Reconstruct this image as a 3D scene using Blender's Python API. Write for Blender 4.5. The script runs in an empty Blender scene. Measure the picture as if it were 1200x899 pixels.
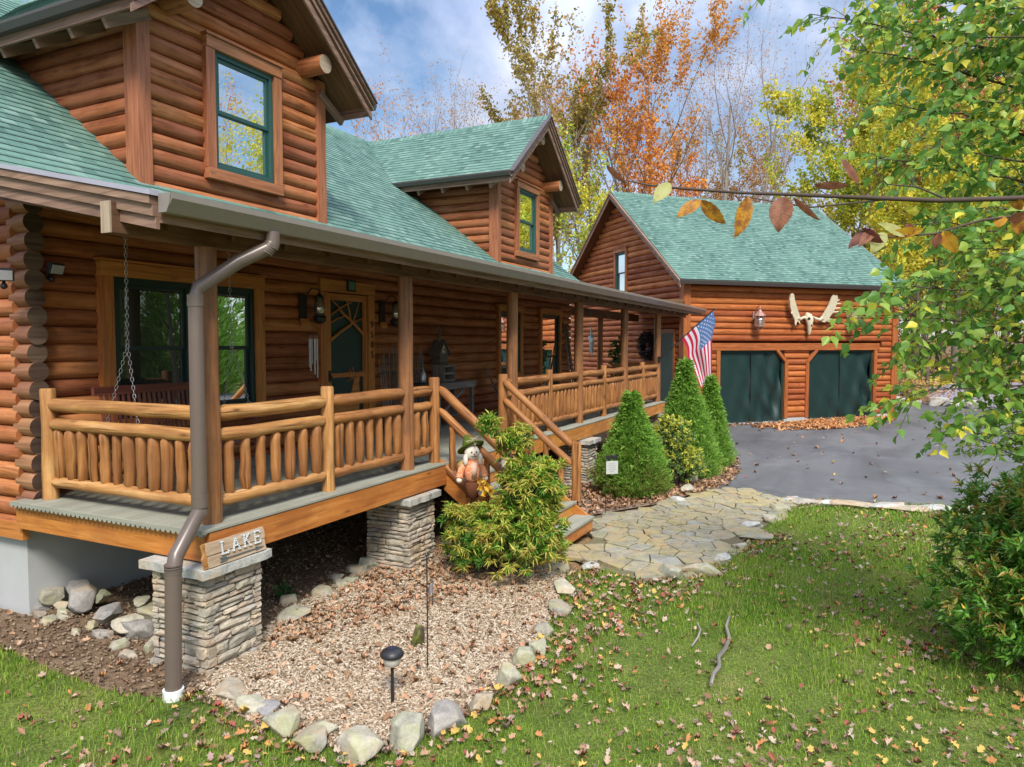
import bpy, math, random
import numpy as np
from mathutils import Vector, Matrix, noise as mnoise

R = math.radians
SC = bpy.context.scene
COL = SC.collection
# ------------------------------------------------------------------ camera
CAM = Vector((-4.242, -4.829, 1.467)); YAW = 1.1171; PITCH = -0.05375; FPX = 851.5
cd = bpy.data.cameras.new('camera'); co = bpy.data.objects.new('camera', cd); COL.objects.link(co)
cd.sensor_width = 36.0; cd.lens = FPX / 1200 * 36.0; cd.clip_start = 0.05; cd.clip_end = 2000
co.location = CAM; co.rotation_euler = (math.pi/2 + PITCH, 0, -YAW)
SC.camera = co
# ------------------------------------------------------------------ world
SUN_DIR = Vector((-0.62, -0.42, 0.80)).normalized()      # towards the sun
W = bpy.data.worlds.new('World'); SC.world = W; W.use_nodes = True
nt = W.node_tree; nt.nodes.clear()
def wn(t): return nt.nodes.new(t)
sky = wn('ShaderNodeTexSky'); sky.sky_type = 'NISHITA'; sky.sun_disc = False
sky.sun_elevation = math.asin(SUN_DIR.z); sky.sun_rotation = math.atan2(SUN_DIR.x, SUN_DIR.y)
tc = wn('ShaderNodeTexCoord'); sx = wn('ShaderNodeSeparateXYZ'); nt.links.new(tc.outputs['Generated'], sx.inputs[0])
def wmath(op, a, b):
    n = wn('ShaderNodeMath'); n.operation = op
    for i, q in enumerate((a, b)):
        if isinstance(q, (int, float)): n.inputs[i].default_value = q
        else: nt.links.new(q, n.inputs[i])
    return n.outputs[0]
zz = wmath('ADD', wmath('MAXIMUM', sx.outputs[2], 0.0), 0.22)
cx_ = wmath('DIVIDE', sx.outputs[0], zz); cy_ = wmath('DIVIDE', sx.outputs[1], zz)
cb = wn('ShaderNodeCombineXYZ'); nt.links.new(cx_, cb.inputs[0]); nt.links.new(cy_, cb.inputs[1])
cb.inputs[2].default_value = 3.7
n1 = wn('ShaderNodeTexNoise'); n1.inputs['Scale'].default_value = 1.5; n1.inputs['Detail'].default_value = 8; n1.inputs['Roughness'].default_value = 0.56
n1.inputs['Distortion'].default_value = 0.25
nt.links.new(cb.outputs[0], n1.inputs['Vector'])
rp = wn('ShaderNodeValToRGB'); rp.color_ramp.elements[0].position = 0.42; rp.color_ramp.elements[1].position = 0.66
nt.links.new(n1.outputs[0], rp.inputs[0])
n2 = wn('ShaderNodeTexNoise'); n2.inputs['Scale'].default_value = 2.6; n2.inputs['Detail'].default_value = 6
nt.links.new(cb.outputs[0], n2.inputs['Vector'])
cr = wn('ShaderNodeValToRGB'); cr.color_ramp.elements[0].position = 0.3; cr.color_ramp.elements[1].position = 0.7
cr.color_ramp.elements[0].color = (4.6, 5.1, 7.0, 1); cr.color_ramp.elements[1].color = (7.8, 8.1, 9.2, 1)
nt.links.new(n2.outputs[0], cr.inputs[0])
hs = wn('ShaderNodeHueSaturation'); hs.inputs['Saturation'].default_value = 1.15; hs.inputs['Value'].default_value = 0.85
nt.links.new(sky.outputs[0], hs.inputs['Color'])
mx = wn('ShaderNodeMixRGB'); nt.links.new(rp.outputs[0], mx.inputs[0]); nt.links.new(hs.outputs[0], mx.inputs[1]); nt.links.new(cr.outputs[0], mx.inputs[2])
# clouds overhead are brighter than the ones near the horizon, as under a real overcast
mr = wn('ShaderNodeMapRange'); nt.links.new(sx.outputs[2], mr.inputs['Value'])
mr.inputs['From Min'].default_value = 0.30; mr.inputs['From Max'].default_value = 0.85; mr.inputs['To Min'].default_value = 0.58; mr.inputs['To Max'].default_value = 2.3
mu = wn('ShaderNodeVectorMath'); mu.operation = 'SCALE'; nt.links.new(cr.outputs[0], mu.inputs[0]); nt.links.new(mr.outputs[0], mu.inputs['Scale']); nt.links.new(mu.outputs[0], mx.inputs[2])
bg = wn('ShaderNodeBackground'); bg.inputs[1].default_value = 0.105
nt.links.new(mx.outputs[0], bg.inputs[0])
wo = wn('ShaderNodeOutputWorld'); nt.links.new(bg.outputs[0], wo.inputs[0])
# ------------------------------------------------------------------ sun (veiled by thin cloud)
sl = bpy.data.lights.new('sun', 'SUN'); sl.energy = 2.3; sl.angle = R(16); sl.color = (1.0, 0.94, 0.85)
so = bpy.data.objects.new('sun', sl); COL.objects.link(so)
so.rotation_euler = SUN_DIR.to_track_quat('Z', 'Y').to_euler(); so.location = (-8, -8, 14)
# ------------------------------------------------------------------ exposure
SC.view_settings.view_transform = 'Standard'; SC.view_settings.look = 'None'
SC.view_settings.exposure = 0.9; SC.view_settings.gamma = 1.0; SC.view_settings.use_curve_mapping = False
SC.render.engine = 'CYCLES'
SC.cycles.max_bounces = 8; SC.cycles.diffuse_bounces = 5; SC.cycles.glossy_bounces = 3; SC.cycles.transmission_bounces = 4
SC.cycles.use_denoising = True
SC.cycles.sample_clamp_indirect = 8

G = -1.15                                                 # ground level, porch deck is z = 0
# a photograph pixel (1200 x 899) to a world point: where I measured things from
_f0 = Vector((math.sin(YAW), math.cos(YAW), 0)); _r = Vector((math.cos(YAW), -math.sin(YAW), 0)); _u0 = Vector((0, 0, 1))
FWD = _f0*math.cos(PITCH) + _u0*math.sin(PITCH); UPV = -_f0*math.sin(PITCH) + _u0*math.cos(PITCH)
def ray(u, v): return FWD + _r*((u-600)/FPX) - UPV*((v-449.5)/FPX)
def at(u, v, x=None, y=None, z=None, d=None):
    D = ray(u, v)
    if d is not None: return CAM + D*d
    t = (x-CAM.x)/D.x if x is not None else (y-CAM.y)/D.y if y is not None else (z-CAM.z)/D.z
    return CAM + D*t
def V(*a): return Vector(a)

# ------------------------------------------------------------------ bookkeeping
def tag(o, label=None, cat=None, group=None, kind=None):
    if label: o['label'] = label
    if cat: o['category'] = cat
    if group: o['group'] = group
    if kind: o['kind'] = kind
    return o
def empty(name, loc=(0, 0, 0), rz=0, label=None, cat=None, group=None):
    o = bpy.data.objects.new(name, None); COL.objects.link(o); o.location = loc; o.rotation_euler = (0, 0, rz)
    o.empty_display_size = 0.2
    return tag(o, label, cat, group)
def copy_tree(o, parent=None):
    c = o.copy(); COL.objects.link(c)
    if parent: c.parent = parent
    for ch in list(o.children): copy_tree(ch, c)
    return c

# ------------------------------------------------------------------ mesh building
class MB:
    def __init__(s, seed=0):
        s.v = []; s.f = []; s.uv = []; s.mi = []; s.sm = []; s.rng = random.Random(seed)
    def add(s, verts, faces, uvs=None, mi=0, smooth=False):
        b = len(s.v); s.v += [tuple(q) for q in verts]
        for k, f in enumerate(faces):
            s.f.append([b+i for i in f]); s.mi.append(mi); s.sm.append(smooth)
            s.uv.append(uvs[k] if uvs else [(0, 0)]*len(f))
    def box(s, c, d, M=None, mi=0, jit=0.0):
        c = Vector(c); d = Vector(d)/2; ax = max(range(3), key=lambda i: d[i]); off = (s.rng.random()*20, s.rng.random()*20)
        P = []
        for i in (-1, 1):
            for j in (-1, 1):
                for k in (-1, 1):
                    P.append(Vector((i*d.x + s.rng.uniform(-jit, jit), j*d.y + s.rng.uniform(-jit, jit), k*d.z + s.rng.uniform(-jit, jit))))
        F = [(0, 1, 3, 2), (4, 6, 7, 5), (0, 4, 5, 1), (2, 3, 7, 6), (0, 2, 6, 4), (1, 5, 7, 3)]
        uvs = []
        for f in F:
            nrm = (P[f[1]]-P[f[0]]).cross(P[f[2]]-P[f[1]]); na = max(range(3), key=lambda i: abs(nrm[i]))
            oth = [i for i in range(3) if i != na]
            if ax in oth: a, b = ax, [i for i in oth if i != ax][0]
            else: a, b = oth
            uvs.append([(P[i][a]+off[0], P[i][b]+off[1]+na*1.7) for i in f])
        if M is not None: P = [M @ q for q in P]
        s.add([c+q for q in P], F, uvs, mi)
    def bar(s, a, b, w, h, up=(0, 0, 1), mi=0, jit=0.0):
        a = Vector(a); b = Vector(b); x = (b-a); L = x.length; x.normalize(); up = Vector(up)
        y = up.cross(x)
        if y.length < 1e-4: y = Vector((0, 1, 0)).cross(x)
        y.normalize(); z = x.cross(y)
        M = Matrix((x, y, z)).transposed()
        s.box((a+b)/2, (L, w, h), M, mi, jit)
    def tube(s, pts, rads, n=10, caps=True, jit=0.0, mi=0, smooth=True, capmi=None, closed=False):
        pts = [Vector(p) for p in pts]
        if isinstance(rads, (int, float)): rads = [rads]*len(pts)
        t0 = (pts[1]-pts[0]).normalized()
        ref = Vector((0, 0, 1)) if abs(t0.z) < 0.9 else Vector((1, 0, 0))
        x = ref.cross(t0).normalized(); rings = []; L = 0; Ls = []
        ph = s.rng.random()*6.28; off = (s.rng.random()*20, s.rng.random()*20)
        lob = [1 + s.rng.uniform(-jit, jit) for _ in range(n)]
        for i, p in enumerate(pts):
            if closed: t = (pts[(i+1) % len(pts)]-pts[i-1]).normalized()
            else: t = (pts[min(i+1, len(pts)-1)]-pts[max(i-1, 0)])
            t = t.normalized() if t.length > 1e-9 else t0
            x = (x - t*x.dot(t)); x = x.normalized() if x.length > 1e-6 else t.orthogonal().normalized()
            y = t.cross(x)
            if i: L += (pts[i]-pts[i-1]).length
            Ls.append(L)
            rings.append([p + (x*math.cos(2*math.pi*k/n) + y*math.sin(2*math.pi*k/n))*rads[i]*lob[k]*(1+s.rng.uniform(-jit, jit)*0.5) for k in range(n)])
        vs = [q for r_ in rings for q in r_]; F = []; U = []
        m = len(pts); rm = max(rads)
        for i in range(m if closed else m-1):
            j = (i+1) % m
            for k in range(n):
                k2 = (k+1) % n
                F.append((i*n+k, i*n+k2, j*n+k2, j*n+k))
                va, vb = 2*math.pi*rm*k/n, 2*math.pi*rm*(k+1)/n
                lj = Ls[j] if j else L+0.1
                U.append([(Ls[i]+off[0], va+off[1]), (Ls[i]+off[0], vb+off[1]), (lj+off[0], vb+off[1]), (lj+off[0], va+off[1])])
        s.add(vs, F, U, mi, smooth)
        if caps and not closed:
            cm = mi if capmi is None else capmi
            for r_, rev in ((rings[0], True), (rings[-1], False)):
                idx = list(range(n)); idx = idx[::-1] if rev else idx
                s.add(r_, [idx], [[(off[0]+rm*math.cos(2*math.pi*k/n)*.3, off[1]+rm*math.sin(2*math.pi*k/n)) for k in idx]], cm, False)
    def prism(s, poly, O, X, Y, depth, mi=0):
        O = Vector(O); X = Vector(X); Y = Vector(Y); Z = X.cross(Y).normalized()*depth; n = len(poly)
        a = [O+X*p[0]+Y*p[1] for p in poly]; b = [q+Z for q in a]; off = s.rng.random()*10
        s.add(a, [list(range(n))[::-1]], [[(p[0]+off, p[1]+off) for p in poly][::-1]], mi)
        s.add(b, [list(range(n))], [[(p[0]+off, p[1]+off) for p in poly]], mi)
        for i in range(n):
            j = (i+1) % n; l = (a[j]-a[i]).length
            s.add([a[i], a[j], b[j], b[i]], [(0, 1, 2, 3)], [[(off, 0), (off+l, 0), (off+l, depth), (off, depth)]], mi)
    def lathe(s, prof, O, n=16, mi=0, smooth=True, M=None):
        O = Vector(O); vs = []
        for r_, z in prof:
            for k in range(n):
                q = Vector((r_*math.cos(2*math.pi*k/n), r_*math.sin(2*math.pi*k/n), z))
                vs.append(O + (M @ q if M else q))
        F = [(i*n+k, i*n+(k+1) % n, (i+1)*n+(k+1) % n, (i+1)*n+k) for i in range(len(prof)-1) for k in range(n)]
        F += [list(range(n))[::-1], [(len(prof)-1)*n+k for k in range(n)]]
        s.add(vs, F, [[(vs[i].x*3, vs[i].z*3) for i in f] for f in F], mi, smooth)
    def ball(s, c, r, n=12, m=8, mi=0, sc=(1, 1, 1), jit=0, M=None):
        c = Vector(c); vs = []
        for i in range(m+1):
            th = math.pi*i/m
            for k in range(n):
                ph = 2*math.pi*k/n; rr = r*(1+s.rng.uniform(-jit, jit))
                q = Vector((rr*math.sin(th)*math.cos(ph)*sc[0], rr*math.sin(th)*math.sin(ph)*sc[1], rr*math.cos(th)*sc[2]))
                vs.append(c+(M @ q if M else q))
        F = [(i*n+k, (i+1)*n+k, (i+1)*n+(k+1) % n, i*n+(k+1) % n) for i in range(m) for k in range(n)]
        s.add(vs, F, [[(vs[i].x, vs[i].z) for i in f] for f in F], mi, True)
    def build(s, name, mats, parent=None, bevel=0.0, loc=None):
        me = bpy.data.meshes.new(name)
        me.from_pydata(s.v, [], s.f); me.update()
        if not isinstance(mats, (list, tuple)): mats = [mats]
        for m in mats: me.materials.append(m)
        me.polygons.foreach_set('material_index', s.mi); me.polygons.foreach_set('use_smooth', s.sm)
        ul = me.uv_layers.new(name='UVMap'); flat = [c for f in s.uv for q in f for c in q]
        ul.data.foreach_set('uv', flat)
        o = bpy.data.objects.new(name, me); COL.objects.link(o)
        if parent: o.parent = parent
        if loc is not None: o.location = loc
        if bevel:
            b = o.modifiers.new('bevel', 'BEVEL'); b.width = bevel; b.segments = 2; b.limit_method = 'ANGLE'; b.angle_limit = R(40)
        return o

def np_mesh(name, Vt, k, mat, parent=None, mi=None, uv=None, smooth=False):
    """Vt: (n*k,3) array, faces are consecutive k-gons given by index pattern k (list of tuples over a unit of m verts)"""
    unit, pattern = k
    nu = len(Vt)//unit
    base = (np.arange(nu)*unit)
    loops = []; starts = []; totals = []
    pat = [np.array(p) for p in pattern]
    per = sum(len(p) for p in pat)
    lo = np.zeros((nu, per), np.int32); c = 0; st = []; 
    for p in pat:
        lo[:, c:c+len(p)] = base[:, None]+p[None, :]; st.append(c); c += len(p)
    me = bpy.data.meshes.new(name)
    me.vertices.add(len(Vt)); me.vertices.foreach_set('co', np.asarray(Vt, np.float32).ravel())
    me.loops.add(nu*per); me.loops.foreach_set('vertex_index', lo.ravel())
    nf = nu*len(pat); me.polygons.add(nf)
    ls = (np.arange(nu)[:, None]*per + np.array(st)[None, :]).ravel().astype(np.int32)
    me.polygons.foreach_set('loop_start', ls)
    try: me.polygons.foreach_set('loop_total', np.tile(np.array([len(p) for p in pat], np.int32), nu))
    except Exception: pass
    if mi is not None: me.polygons.foreach_set('material_index', np.repeat(np.asarray(mi, np.int32), len(pat)))
    if smooth: me.polygons.foreach_set('use_smooth', np.ones(nf, bool))
    mats = mat if isinstance(mat, (list, tuple)) else [mat]
    for m in mats: me.materials.append(m)
    me.update(); me.validate()
    o = bpy.data.objects.new(name, me); COL.objects.link(o)
    if parent: o.parent = parent
    return o

# ------------------------------------------------------------------ materials
class MT:
    def __init__(s, name, rough=0.6, spec=0.4):
        s.m = bpy.data.materials.new(name); s.m.use_nodes = True; s.t = s.m.node_tree
        s.b = s.t.nodes['Principled BSDF']; s.b.inputs['Roughness'].default_value = rough
        s.b.inputs['Specular IOR Level'].default_value = spec
    def n(s, typ, **kw):
        x = s.t.nodes.new(typ)
        for k, v in kw.items():
            if k in x.inputs: s.put(v, x.inputs[k])
            else: setattr(x, k, v)
        return x
    def put(s, v, sock):
        if hasattr(v, 'is_output'): s.t.links.new(v, sock)
        else: sock.default_value = v
    def uv(s): return s.n('ShaderNodeTexCoord').outputs['UV']
    def obj(s): return s.n('ShaderNodeTexCoord').outputs['Object']
    def pos(s): return s.n('ShaderNodeNewGeometry').outputs['Position']
    def isl(s): return s.n('ShaderNodeNewGeometry').outputs['Random Per Island']
    def map(s, vec, sc): 
        x = s.n('ShaderNodeMapping'); s.put(vec, x.inputs['Vector']); x.inputs['Scale'].default_value = sc; return x.outputs[0]
    def noise(s, vec, scale=5, detail=4, rough=0.5, dist=0):
        x = s.n('ShaderNodeTexNoise'); s.put(vec, x.inputs['Vector']); x.inputs['Scale'].default_value = scale
        x.inputs['Detail'].default_value = detail; x.inputs['Roughness'].default_value = rough; x.inputs['Distortion'].default_value = dist
        return x.outputs[0]
    def vor(s, vec, scale=5, feature='F1', out='Distance'):
        x = s.n('ShaderNodeTexVoronoi'); x.feature = feature; s.put(vec, x.inputs['Vector']); x.inputs['Scale'].default_value = scale
        return x.outputs[out]
    def ramp(s, fac, stops, interp='LINEAR'):
        x = s.n('ShaderNodeValToRGB'); s.put(fac, x.inputs[0]); e = x.color_ramp.elements; x.color_ramp.interpolation = interp
        while len(e) < len(stops): e.new(0.5)
        for q, (p, c) in zip(e, stops):
            q.position = p; q.color = (c, c, c, 1) if isinstance(c, (int, float)) else (*c, 1)
        return x.outputs[0]
    def mix(s, fac, a, b, mode='MIX'):
        x = s.n('ShaderNodeMixRGB'); x.blend_type = mode
        for v, k in ((fac, 0), (a, 1), (b, 2)):
            if isinstance(v, tuple) and len(v) == 3: v = (*v, 1)
            s.put(v, x.inputs[k])
        return x.outputs[0]
    def math(s, op, a, b=0.0, c=None):
        x = s.n('ShaderNodeMath'); x.operation = op; s.put(a, x.inputs[0]); s.put(b, x.inputs[1])
        if c is not None: s.put(c, x.inputs[2])
        return x.outputs[0]
    def hsv(s, col, h=0.5, sa=1.0, v=1.0):
        x = s.n('ShaderNodeHueSaturation'); s.put(col, x.inputs['Color']); s.put(h, x.inputs['Hue']); s.put(sa, x.inputs['Saturation']); s.put(v, x.inputs['Value'])
        return x.outputs[0]
    def col(s, c): s.put(c if hasattr(c, 'is_output') else (*c, 1), s.b.inputs['Base Color'])
    def bump(s, h, strength=0.4, dist=0.02):
        x = s.n('ShaderNodeBump'); s.put(h, x.inputs['Height']); x.inputs['Strength'].default_value = strength; x.inputs['Distance'].default_value = dist
        s.t.links.new(x.outputs[0], s.b.inputs['Normal'])

def wood(name, dark, mid, light, rough=0.5, spec=0.35, knots=1.0, vary=0.3, weather=None, wamt=0.5, checks=0.45):
    m = MT(name, rough, spec); uv = m.uv(); isl = m.isl()
    g1 = m.noise(m.map(uv, (1.3, 16, 1)), 1.0, 5, 0.6, 0.8)
    g2 = m.noise(m.map(uv, (4, 130, 1)), 1.0, 3, 0.6)
    c = m.ramp(g1, [(0.28, dark), (0.5, mid), (0.72, light)])
    c = m.mix(0.45, c, m.ramp(g2, [(0.3, 0.45), (0.7, 1.0)]), 'MULTIPLY')
    kd = m.vor(m.map(uv, (2.2, 7.5, 1)), 1.0)
    kn = m.ramp(kd, [(0.05, 1.0), (0.13, 0.25), (0.2, 0.0)])
    c = m.mix(m.math('MULTIPLY', kn, 0.75*knots), c, tuple(q*0.35 for q in dark))
    ck = m.noise(m.map(uv, (0.8, 26, 1)), 1.0, 3, 0.5, 0.4)
    c = m.mix(m.math('MULTIPLY', m.ramp(ck, [(0.60, 0.0), (0.655, 1.0)]), checks), c, tuple(q*0.4 for q in dark))
    blot = m.noise(m.pos(), 1.7, 5, 0.65)
    if weather: c = m.mix(m.math('MULTIPLY', m.ramp(blot, [(0.42, 0.0), (0.62, 1.0)]), wamt), c, weather)
    c = m.hsv(c, m.math('MULTIPLY_ADD', isl, 0.016, 0.492), 1.0, m.math('MULTIPLY_ADD', isl, vary*1.3, 1-vary*0.65))
    m.col(c); m.bump(m.math('MULTIPLY_ADD', g2, 0.5, g1), 0.35, 0.006)
    m.put(m.ramp(g1, [(0.2, min(1, rough+0.15)), (0.8, max(0.1, rough-0.1))]), m.b.inputs['Roughness'])
    return m.m
def plain(name, c, rough=0.5, spec=0.4, metal=0.0, var=0.12, scale=8, bump=0.0):
    m = MT(name, rough, spec); m.b.inputs['Metallic'].default_value = metal
    n = m.noise(m.obj(), scale, 5, 0.6)
    m.col(m.mix(n, tuple(q*(1-var) for q in c), tuple(min(1, q*(1+var)) for q in c)))
    if bump: m.bump(n, bump, 0.01)
    return m.m
def leafmat(name, cols, trans=0.35, rough=0.5, spec=0.3):
    m = MT(name, rough, spec); st = [(i/(len(cols)-1) if len(cols) > 1 else 0, c) for i, c in enumerate(cols)]
    c = m.ramp(m.isl(), st); m.col(c)
    tr = m.n('ShaderNodeBsdfTranslucent'); m.put(c, tr.inputs[0])
    mxs = m.n('ShaderNodeMixShader'); mxs.inputs[0].default_value = trans
    m.t.links.new(m.b.outputs[0], mxs.inputs[1]); m.t.links.new(tr.outputs[0], mxs.inputs[2])
    m.t.links.new(mxs.outputs[0], m.t.nodes['Material Output'].inputs[0])
    return m.m
def glass(name, refl, tint, rough=0.01):
    m = MT(name, 0.35, 0.3); m.col(tint)
    g = m.n('ShaderNodeBsdfGlossy'); g.inputs['Roughness'].default_value = rough; g.inputs['Color'].default_value = (0.92, 0.96, 0.95, 1)
    nz = m.n('ShaderNodeBump'); m.put(m.noise(m.obj(), 1.3, 2), nz.inputs['Height']); nz.inputs['Strength'].default_value = 0.03; nz.inputs['Distance'].default_value = 0.05
    m.t.links.new(nz.outputs[0], g.inputs['Normal'])
    fr = m.n('ShaderNodeFresnel'); fr.inputs[0].default_value = 1.5
    f = m.math('MINIMUM', m.math('ADD', fr.outputs[0], refl), 1.0)
    mxs = m.n('ShaderNodeMixShader'); m.put(f, mxs.inputs[0])
    m.t.links.new(m.b.outputs[0], mxs.inputs[1]); m.t.links.new(g.outputs[0], mxs.inputs[2])
    m.t.links.new(mxs.outputs[0], m.t.nodes['Material Output'].inputs[0])
    return m.m

M = {}
M['log'] = wood('log_stain', (.17, .05, .017), (.40, .130, .043), (.56, .215, .082), 0.6, 0.25, 1.0, 0.5, (.46, .19, .09), 0.5, 0.6)
M['log_porch'] = M['log']
M['log_garage'] = wood('log_stain_garage', (.20, .052, .014), (.42, .115, .029), (.58, .185, .055), 0.6, 0.25, 0.9, 0.45, (.46, .16, .06), .4)
M['log_end'] = wood('log_end', (.22, .09, .04), (.33, .15, .075), (.42, .22, .12), 0.6, 0.3, 0.1, 0.3)
M['log_tip'] = wood('log_end_shaded', (.06, .04, .03), (.11, .07, .05), (.16, .11, .08), 0.8, 0.2, 0.0, 0.5)  # corner log end cuts: the porch shade on them is put into this dark colour
M['post'] = wood('post_wood', (.20, .075, .028), (.35, .145, .055), (.46, .22, .095), 0.4, 0.4, 0.8, 0.2, (.12, .06, .035), 0.5)
M['rail'] = wood('rail_wood', (.24, .10, .03), (.54, .265, .085), (.76, .47, .20), 0.55, 0.3, 1.2, 0.45, (.30, .13, .045), 0.6, .8)
M['rail_far'] = wood('rail_wood_brown', (.20, .075, .022), (.40, .165, .05), (.56, .275, .095), 0.55, 0.3, 1.2, 0.45, (.20, .08, .03), 0.6, .8)
M['rim'] = wood('rim_board_wood', (.42, .14, .025), (.62, .24, .05), (.74, .34, .09), 0.4, 0.4, 1.0, 0.15, (.30, .10, .03), 0.45)
M['trim'] = wood('trim_wood', (.36, .125, .03), (.56, .205, .05), (.68, .29, .085), 0.42, 0.4, 0.6, 0.15)
M['trim_dormer'] = wood('dormer_trim_wood', (.28, .095, .04), (.42, .155, .068), (.52, .22, .105), 0.45, 0.35, 0.6, 0.15)
M['trim_garage'] = wood('garage_trim_wood', (.28, .08, .02), (.42, .13, .035), (.54, .2, .06), 0.42, 0.4, 0.4, 0.15)
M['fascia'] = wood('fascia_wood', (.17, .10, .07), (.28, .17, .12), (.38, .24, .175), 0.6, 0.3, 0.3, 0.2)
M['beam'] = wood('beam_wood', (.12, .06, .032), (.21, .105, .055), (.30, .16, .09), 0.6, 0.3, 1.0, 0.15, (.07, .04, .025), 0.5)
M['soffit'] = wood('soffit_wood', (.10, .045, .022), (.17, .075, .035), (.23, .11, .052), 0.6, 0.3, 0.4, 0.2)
M['endgrain'] = wood('end_grain', (.34, .25, .17), (.46, .36, .26), (.56, .45, .34), 0.7, 0.2, 0.2, 0.1)
M['greywood'] = wood('grey_wood', (.13, .115, .10), (.24, .215, .19), (.36, .33, .30), 0.75, 0.2, 0.6, 0.3)
M['swing'] = wood('swing_wood', (.09, .022, .014), (.16, .042, .026), (.22, .07, .04), 0.35, 0.5, 0.2, 0.2)
M['signwood'] = wood('sign_wood', (.30, .20, .12), (.48, .35, .23), (.62, .48, .34), 0.7, 0.2, 0.9, 0.15)
M['deck'] = None
m = MT('deck_board', 0.65, 0.3); uv = m.uv()
c = m.ramp(m.noise(m.map(uv, (1.5, 60, 1)), 1, 4, 0.6), [(0.3, (.25, .255, .20)), (0.7, (.38, .385, .31))])
c = m.mix(m.math('MULTIPLY', m.ramp(m.noise(m.pos(), 2.2, 5, .6), [(0.4, 0.0), (0.7, 1.0)]), 0.4), c, (.22, .2, .15))
m.col(m.hsv(c, 0.5, 1.0, m.math('MULTIPLY_ADD', m.isl(), 0.2, 0.9))); m.bump(m.noise(m.map(uv, (2, 180, 1)), 1, 2), 0.4, 0.004); M['deck'] = m.m

def shingle(name, base):
    m = MT(name, 0.85, 0.2); uv = m.uv(); sp = m.n('ShaderNodeSeparateXYZ'); m.put(uv, sp.inputs[0])
    row = m.math('FLOOR', m.math('DIVIDE', sp.outputs[1], 0.128))
    fr = m.math('FRACT', m.math('DIVIDE', sp.outputs[1], 0.128))
    wr = m.n('ShaderNodeTexWhiteNoise', noise_dimensions='1D'); m.put(row, wr.inputs['W'])
    u = m.math('ADD', m.math('DIVIDE', sp.outputs[0], 0.145), m.math('MULTIPLY', wr.outputs[0], 7.3))
    cell = m.math('FLOOR', u)
    cb_ = m.n('ShaderNodeCombineXYZ'); m.put(cell, cb_.inputs[0]); m.put(row, cb_.inputs[1])
    wh = m.n('ShaderNodeTexWhiteNoise', noise_dimensions='2D'); m.put(cb_.outputs[0], wh.inputs['Vector'])
    d, a, l = base
    c = m.ramp(wh.outputs[0], [(0.0, d), (0.45, a), (0.75, a), (1.0, l)])
    # the printed shadow band of an architectural shingle, on every second tab
    band = m.math('MULTIPLY', m.math('LESS_THAN', fr, 0.30), m.math('GREATER_THAN', wh.outputs[0], 0.42))
    c = m.mix(m.math('MULTIPLY', band, 0.42), c, tuple(q*0.35 for q in d))
    edge = m.math('LESS_THAN', fr, 0.07)
    c = m.mix(m.math('MULTIPLY', edge, 0.45), c, tuple(q*0.25 for q in d))
    fu = m.math('FRACT', u)
    c = m.mix(m.math('MULTIPLY', m.math('LESS_THAN', fu, 0.045), 0.4), c, tuple(q*0.3 for q in d))
    gr = m.noise(m.map(uv, (1, 1, 1)), 240, 2, 0.7)
    c = m.mix(0.5, c, m.ramp(gr, [(0.3, 0.5), (0.7, 1.0)]), 'MULTIPLY')
    bl = m.noise(m.pos(), 0.9, 4, 0.6)
    c = m.mix(m.math('MULTIPLY', m.ramp(bl, [(0.4, 0.0), (0.65, 1.0)]), 0.25), c, (.22, .36, .28))
    m.col(c); m.bump(m.math('ADD', m.math('MULTIPLY', gr, 0.3), m.math('MULTIPLY', wh.outputs[0], 0.7)), 0.5, 0.006)
    return m.m
M['shingle'] = shingle('green_shingle', ((.068, .142, .118), (.128, .243, .200), (.208, .335, .280)))
M['gutter'] = plain('gutter_metal', (.27, .235, .20), 0.35, 0.5, 0.15)
M['gutter_dark'] = plain('gutter_dark_metal', (.075, .065, .06), 0.4, 0.5)
M['dspout'] = plain('downspout_metal', (.15, .115, .095), 0.32, 0.5, 0.1)
M['flash'] = plain('flashing_metal', (.42, .41, .47), 0.4, 0.5, 0.2)
M['frame_green'] = plain('green_window_frame', (.024, .082, .070), 0.4, 0.5)
M['frame_dark'] = plain('dark_green_frame', (.012, .035, .03), 0.4, 0.5)
M['glass_up'] = glass('upper_window_glass', 0.5, (.05, .07, .065))
M['glass_porch'] = glass('porch_window_glass', 0.0, (.012, .016, .015))
M['glass_far'] = glass('dormer_window_glass', 0.03, (.045, .10, .105))
M['blind'] = plain('blind', (.5, .5, .48), 0.8)
M['concrete'] = plain('foundation_concrete', (.44, .45, .44), 0.85, 0.2, 0, 0.2, 1.6, 0.3)
M['black'] = plain('black_metal', (.02, .02, .021), 0.45, 0.5)
M['white'] = plain('white_paint', (.75, .75, .73), 0.5)
M['steel'] = plain('galvanised_steel', (.5, .5, .5), 0.35, 0.5, 0.7)
M['copper'] = plain('weathered_copper', (.42, .25, .20), 0.5, 0.4, 0.3, 0.35, 20)
M['bone'] = plain('bone', (.60, .53, .37), 0.6, 0.3, 0, 0.25, 9, 0.3)
M['door_green'] = plain('dark_green_door', (.018, .05, .045), 0.5, 0.4)
m = MT('garage_screen', 0.42, 0.5); c = m.mix(m.noise(m.obj(), 3, 4), (.006, .022, .0195), (.013, .040, .036)); m.col(c); M['screen'] = m.m
M['lampglass'] = glass('lantern_glass', 0.3, (.30, .26, .20), 0.05)

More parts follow.
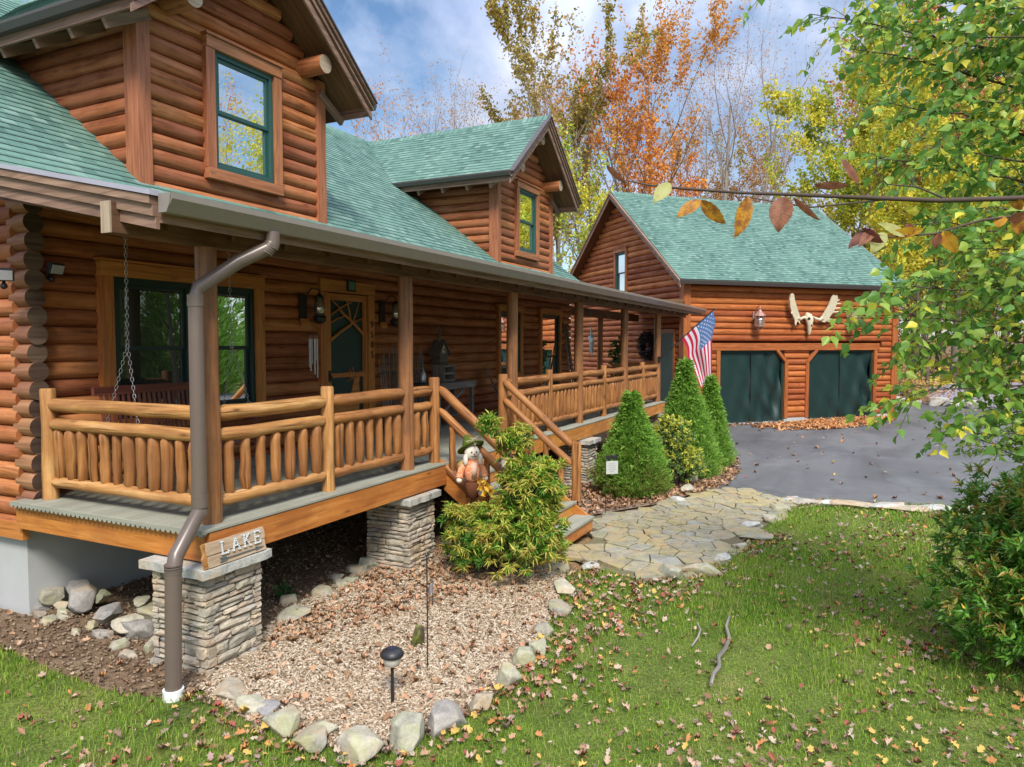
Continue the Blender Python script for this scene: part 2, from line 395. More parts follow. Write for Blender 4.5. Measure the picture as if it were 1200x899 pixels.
def stone(name, cols, moss=None, scale=2.6):
    m = MT(name, 0.85, 0.25); oi = m.n('ShaderNodeObjectInfo').outputs['Random']; p = m.pos(); isl = m.isl()
    k = m.math('FRACT', m.math('ADD', oi, isl))
    c = m.ramp(k, [(i/(len(cols)-1), q) for i, q in enumerate(cols)])
    n = m.noise(p, scale*2.2, 8, 0.65, 0.5); n2 = m.noise(p, scale*14, 5, 0.7)
    c = m.mix(0.75, c, m.ramp(n, [(0.3, .42), (0.5, .9), (0.7, 1.25)]), 'MULTIPLY')
    c = m.mix(0.5, c, m.ramp(n2, [(0.3, .5), (0.65, 1.1)]), 'MULTIPLY')
    st = m.noise(p, scale*1.1, 4, 0.6)
    c = m.mix(m.math('MULTIPLY', m.ramp(st, [(0.5, 0.0), (0.62, 1.0)]), 0.5), c, (.40, .27, .14))
    if moss: c = m.mix(m.math('MULTIPLY', m.ramp(m.noise(p, scale*1.7, 6, 0.7), [(0.48, 0.0), (0.62, 1.0)]), moss[1]), c, moss[0])
    m.col(c); m.bump(m.math('ADD', n, m.math('MULTIPLY', n2, 0.35)), 0.7, 0.02)
    return m.m
M['rock'] = stone('field_stone', [(.34, .32, .26), (.50, .45, .35), (.40, .40, .30), (.56, .50, .39)], ((.36, .38, .18), 0.5))
M['rock_tan'] = stone('tan_stone', [(.46, .37, .25), (.50, .43, .32), (.38, .35, .30), (.30, .29, .28)])
M['ledge'] = stone('ledge_stone', [(.34, .315, .25), (.54, .465, .345), (.42, .39, .31), (.62, .53, .40), (.48, .38, .29), (.38, .385, .35)])
M['mortar'] = plain('mortar', (.10, .09, .075), 0.95, 0.1, 0, 0.3, 14, 0.5)
M['cap'] = stone('cap_stone', [(.48, .48, .43), (.58, .58, .52)], None, 3)
M['flag'] = stone('flagstone', [(.28, .28, .21), (.40, .345, .22), (.31, .29, .215), (.42, .345, .18), (.34, .34, .29), (.36, .31, .20)], ((.40, .35, .12), 0.45), 3)
M['bark'] = wood('bark', (.07, .055, .042), (.14, .115, .09), (.24, .205, .17), 0.9, 0.1, 0.4, 0.2)
M['bark_pale'] = wood('bark_pale', (.20, .18, .155), (.30, .27, .235), (.42, .385, .34), 0.9, 0.1, 0.4, 0.2)
M['twig'] = plain('twig', (.085, .062, .05), 0.8, 0.2)
# ================================================================== ground sheets
def sheet(name, poly, z, mat, kind='structure'):
    mb = MB(); mb.add([(x, y, z) for x, y in poly], [list(range(len(poly)))], [[(x, y) for x, y in poly]])
    return tag(mb.build(name, mat), kind=kind)
m = MT('forest_floor', 0.95, 0.1); p = m.pos()
c = m.ramp(m.noise(p, 0.9, 8, 0.7), [(0.3, (.12, .075, .04)), (0.5, (.25, .155, .07)), (0.7, (.36, .25, .12))])
c = m.mix(m.ramp(m.noise(p, 7, 6, .7), [(0.35, 0.0), (0.7, 1.0)]), c, (.10, .07, .04)); m.col(c); m.bump(m.noise(p, 5, 6), 0.8, 0.1); M['forest'] = m.m
m = MT('turf_soil', 0.95, 0.1); p = m.pos()
c = m.ramp(m.noise(p, 1.6, 7, 0.7), [(0.3, (.08, .12, .022)), (0.55, (.16, .22, .04)), (0.72, (.28, .25, .09))]); c = m.mix(m.ramp(m.noise(p, 55, 4, .7), [(.4, 0), (.62, .8)]), c, (.05, .06, .02)); m.col(c); m.bump(m.noise(p, 30, 4), 0.8, 0.03); M['turf'] = m.m
m = MT('bare_soil', 0.95, 0.1); p = m.pos()
c = m.ramp(m.noise(p, 3.5, 8, 0.7), [(0.3, (.12, .075, .045)), (0.5, (.23, .155, .095)), (0.7, (.33, .24, .16))]); m.col(c); m.bump(m.noise(p, 18, 8, .7), 1.0, 0.04); M['soil'] = m.m
m = MT('mulch_base', 0.95, 0.1); p = m.pos()
c = m.ramp(m.noise(p, 30, 5, 0.7), [(0.35, (.16, .10, .065)), (0.65, (.40, .30, .215))]); m.col(c); m.bump(m.noise(p, 45, 4), 1.0, 0.03); M['mulchbase'] = m.m
m = MT('asphalt', 0.75, 0.35); p = m.pos()
c = m.ramp(m.noise(p, 220, 3, 0.8), [(0.3, (.088, .089, .088)), (0.7, (.185, .186, .184))])
sm_ = m.noise(m.map(p, (0.35, 1.1, 1)), 0.55, 5, 0.6, 0.6)
c = m.mix(m.ramp(sm_, [(0.36, 0.75), (0.6, 0.0)]), c, (.068, .071, .075))
c = m.mix(m.math('MULTIPLY', m.ramp(m.noise(p, 1.1, 6, .7), [(0.5, 0.0), (0.72, 1.0)]), .35), c, (.22, .225, .23)); wv = m.mix(.12, p, m.n('ShaderNodeTexNoise', Scale=2.0).outputs[1]); ce = m.vor(wv, .38, 'DISTANCE_TO_EDGE'); c = m.mix(m.math('MULTIPLY', m.ramp(ce, [(0.004, 1), (.012, 0)]), .22), c, (.04, .04, .042)); m.col(c)
m.put(m.ramp(sm_, [(0.35, 0.5), (0.6, 0.8)]), m.b.inputs['Roughness']); m.bump(m.noise(p, 160, 3), 0.4, 0.006); M['asphalt'] = m.m

gmb = MB()
gn = 60
gx = [-400 + 1000*i/gn for i in range(gn+1)]; gy = [-400 + 1000*i/gn for i in range(gn+1)]
def terr(x, y):
    d = max(0.0, math.hypot(x-14, y-1)-45)
    return G-0.03 + min(4.0, d*0.03) + (mnoise.noise(V(x*.03, y*.03, 2))*min(1.5, d*0.03))
gmb.add([(x, y, terr(x, y)) for x in gx for y in gy], [(i*(gn+1)+j, (i+1)*(gn+1)+j, (i+1)*(gn+1)+j+1, i*(gn+1)+j+1) for i in range(gn) for j in range(gn)], None, 0, True)
tag(gmb.build('ground', M['forest']), kind='structure')
LAWN = [(-14, -16), (-14, 9), (-.5, 9), (-.5, 2.0), (-.6, .3), (-.62, -.3), (3.2, -1.5), (4.3, -3.1), (9.2, -3.7), (9.6, -6.9), (10.6, -10), (9, -16)]
SOIL = [(-.72, 1.1), (-.62, 2.1), (-.9, 9), (-.1, 9), (-.1, 2.4), (14.2, 2.4), (14.2, -.1), (9, -.25), (5.5, -.3), (1.2, -.1), (.3, -.2), (-.62, -.35), (-.75, .3)]
MULCH = [(-.42, -.3), (-.56, -.74), (-.64, -1.11), (-.65, -1.58), (-.6, -1.95), (-.36, -2.13), (0, -2.27), (.29, -2.34), (.69, -2.4), (1.26, -2.31), (1.74, -2.26), (2.62, -2.02), (3.55, -1.75), (4.0, -1.55), (3.5, -1.4), (3.5, .35), (2.57, .39), (1.66, .28), (1.0, .24), (.4, -.05)]
PATH = [(4.15, -1.32), (3.72, -2.0), (3.50, -2.72), (4.33, -3.25), (6.16, -3.5), (8.4, -3.88), (9.15, -3.55), (9.2, -2.5), (8.2, -2.15), (7.3, -1.85), (6.2, -1.2), (5.4, -1.2), (5.4, -1.55), (4.3, -1.6)]
BED = [(5.35, -.1), (5.35, -1.15), (6.25, -1.1), (7.35, -1.75), (8.3, -2.1), (9.3, -2.6), (11, -2.6), (12.6, -2.3), (13.8, -1.6), (14.6, -.9), (17, -.2), (18.5, .5), (14.2, 1.0), (14.2, -.1)]
DRIVE = [(9.1, -2.45), (11, -2.5), (12.6, -2.15), (13.8, -1.5), (14.8, -.8), (17.2, .1), (19.0, .5), (19.8, -.2), (25.6, -5.8), (27.4, -4.2), (29, -5.0), (33, -6.8), (37, -12), (30, -22), (14, -20), (10.3, -9.5), (9.5, -6.9), (9.05, -5.2), (8.85, -3.75)]
sheet('lawn', LAWN, G-.008, M['turf']); sheet('soil', SOIL, G-.004, M['soil']); sheet('mulch_bed', MULCH, G, M['mulchbase'])
sheet('leaf_bed', BED, G, M['mulchbase']); sheet('driveway', DRIVE, G+.004, M['asphalt'])

# ================================================================== log walls, roofs, windows
def cut(iv, a0, a1):
    out = []
    for x0, x1 in iv:
        if a1 <= x0 or a0 >= x1: out.append((x0, x1)); continue
        if a0-x0 > .02: out.append((x0, a0))
        if x1-a1 > .02: out.append((a1, x1))
    return out
def log_wall(name, parent, mat, O, A, N, L0, L1, z0, z1, h, bulge, openings=(), clip=None, seed=0, zoff=0.0):
    mb = MB(seed); rg = mb.rng; O = Vector(O); A = Vector(A); N = Vector(N); K = 9
    z = z0 + zoff; 
    while z < z1-0.01:
        zt = min(z+h, z1); zc = (z+zt)/2; hh = zt-z; iv = [(L0, L1)]
        if clip:
            a, b = clip(zc); iv = [(max(L0, a), min(L1, b))] if min(L1, b)-max(L0, a) > 0.05 else []
        for a0, a1, oz0, oz1 in openings:
            if oz0 < zc < oz1: iv = cut(iv, a0, a1)
        for x0, x1 in iv:
            ns = max(1, int((x1-x0)/0.5)); off = (rg.random()*30, rg.random()*30); bb = bulge*(1+rg.uniform(-.06, .06)); ph = rg.random()*6
            vs = []; F = []; U = []
            for i in range(ns+1):
                a = x0+(x1-x0)*i/ns; wob = bb*(1+.035*math.sin(a*2.1+ph)); dz = .004*math.sin(a*1.7+ph*2)
                for k in range(K):
                    t = -math.pi/2+math.pi*k/(K-1)
                    vs.append(O+A*a+N*(wob*math.cos(t)**0.8 if 0 < k < K-1 else 0)+Vector((0, 0, zc+(hh/2)*math.sin(t)+(dz if 0 < k < K-1 else 0))))
            for i in range(ns):
                for k in range(K-1):
                    q = (i*K+k, (i+1)*K+k, (i+1)*K+k+1, i*K+k+1)
                    F.append(q); ua, ub = x0+(x1-x0)*i/ns+off[0], x0+(x1-x0)*(i+1)/ns+off[0]; va, vb = off[1]+k*.034, off[1]+(k+1)*.034
                    U.append([(ua, va), (ub, va), (ub, vb), (ua, vb)])
            if A.cross(Vector((0, 0, 1))).dot(N) < 0: F = [f[::-1] for f in F]; U = [u[::-1] for u in U]
            mb.add(vs, F, U, 0, True)
            for i in (0, ns):
                mb.add([vs[i*K+k] for k in range(K)], [list(range(K))], None, 0, False)
        z += h
    return mb.build(name, mat, parent)

def shingles(name, parent, mat, E0, E1, S, length, over=0.02, clip=None, thick=0.009):
    """stepped courses from the eave E0-E1 up the slope S (unit)"""
    E0 = Vector(E0); E1 = Vector(E1); S = Vector(S).normalized(); A = (E1-E0).normalized(); N = A.cross(S).normalized()
    if N.z < 0: N = -N
    L = (E1-E0).length; mb = MB(3); e = 0.128; n = int(math.ceil(length/e)); off = mb.rng.randint(0, 40)*e; ou = mb.rng.random()*30
    for k in range(n):
        s0 = k*e; s1 = min(length, (k+1)*e+0.01); ns = max(1, int(L/1.2))
        lo = []; up = []; bt = []
        for i in range(ns+1):
            a = L*i/ns; w = 0.0025*math.sin(a*3.3+k*1.9)
            lo.append(E0+A*a+S*(s0+w)+N*thick); up.append(E0+A*a+S*s1+N*0.001); bt.append(E0+A*a+S*(s0+w)-N*0.003)
        vs = bt+lo+up; m_ = ns+1; F = []; U = []
        for i in range(ns):
            a0, a1 = L*i/ns+ou, L*(i+1)/ns+ou
            F.append((m_+i, m_+i+1, 2*m_+i+1, 2*m_+i)); U.append([(a0, s0+off+.001), (a1, s0+off+.001), (a1, s0+off+e*.99), (a0, s0+off+e*.99)])
            F.append((i, i+1, m_+i+1, m_+i)); U.append([(a0, s0+off+.002), (a1, s0+off+.002), (a1, s0+off+.005), (a0, s0+off+.005)])
        if (A.cross(S)).z < 0: F = [f[::-1] for f in F]; U = [u[::-1] for u in U]
        mb.add(vs, F, U, 0, False)
    return mb.build(name, mat, parent)

def window(parent, O, A, N, w, h, trim, frame, pane, tw=0.13, units=1, name='window', fw=0.06, apron=True, proj=0.085):
    """O: lower left corner of the outer trim; trim boards, green sash frames and panes"""
    O = Vector(O); A = Vector(A); N = Vector(N); Z = Vector((0, 0, 1))
    Mx = Matrix((A, N, Z)).transposed()
    def bx(mb, a0, a1, n0, n1, z0, z1): mb.box(O+A*((a0+a1)/2)+N*((n0+n1)/2)+Z*((z0+z1)/2), (a1-a0, n1-n0, z1-z0), Mx)
    mb = MB(int(w*100))
    bx(mb, 0, tw, .0, proj, tw, h-tw-.03); bx(mb, w-tw, w, .0, proj, tw, h-tw-.03)
    bx(mb, -.0, w, .0, proj+.012, h-tw-.03, h-.028); bx(mb, -.02, w+.02, .0, proj+.035, h-.025, h); bx(mb, 0, w, .0, proj+.01, 0, tw-.003)
    win = mb.build(name, trim, parent, 0.004)
    iw = (w-2*tw)/units
    fm = MB(5); pn = []
    for k in range(units):
        x0 = tw+k*iw; x1 = x0+iw; zb = tw; zt = h-tw-.03; zm = (zb+zt)/2; d = proj-.035
        for (a0, a1, z0_, z1_, n1) in ((x0, x0+fw, zb, zt, d), (x1-fw, x1, zb, zt, d), (x0+fw, x1-fw, zt-fw, zt, d), (x0+fw, x1-fw, zb, zb+fw, d)):
            bx(fm, a0, a1, -.03, n1, z0_, z1_)
        s = fw*.75
        for (zz0, zz1, dn) in ((zm-.02, zt-fw, d-.025), (zb+fw, zm+.02, d-.05)):
            X0, X1 = x0+fw, x1-fw
            for (a0, a1, z0_, z1_) in ((X0, X0+s, zz0, zz1), (X1-s, X1, zz0, zz1), (X0+s, X1-s, zz1-s, zz1), (X0+s, X1-s, zz0, zz0+s)):
                bx(fm, a0, a1, dn-.035, dn, z0_, z1_)
            pm = MB(1); pm.box(O+A*((X0+X1)/2)+N*(dn-.022)+Z*((zz0+zz1)/2), (X1-X0-2*s, .006, zz1-zz0-2*s), Mx); pn.append(pm)
    fm.build('frame', frame, win, 0.003)
    for pm in pn: pm.build('pane', pane, win)
    return win

HOUSE = empty('log_house', (0, 0, 0), 0, 'long log house with green shingle roof, two gabled dormers and a covered log porch', 'house')
X0W, X1W, YW = 0.0, 14.05, 2.4
YB, ZB, SL = 1.95, 3.0, .754           # where the porch roof meets the steep main roof
YR = 6.75; ZR = ZB+SL*(YR-YB); XL, XR = -.75, 14.3
def main_z(y): return ZB+SL*(y-YB)
log_wall('front_wall', HOUSE, M['log'], (0, YW, 0), (1, 0, 0), (0, -1, 0), X0W, X1W, -.28, 3.1, .175, .075,
         [(.72, 2.87, .62, 2.3), (4.11, 5.26, -.3, 2.4), (9.74, 10.86, .8, 2.3), (11.95, 13.2, -.3, 2.3)], None, 11)
gclip = lambda z: (2.42-YW, 11.1-YW) if z < 3.2 else (max(.02, (z+.14-ZB)/SL+YB-YW), min(11.1-YW, 2*YR-((z+.14-ZB)/SL+YB)-YW))
log_wall('gable_wall', HOUSE, M['log'], (-.04, YW, 0), (0, 1, 0), (-1, 0, 0), 0.03, 8.7, -.28, ZR, .175, .085, [], gclip, 12, -.0875)
log_wall('end_wall', HOUSE, M['log'], (X1W+.02, YW, 0), (0, 1, 0), (1, 0, 0), 0, 8.7, -.28, ZR, .175, .085, [], gclip, 13)
log_wall('back_wall', HOUSE, M['log'], (0, 11.1, 0), (1, 0, 0), (0, 1, 0), X0W, X1W, -.28, 3.1, .175, .075, [], None, 14)
mb = MB(21)
for i in range(19):
    z = -.28+.0875+.175*i
    if z < 2.9: mb.tube([(-.02, 2.225+mb.rng.uniform(-.015, .015), z), (-.02, 2.35, z), (-.02, 2.5, z)], [.096, .096, .09], 16, True, .02, 0, True, 1)
mb.build('log_end', [M['log_end'], M['log_tip']], HOUSE)
mb = MB(22)
mb.box((7.0, 2.45+4.3, (G-.2-.29)/2), (14.1, 8.6, -.29-(G-.2))); mb.build('foundation', M['concrete'], HOUSE)
mb = MB(23); mb.bar((-.11, 2.36, -.32), (-.11, 11, -.32), .06, .16); mb.build('sill_log', M['trim'], HOUSE)
# ------------------------------------------------ main roof
yb2 = 2*YR-YB
mb = MB(31); t_ = .16
mb.prism([(YB-.02, ZB-t_-.02), (YB-.02, ZB-.015), (YR, ZR-.015), (yb2, ZB-.015), (yb2, ZB-t_-.02), (YR, ZR-t_-.02)], (XL+.02, 0, 0), (0, 1, 0), (0, 0, 1), XR-XL-.04)
mb.build('roof_deck', M['soffit'], HOUSE)
sl_len = math.hypot(YR-YB, ZR-ZB)
shingles('roof', HOUSE, M['shingle'], (XL, YB, ZB), (XR, YB, ZB), (0, YR-YB, ZR-ZB), sl_len)
shingles('rear_roof', HOUSE, M['shingle'], (XR, yb2, ZB), (XL, yb2, ZB), (0, YR-yb2, ZR-ZB), sl_len)
mb = MB(32); mb.prism([(-.16, -.135), (0, .006), (.16, -.135), (.16, -.115), (0, .03), (-.16, -.115)], (XL, YR, ZR), (0, 1, 0), (0, 0, 1), XR-XL); mb.build('ridge_cap', M['shingle'], HOUSE)
def rake(mb, x, sx, pts, off=0.0):
    """stepped rake boards along the polyline pts [(y,z)...] on the side sx of x"""
    for (y0, z0), (y1, z1) in zip(pts[:-1], pts[1:]):
        for k, (dz0, dz1, th) in enumerate(((-.24, -.155, .03), (-.155, -.075, .055), (-.075, -.018, .08))):
            P = [(y0, z0+dz0), (y1, z1+dz0), (y1, z1+dz1-.002), (y0, z0+dz1-.002)]
            mb.prism(P, (x if sx > 0 else x-th, 0, 0), (0, 1, 0), (0, 0, 1), th)
EY, EZ = -.42, 2.50
mb = MB(33)
rake(mb, XL, -1, [(EY, EZ), (YB, ZB), (YR, ZR), (yb2, ZB)]); mb.build('rake_board', M['fascia'], HOUSE, 0.003)
mb = MB(332); rake(mb, XR, 1, [(YB, ZB), (YR, ZR), (yb2, ZB)]); mb.build('rake_board', M['fascia'], HOUSE, 0.003)
mb = MB(34)
for (y0, z0), (y1, z1) in (((EY-.02, EZ), (YB, ZB)), ((YB, ZB), (YR, ZR))):
    mb.prism([(y0, z0-.018), (y1, z1-.018), (y1, z1+.018), (y0, z0+.018)], (XL-.092, 0, 0), (0, 1, 0), (0, 0, 1), .1)
mb.build('drip_edge', M['flash'], HOUSE)
# ------------------------------------------------ porch roof
XP = 17.5
def porch_z(y): return EZ+(ZB-EZ)*(y-EY)/(YB-EY)
shingles('porch_roof', HOUSE, M['shingle'], (XL, EY-.03, porch_z(EY-.03)), (XP, EY-.03, porch_z(EY-.03)), (0, YB-EY, ZB-EZ), math.hypot(YB-EY, ZB-EZ)+.05)
mb = MB(35)
mb.prism([(EY, EZ-.115), (EY, EZ-.012), (YB, ZB-.012), (YB, ZB-.13)], (XL+.02, 0, 0), (0, 1, 0), (0, 0, 1), XP-XL-.03)
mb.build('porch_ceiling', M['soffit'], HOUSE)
for i in range(30):
    x = -.4+.61*i
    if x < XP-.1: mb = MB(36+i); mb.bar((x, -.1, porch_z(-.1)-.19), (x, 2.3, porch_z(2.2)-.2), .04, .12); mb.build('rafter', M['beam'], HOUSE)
mb = MB(37)
zb0, zb1 = 2.25, 2.475
mb.bar((-.85, 0, (zb0+zb1)/2), (8.5, 0, (zb0+zb1)/2), .10, zb1-zb0); mb.bar((8.503, 0, (zb0+zb1)/2), (17.2, 0, (zb0+zb1)/2), .10, zb1-zb0)
mb.bar((14.1, 2.42, 2.38), (20.6, 2.42, 2.38), .14, .24)
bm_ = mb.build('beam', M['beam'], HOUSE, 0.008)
mb = MB(38); mb.box((-.852, 0, (zb0+zb1)/2), (.012, .098, zb1-zb0-.004)); mb.build('beam_end', M['endgrain'], bm_)
# gutter: K profile swept along x
mb = MB(39)
prof = [(0, 0), (0, .125), (-.006, .125), (-.006, .008), (-.075, .008), (-.085, .03), (-.10, .06), (-.125, .095), (-.125, .125), (-.112, .125), (-.112, .132), (-.135, .132), (-.135, .09), (-.11, .05), (-.092, .02), (-.08, 0)]
mb.prism([(a, b) for a, b in prof], (XL-.03, EY-.03, EZ-.135), (0, 1, 0), (0, 0, 1), XP-XL+.05)
mb.prism([(-.005, .002), (-.005, .13), (-.13, .13), (-.108, .05), (-.08, .002)], (XL-.036, EY-.03, EZ-.135), (0, 1, 0), (0, 0, 1), .006)
mb.prism([(-.005, .002), (-.005, .13), (-.13, .13), (-.108, .05), (-.08, .002)], (XP+.02, EY-.03, EZ-.135), (0, 1, 0), (0, 0, 1), .006)
gut = mb.build('gutter', M['gutter'], HOUSE)
mb = MB(40); mb.box(((XL+XP)/2, EY-.012, EZ-.10), (XP-XL, .024, .19)); mb.build('fascia_board', M['fascia'], HOUSE)
# breezeway roof over the passage to the garage
BW = [(14.3, YB), (17.5, YB-.02), (17.5, EY+.2), (19.0, .5), (20.95, 2.45), (14.3, 2.75)]
mb = MB(41); mb.prism([(14.32, 1.93), (17.5, 1.93), (17.5, .1), (18.8, .35), (20.9, 2.5), (14.32, 2.75)], (0, 0, 2.62), (1, 0, 0), (0, 1, 0), .2); mb.build('breezeway_roof', M['soffit'], HOUSE)
# downspout: outlet, elbow, long drop, lower offset
a = V(.22, EY-.09, EZ-.13); b = at(229, 344, y=-.17); c_ = at(234, 590, y=-.17); d_ = at(203, 664, y=-.26); e_ = at(203, 806, y=-.26); e_.z = G+.02
dsp = MB(42)
dsp.tube([a, a-V(0, 0, .09), a-V(0.012, -.01, .13)], .058, 16)
dsp.tube([a-V(0, 0, .08), a-V(.03, -.02, .13), a*.55+b*.45-V(0, 0, .02), b+V(.02, -.01, .045), b-V(0, 0, .05)], [.056, .056, .056, .056, .056], 16)
for q in range(5): dsp.tube([a+(b-a)*(.02+.02*q)-V(0, 0, .09+.005*q), a+(b-a)*(.03+.02*q)-V(0, 0, .097+.005*q)], .060, 16)
dsp.tube([b-V(0, 0, .01), b-V(0, 0, .07)], .062, 16)
dsp.tube([b-V(0, 0, .05), c_+V(0, 0, .04)], .058, 18)
dsp.tube([c_+V(0, 0, .07), c_-V(0, 0, .03)], .062, 16)
dsp.tube([c_+V(0, 0, .02), c_-V(.005, 0, .06), d_+V(.03, 0.005, .07), d_+V(.005, 0, -.02), d_-V(0, 0, .08)], .056, 16)
for q in range(4): dsp.tube([d_+V(0, 0, .02-.02*q), d_+V(0, 0, .01-.02*q)], .064, 16)
dsp.tube([d_-V(0, 0, .03), e_], .060, 18)
dob = dsp.build('downspout', M['dspout'], HOUSE)
mb = MB(43); mb.tube([e_-V(0, 0, .03), e_+V(0, 0, .045)], .075, 18); mb.build('drain_collar', M['white'], dob)
mb = MB(44)
for z in (1.78, .16): 
    q = b+(c_-b)*((b.z-z)/(b.z-c_.z)); mb.tube([q-V(0, 0, .02), q+V(0, 0, .02)], .063, 16); mb.bar(q+V(.03, .03, 0), q+V(.16, .1, 0), .012, .035)
mb.build('strap', M['dspout'], dob)
# ------------------------------------------------ deck, rim, posts, piers
mb = MB(51); nb = 18; yd0, yd1 = -.18, 2.36
for i in range(nb):
    y0 = yd0+(yd1-yd0)*i/nb; w = (yd1-yd0)/nb-.006
    for x0, x1 in ((-.24, 4.87), (4.874, 9.6), (9.604, 14.35)): mb.box(((x0+x1)/2, y0+w/2, -.0135), (x1-x0, w, .027))
mb.build('deck', M['deck'], HOUSE, 0.005)
mb = MB(52); P = [(yd0, -.002)]; na_ = 42      # grooved undersides of the boards show as scallops along the end
for i in range(na_):
    y = yd0+(yd1-yd0)*i/na_; w = (yd1-yd0)/na_
    P += [(y+.001, -.03), (y+w*.3, -.052), (y+w*.7, -.052), (y+w*.95, -.03)]
P += [(yd1, -.002)]
mb.prism(P[::-1], (-.2, 0, 0), (0, 1, 0), (0, 0, 1), -.047); mb.build('deck_board_end', M['deck'], HOUSE)
mb = MB(53)
mb.bar((-.17, -.15, -.15), (4.8, -.15, -.15), .045, .235); mb.bar((4.803, -.15, -.15), (9.6, -.15, -.15), .045, .235); mb.bar((9.603, -.15, -.15), (14.32, -.15, -.15), .045, .235)
mb.bar((-.17, -.126, -.151), (-.17, 2.36, -.151), .045, .233); mb.bar((14.3, -.126, -.15), (14.3, 2.36, -.15), .045, .233)
mb.build('rim_board', M['rim'], HOUSE, 0.004)
mb = MB(54)
for i in range(24): mb.bar((.3+.6*i, -.12, -.13), (.3+.6*i, 2.35, -.13), .04, .19)
mb.build('joist', M['beam'], HOUSE)
PX = [0, 2.835, 5.67, 8.505, 11.34, 14.17]
for i, x in enumerate(PX):
    mb = MB(60+i); r0 = .088
    mb.tube([(x, 0, 0), (x+.004, 0, .5), (x-.004, .004, 1.2), (x, 0, 1.8), (x, 0, 2.25)], [r0, r0, r0*.99, r0*.97, r0*.96], 20, True, .015)
    mb.build('porch_post', M['post'], HOUSE)
mb = MB(66); mb.tube([(16.7, 2.42, -.9), (16.7, 2.42, 1), (16.7, 2.42, 2.26)], .085, 16, True, .015); mb.build('porch_post', M['post'], HOUSE)

def ledge_pier(cx, cy, hx, hy, z0, z1, seed, capz=None):
    mb = MB(seed); rg = mb.rng
    core = MB(seed+1); core.box((cx, cy, (z0+z1)/2), (2*hx-.05, 2*hy-.05, z1-z0)); 
    z = z0
    def face(P, A, N, L, z, h):
        a = rg.uniform(-.02, .0)
        while a < L:
            w = rg.choice((.10, .15, .2, .26, .33)); w = min(w, L+.015-a)
            if w < .05: break
            hh = h-.008
            parts = [(z, hh)] if (h < .075 or rg.random() < .55) else [(z, hh*.5-.004), (z+hh*.5+.002, hh*.5-.004)]
            for zz, hq in parts:
                d = rg.uniform(.05, .085); out = rg.uniform(-.008, .018)
                c = P+A*(a+w/2)+N*(out-d/2)+Vector((0, 0, zz+hq/2))
                stone_blk(mb, c, A, N, w-.008, d, hq, rg)
            a += w
    while z < z1-.02:
        h = min(rg.choice((.045, .055, .065, .08, .1)), z1-z)
        if z1-z-h < .03: h = z1-z
        face(Vector((cx-hx, cy-hy, 0)), Vector((1, 0, 0)), Vector((0, -1, 0)), 2*hx, z, h)
        face(Vector((cx-hx, cy+hy, 0)), Vector((0, -1, 0)), Vector((-1, 0, 0)), 2*hy, z, h)
        face(Vector((cx+hx, cy-hy, 0)), Vector((0, 1, 0)), Vector((1, 0, 0)), 2*hy, z, h)
        face(Vector((cx+hx, cy+hy, 0)), Vector((-1, 0, 0)), Vector((0, 1, 0)), 2*hx, z, h)
        z += h
    pier = core.build('stone_pier', M['mortar'], HOUSE); mb.build('stone_veneer', M['ledge'], pier)
    if capz:
        cm = MB(seed+2); n = 9; P = []
        for k in range(4):
            cs = [(-1, -1), (1, -1), (1, 1), (-1, 1)]; p0, p1 = cs[k], cs[(k+1) % 4]
            for i in range(n): t = i/n; P.append(((p0[0]*(1-t)+p1[0]*t)*(hx+.07)+rg.uniform(-.012, .012), (p0[1]*(1-t)+p1[1]*t)*(hy+.07)+rg.uniform(-.012, .012)))
        cm.prism(P, (cx, cy, z1), (1, 0, 0), (0, 1, 0), capz-z1); cm.build('cap_slab', M['cap'], pier, 0.012)
def stone_blk(mb, c, A, N, w, d, h, rg):
    """an irregular split stone: 4x3 front face with rounded rim"""
    nx, nz = 5, 4; vs = []; Z = Vector((0, 0, 1))
    sk = rg.uniform(-.15, .15)*h
    for i in range(nx):
        for k in range(nz):
            fx = -1+2*i/(nx-1); fz = -1+2*k/(nz-1); rim = max(abs(fx), abs(fz)); 
            dd = d/2-(.012 if rim > .99 else 0)+rg.uniform(-.006, .006)
            vs.append(c+A*(fx*w/2*(1 if abs(fz) < .99 else .97)+rg.uniform(-.004, .004))+Z*(fz*h/2*(1 if abs(fx) < .99 else .88)+fx*sk*.5+rg.uniform(-.003, .003))+N*dd)
    b = len(vs)
    for i, k in ((0, 0), (nx-1, 0), (nx-1, nz-1), (0, nz-1)): vs.append(vs[i*nz+k]-N*d)
    F = [(i*nz+k, (i+1)*nz+k, (i+1)*nz+k+1, i*nz+k+1) for i in range(nx-1) for k in range(nz-1)]
    F += [[i*nz for i in range(nx)][::-1]+[b, b+1], [i*nz+nz-1 for i in range(nx)]+[b+2, b+3], [k for k in range(nz)]+[b+3, b], [(nx-1)*nz+k for k in range(nz)][::-1]+[b+1, b+2]]
    if A.cross(Z).dot(N) < 0: F = [list(f)[::-1] for f in F]
    mb.add(vs, F, None, 0, False)
ledge_pier(.03, .09, .29, .30, G-.06, -.355, 70, -.285)
ledge_pier(2.86, .10, .27, .29, G-.06, -.355, 80, -.285)
ledge_pier(8.45, -.0, .25, .29, G-.06, -.355, 90, -.285)
ledge_pier(14.1, .05, .25, .28, G-.06, -.355, 95, -.285)

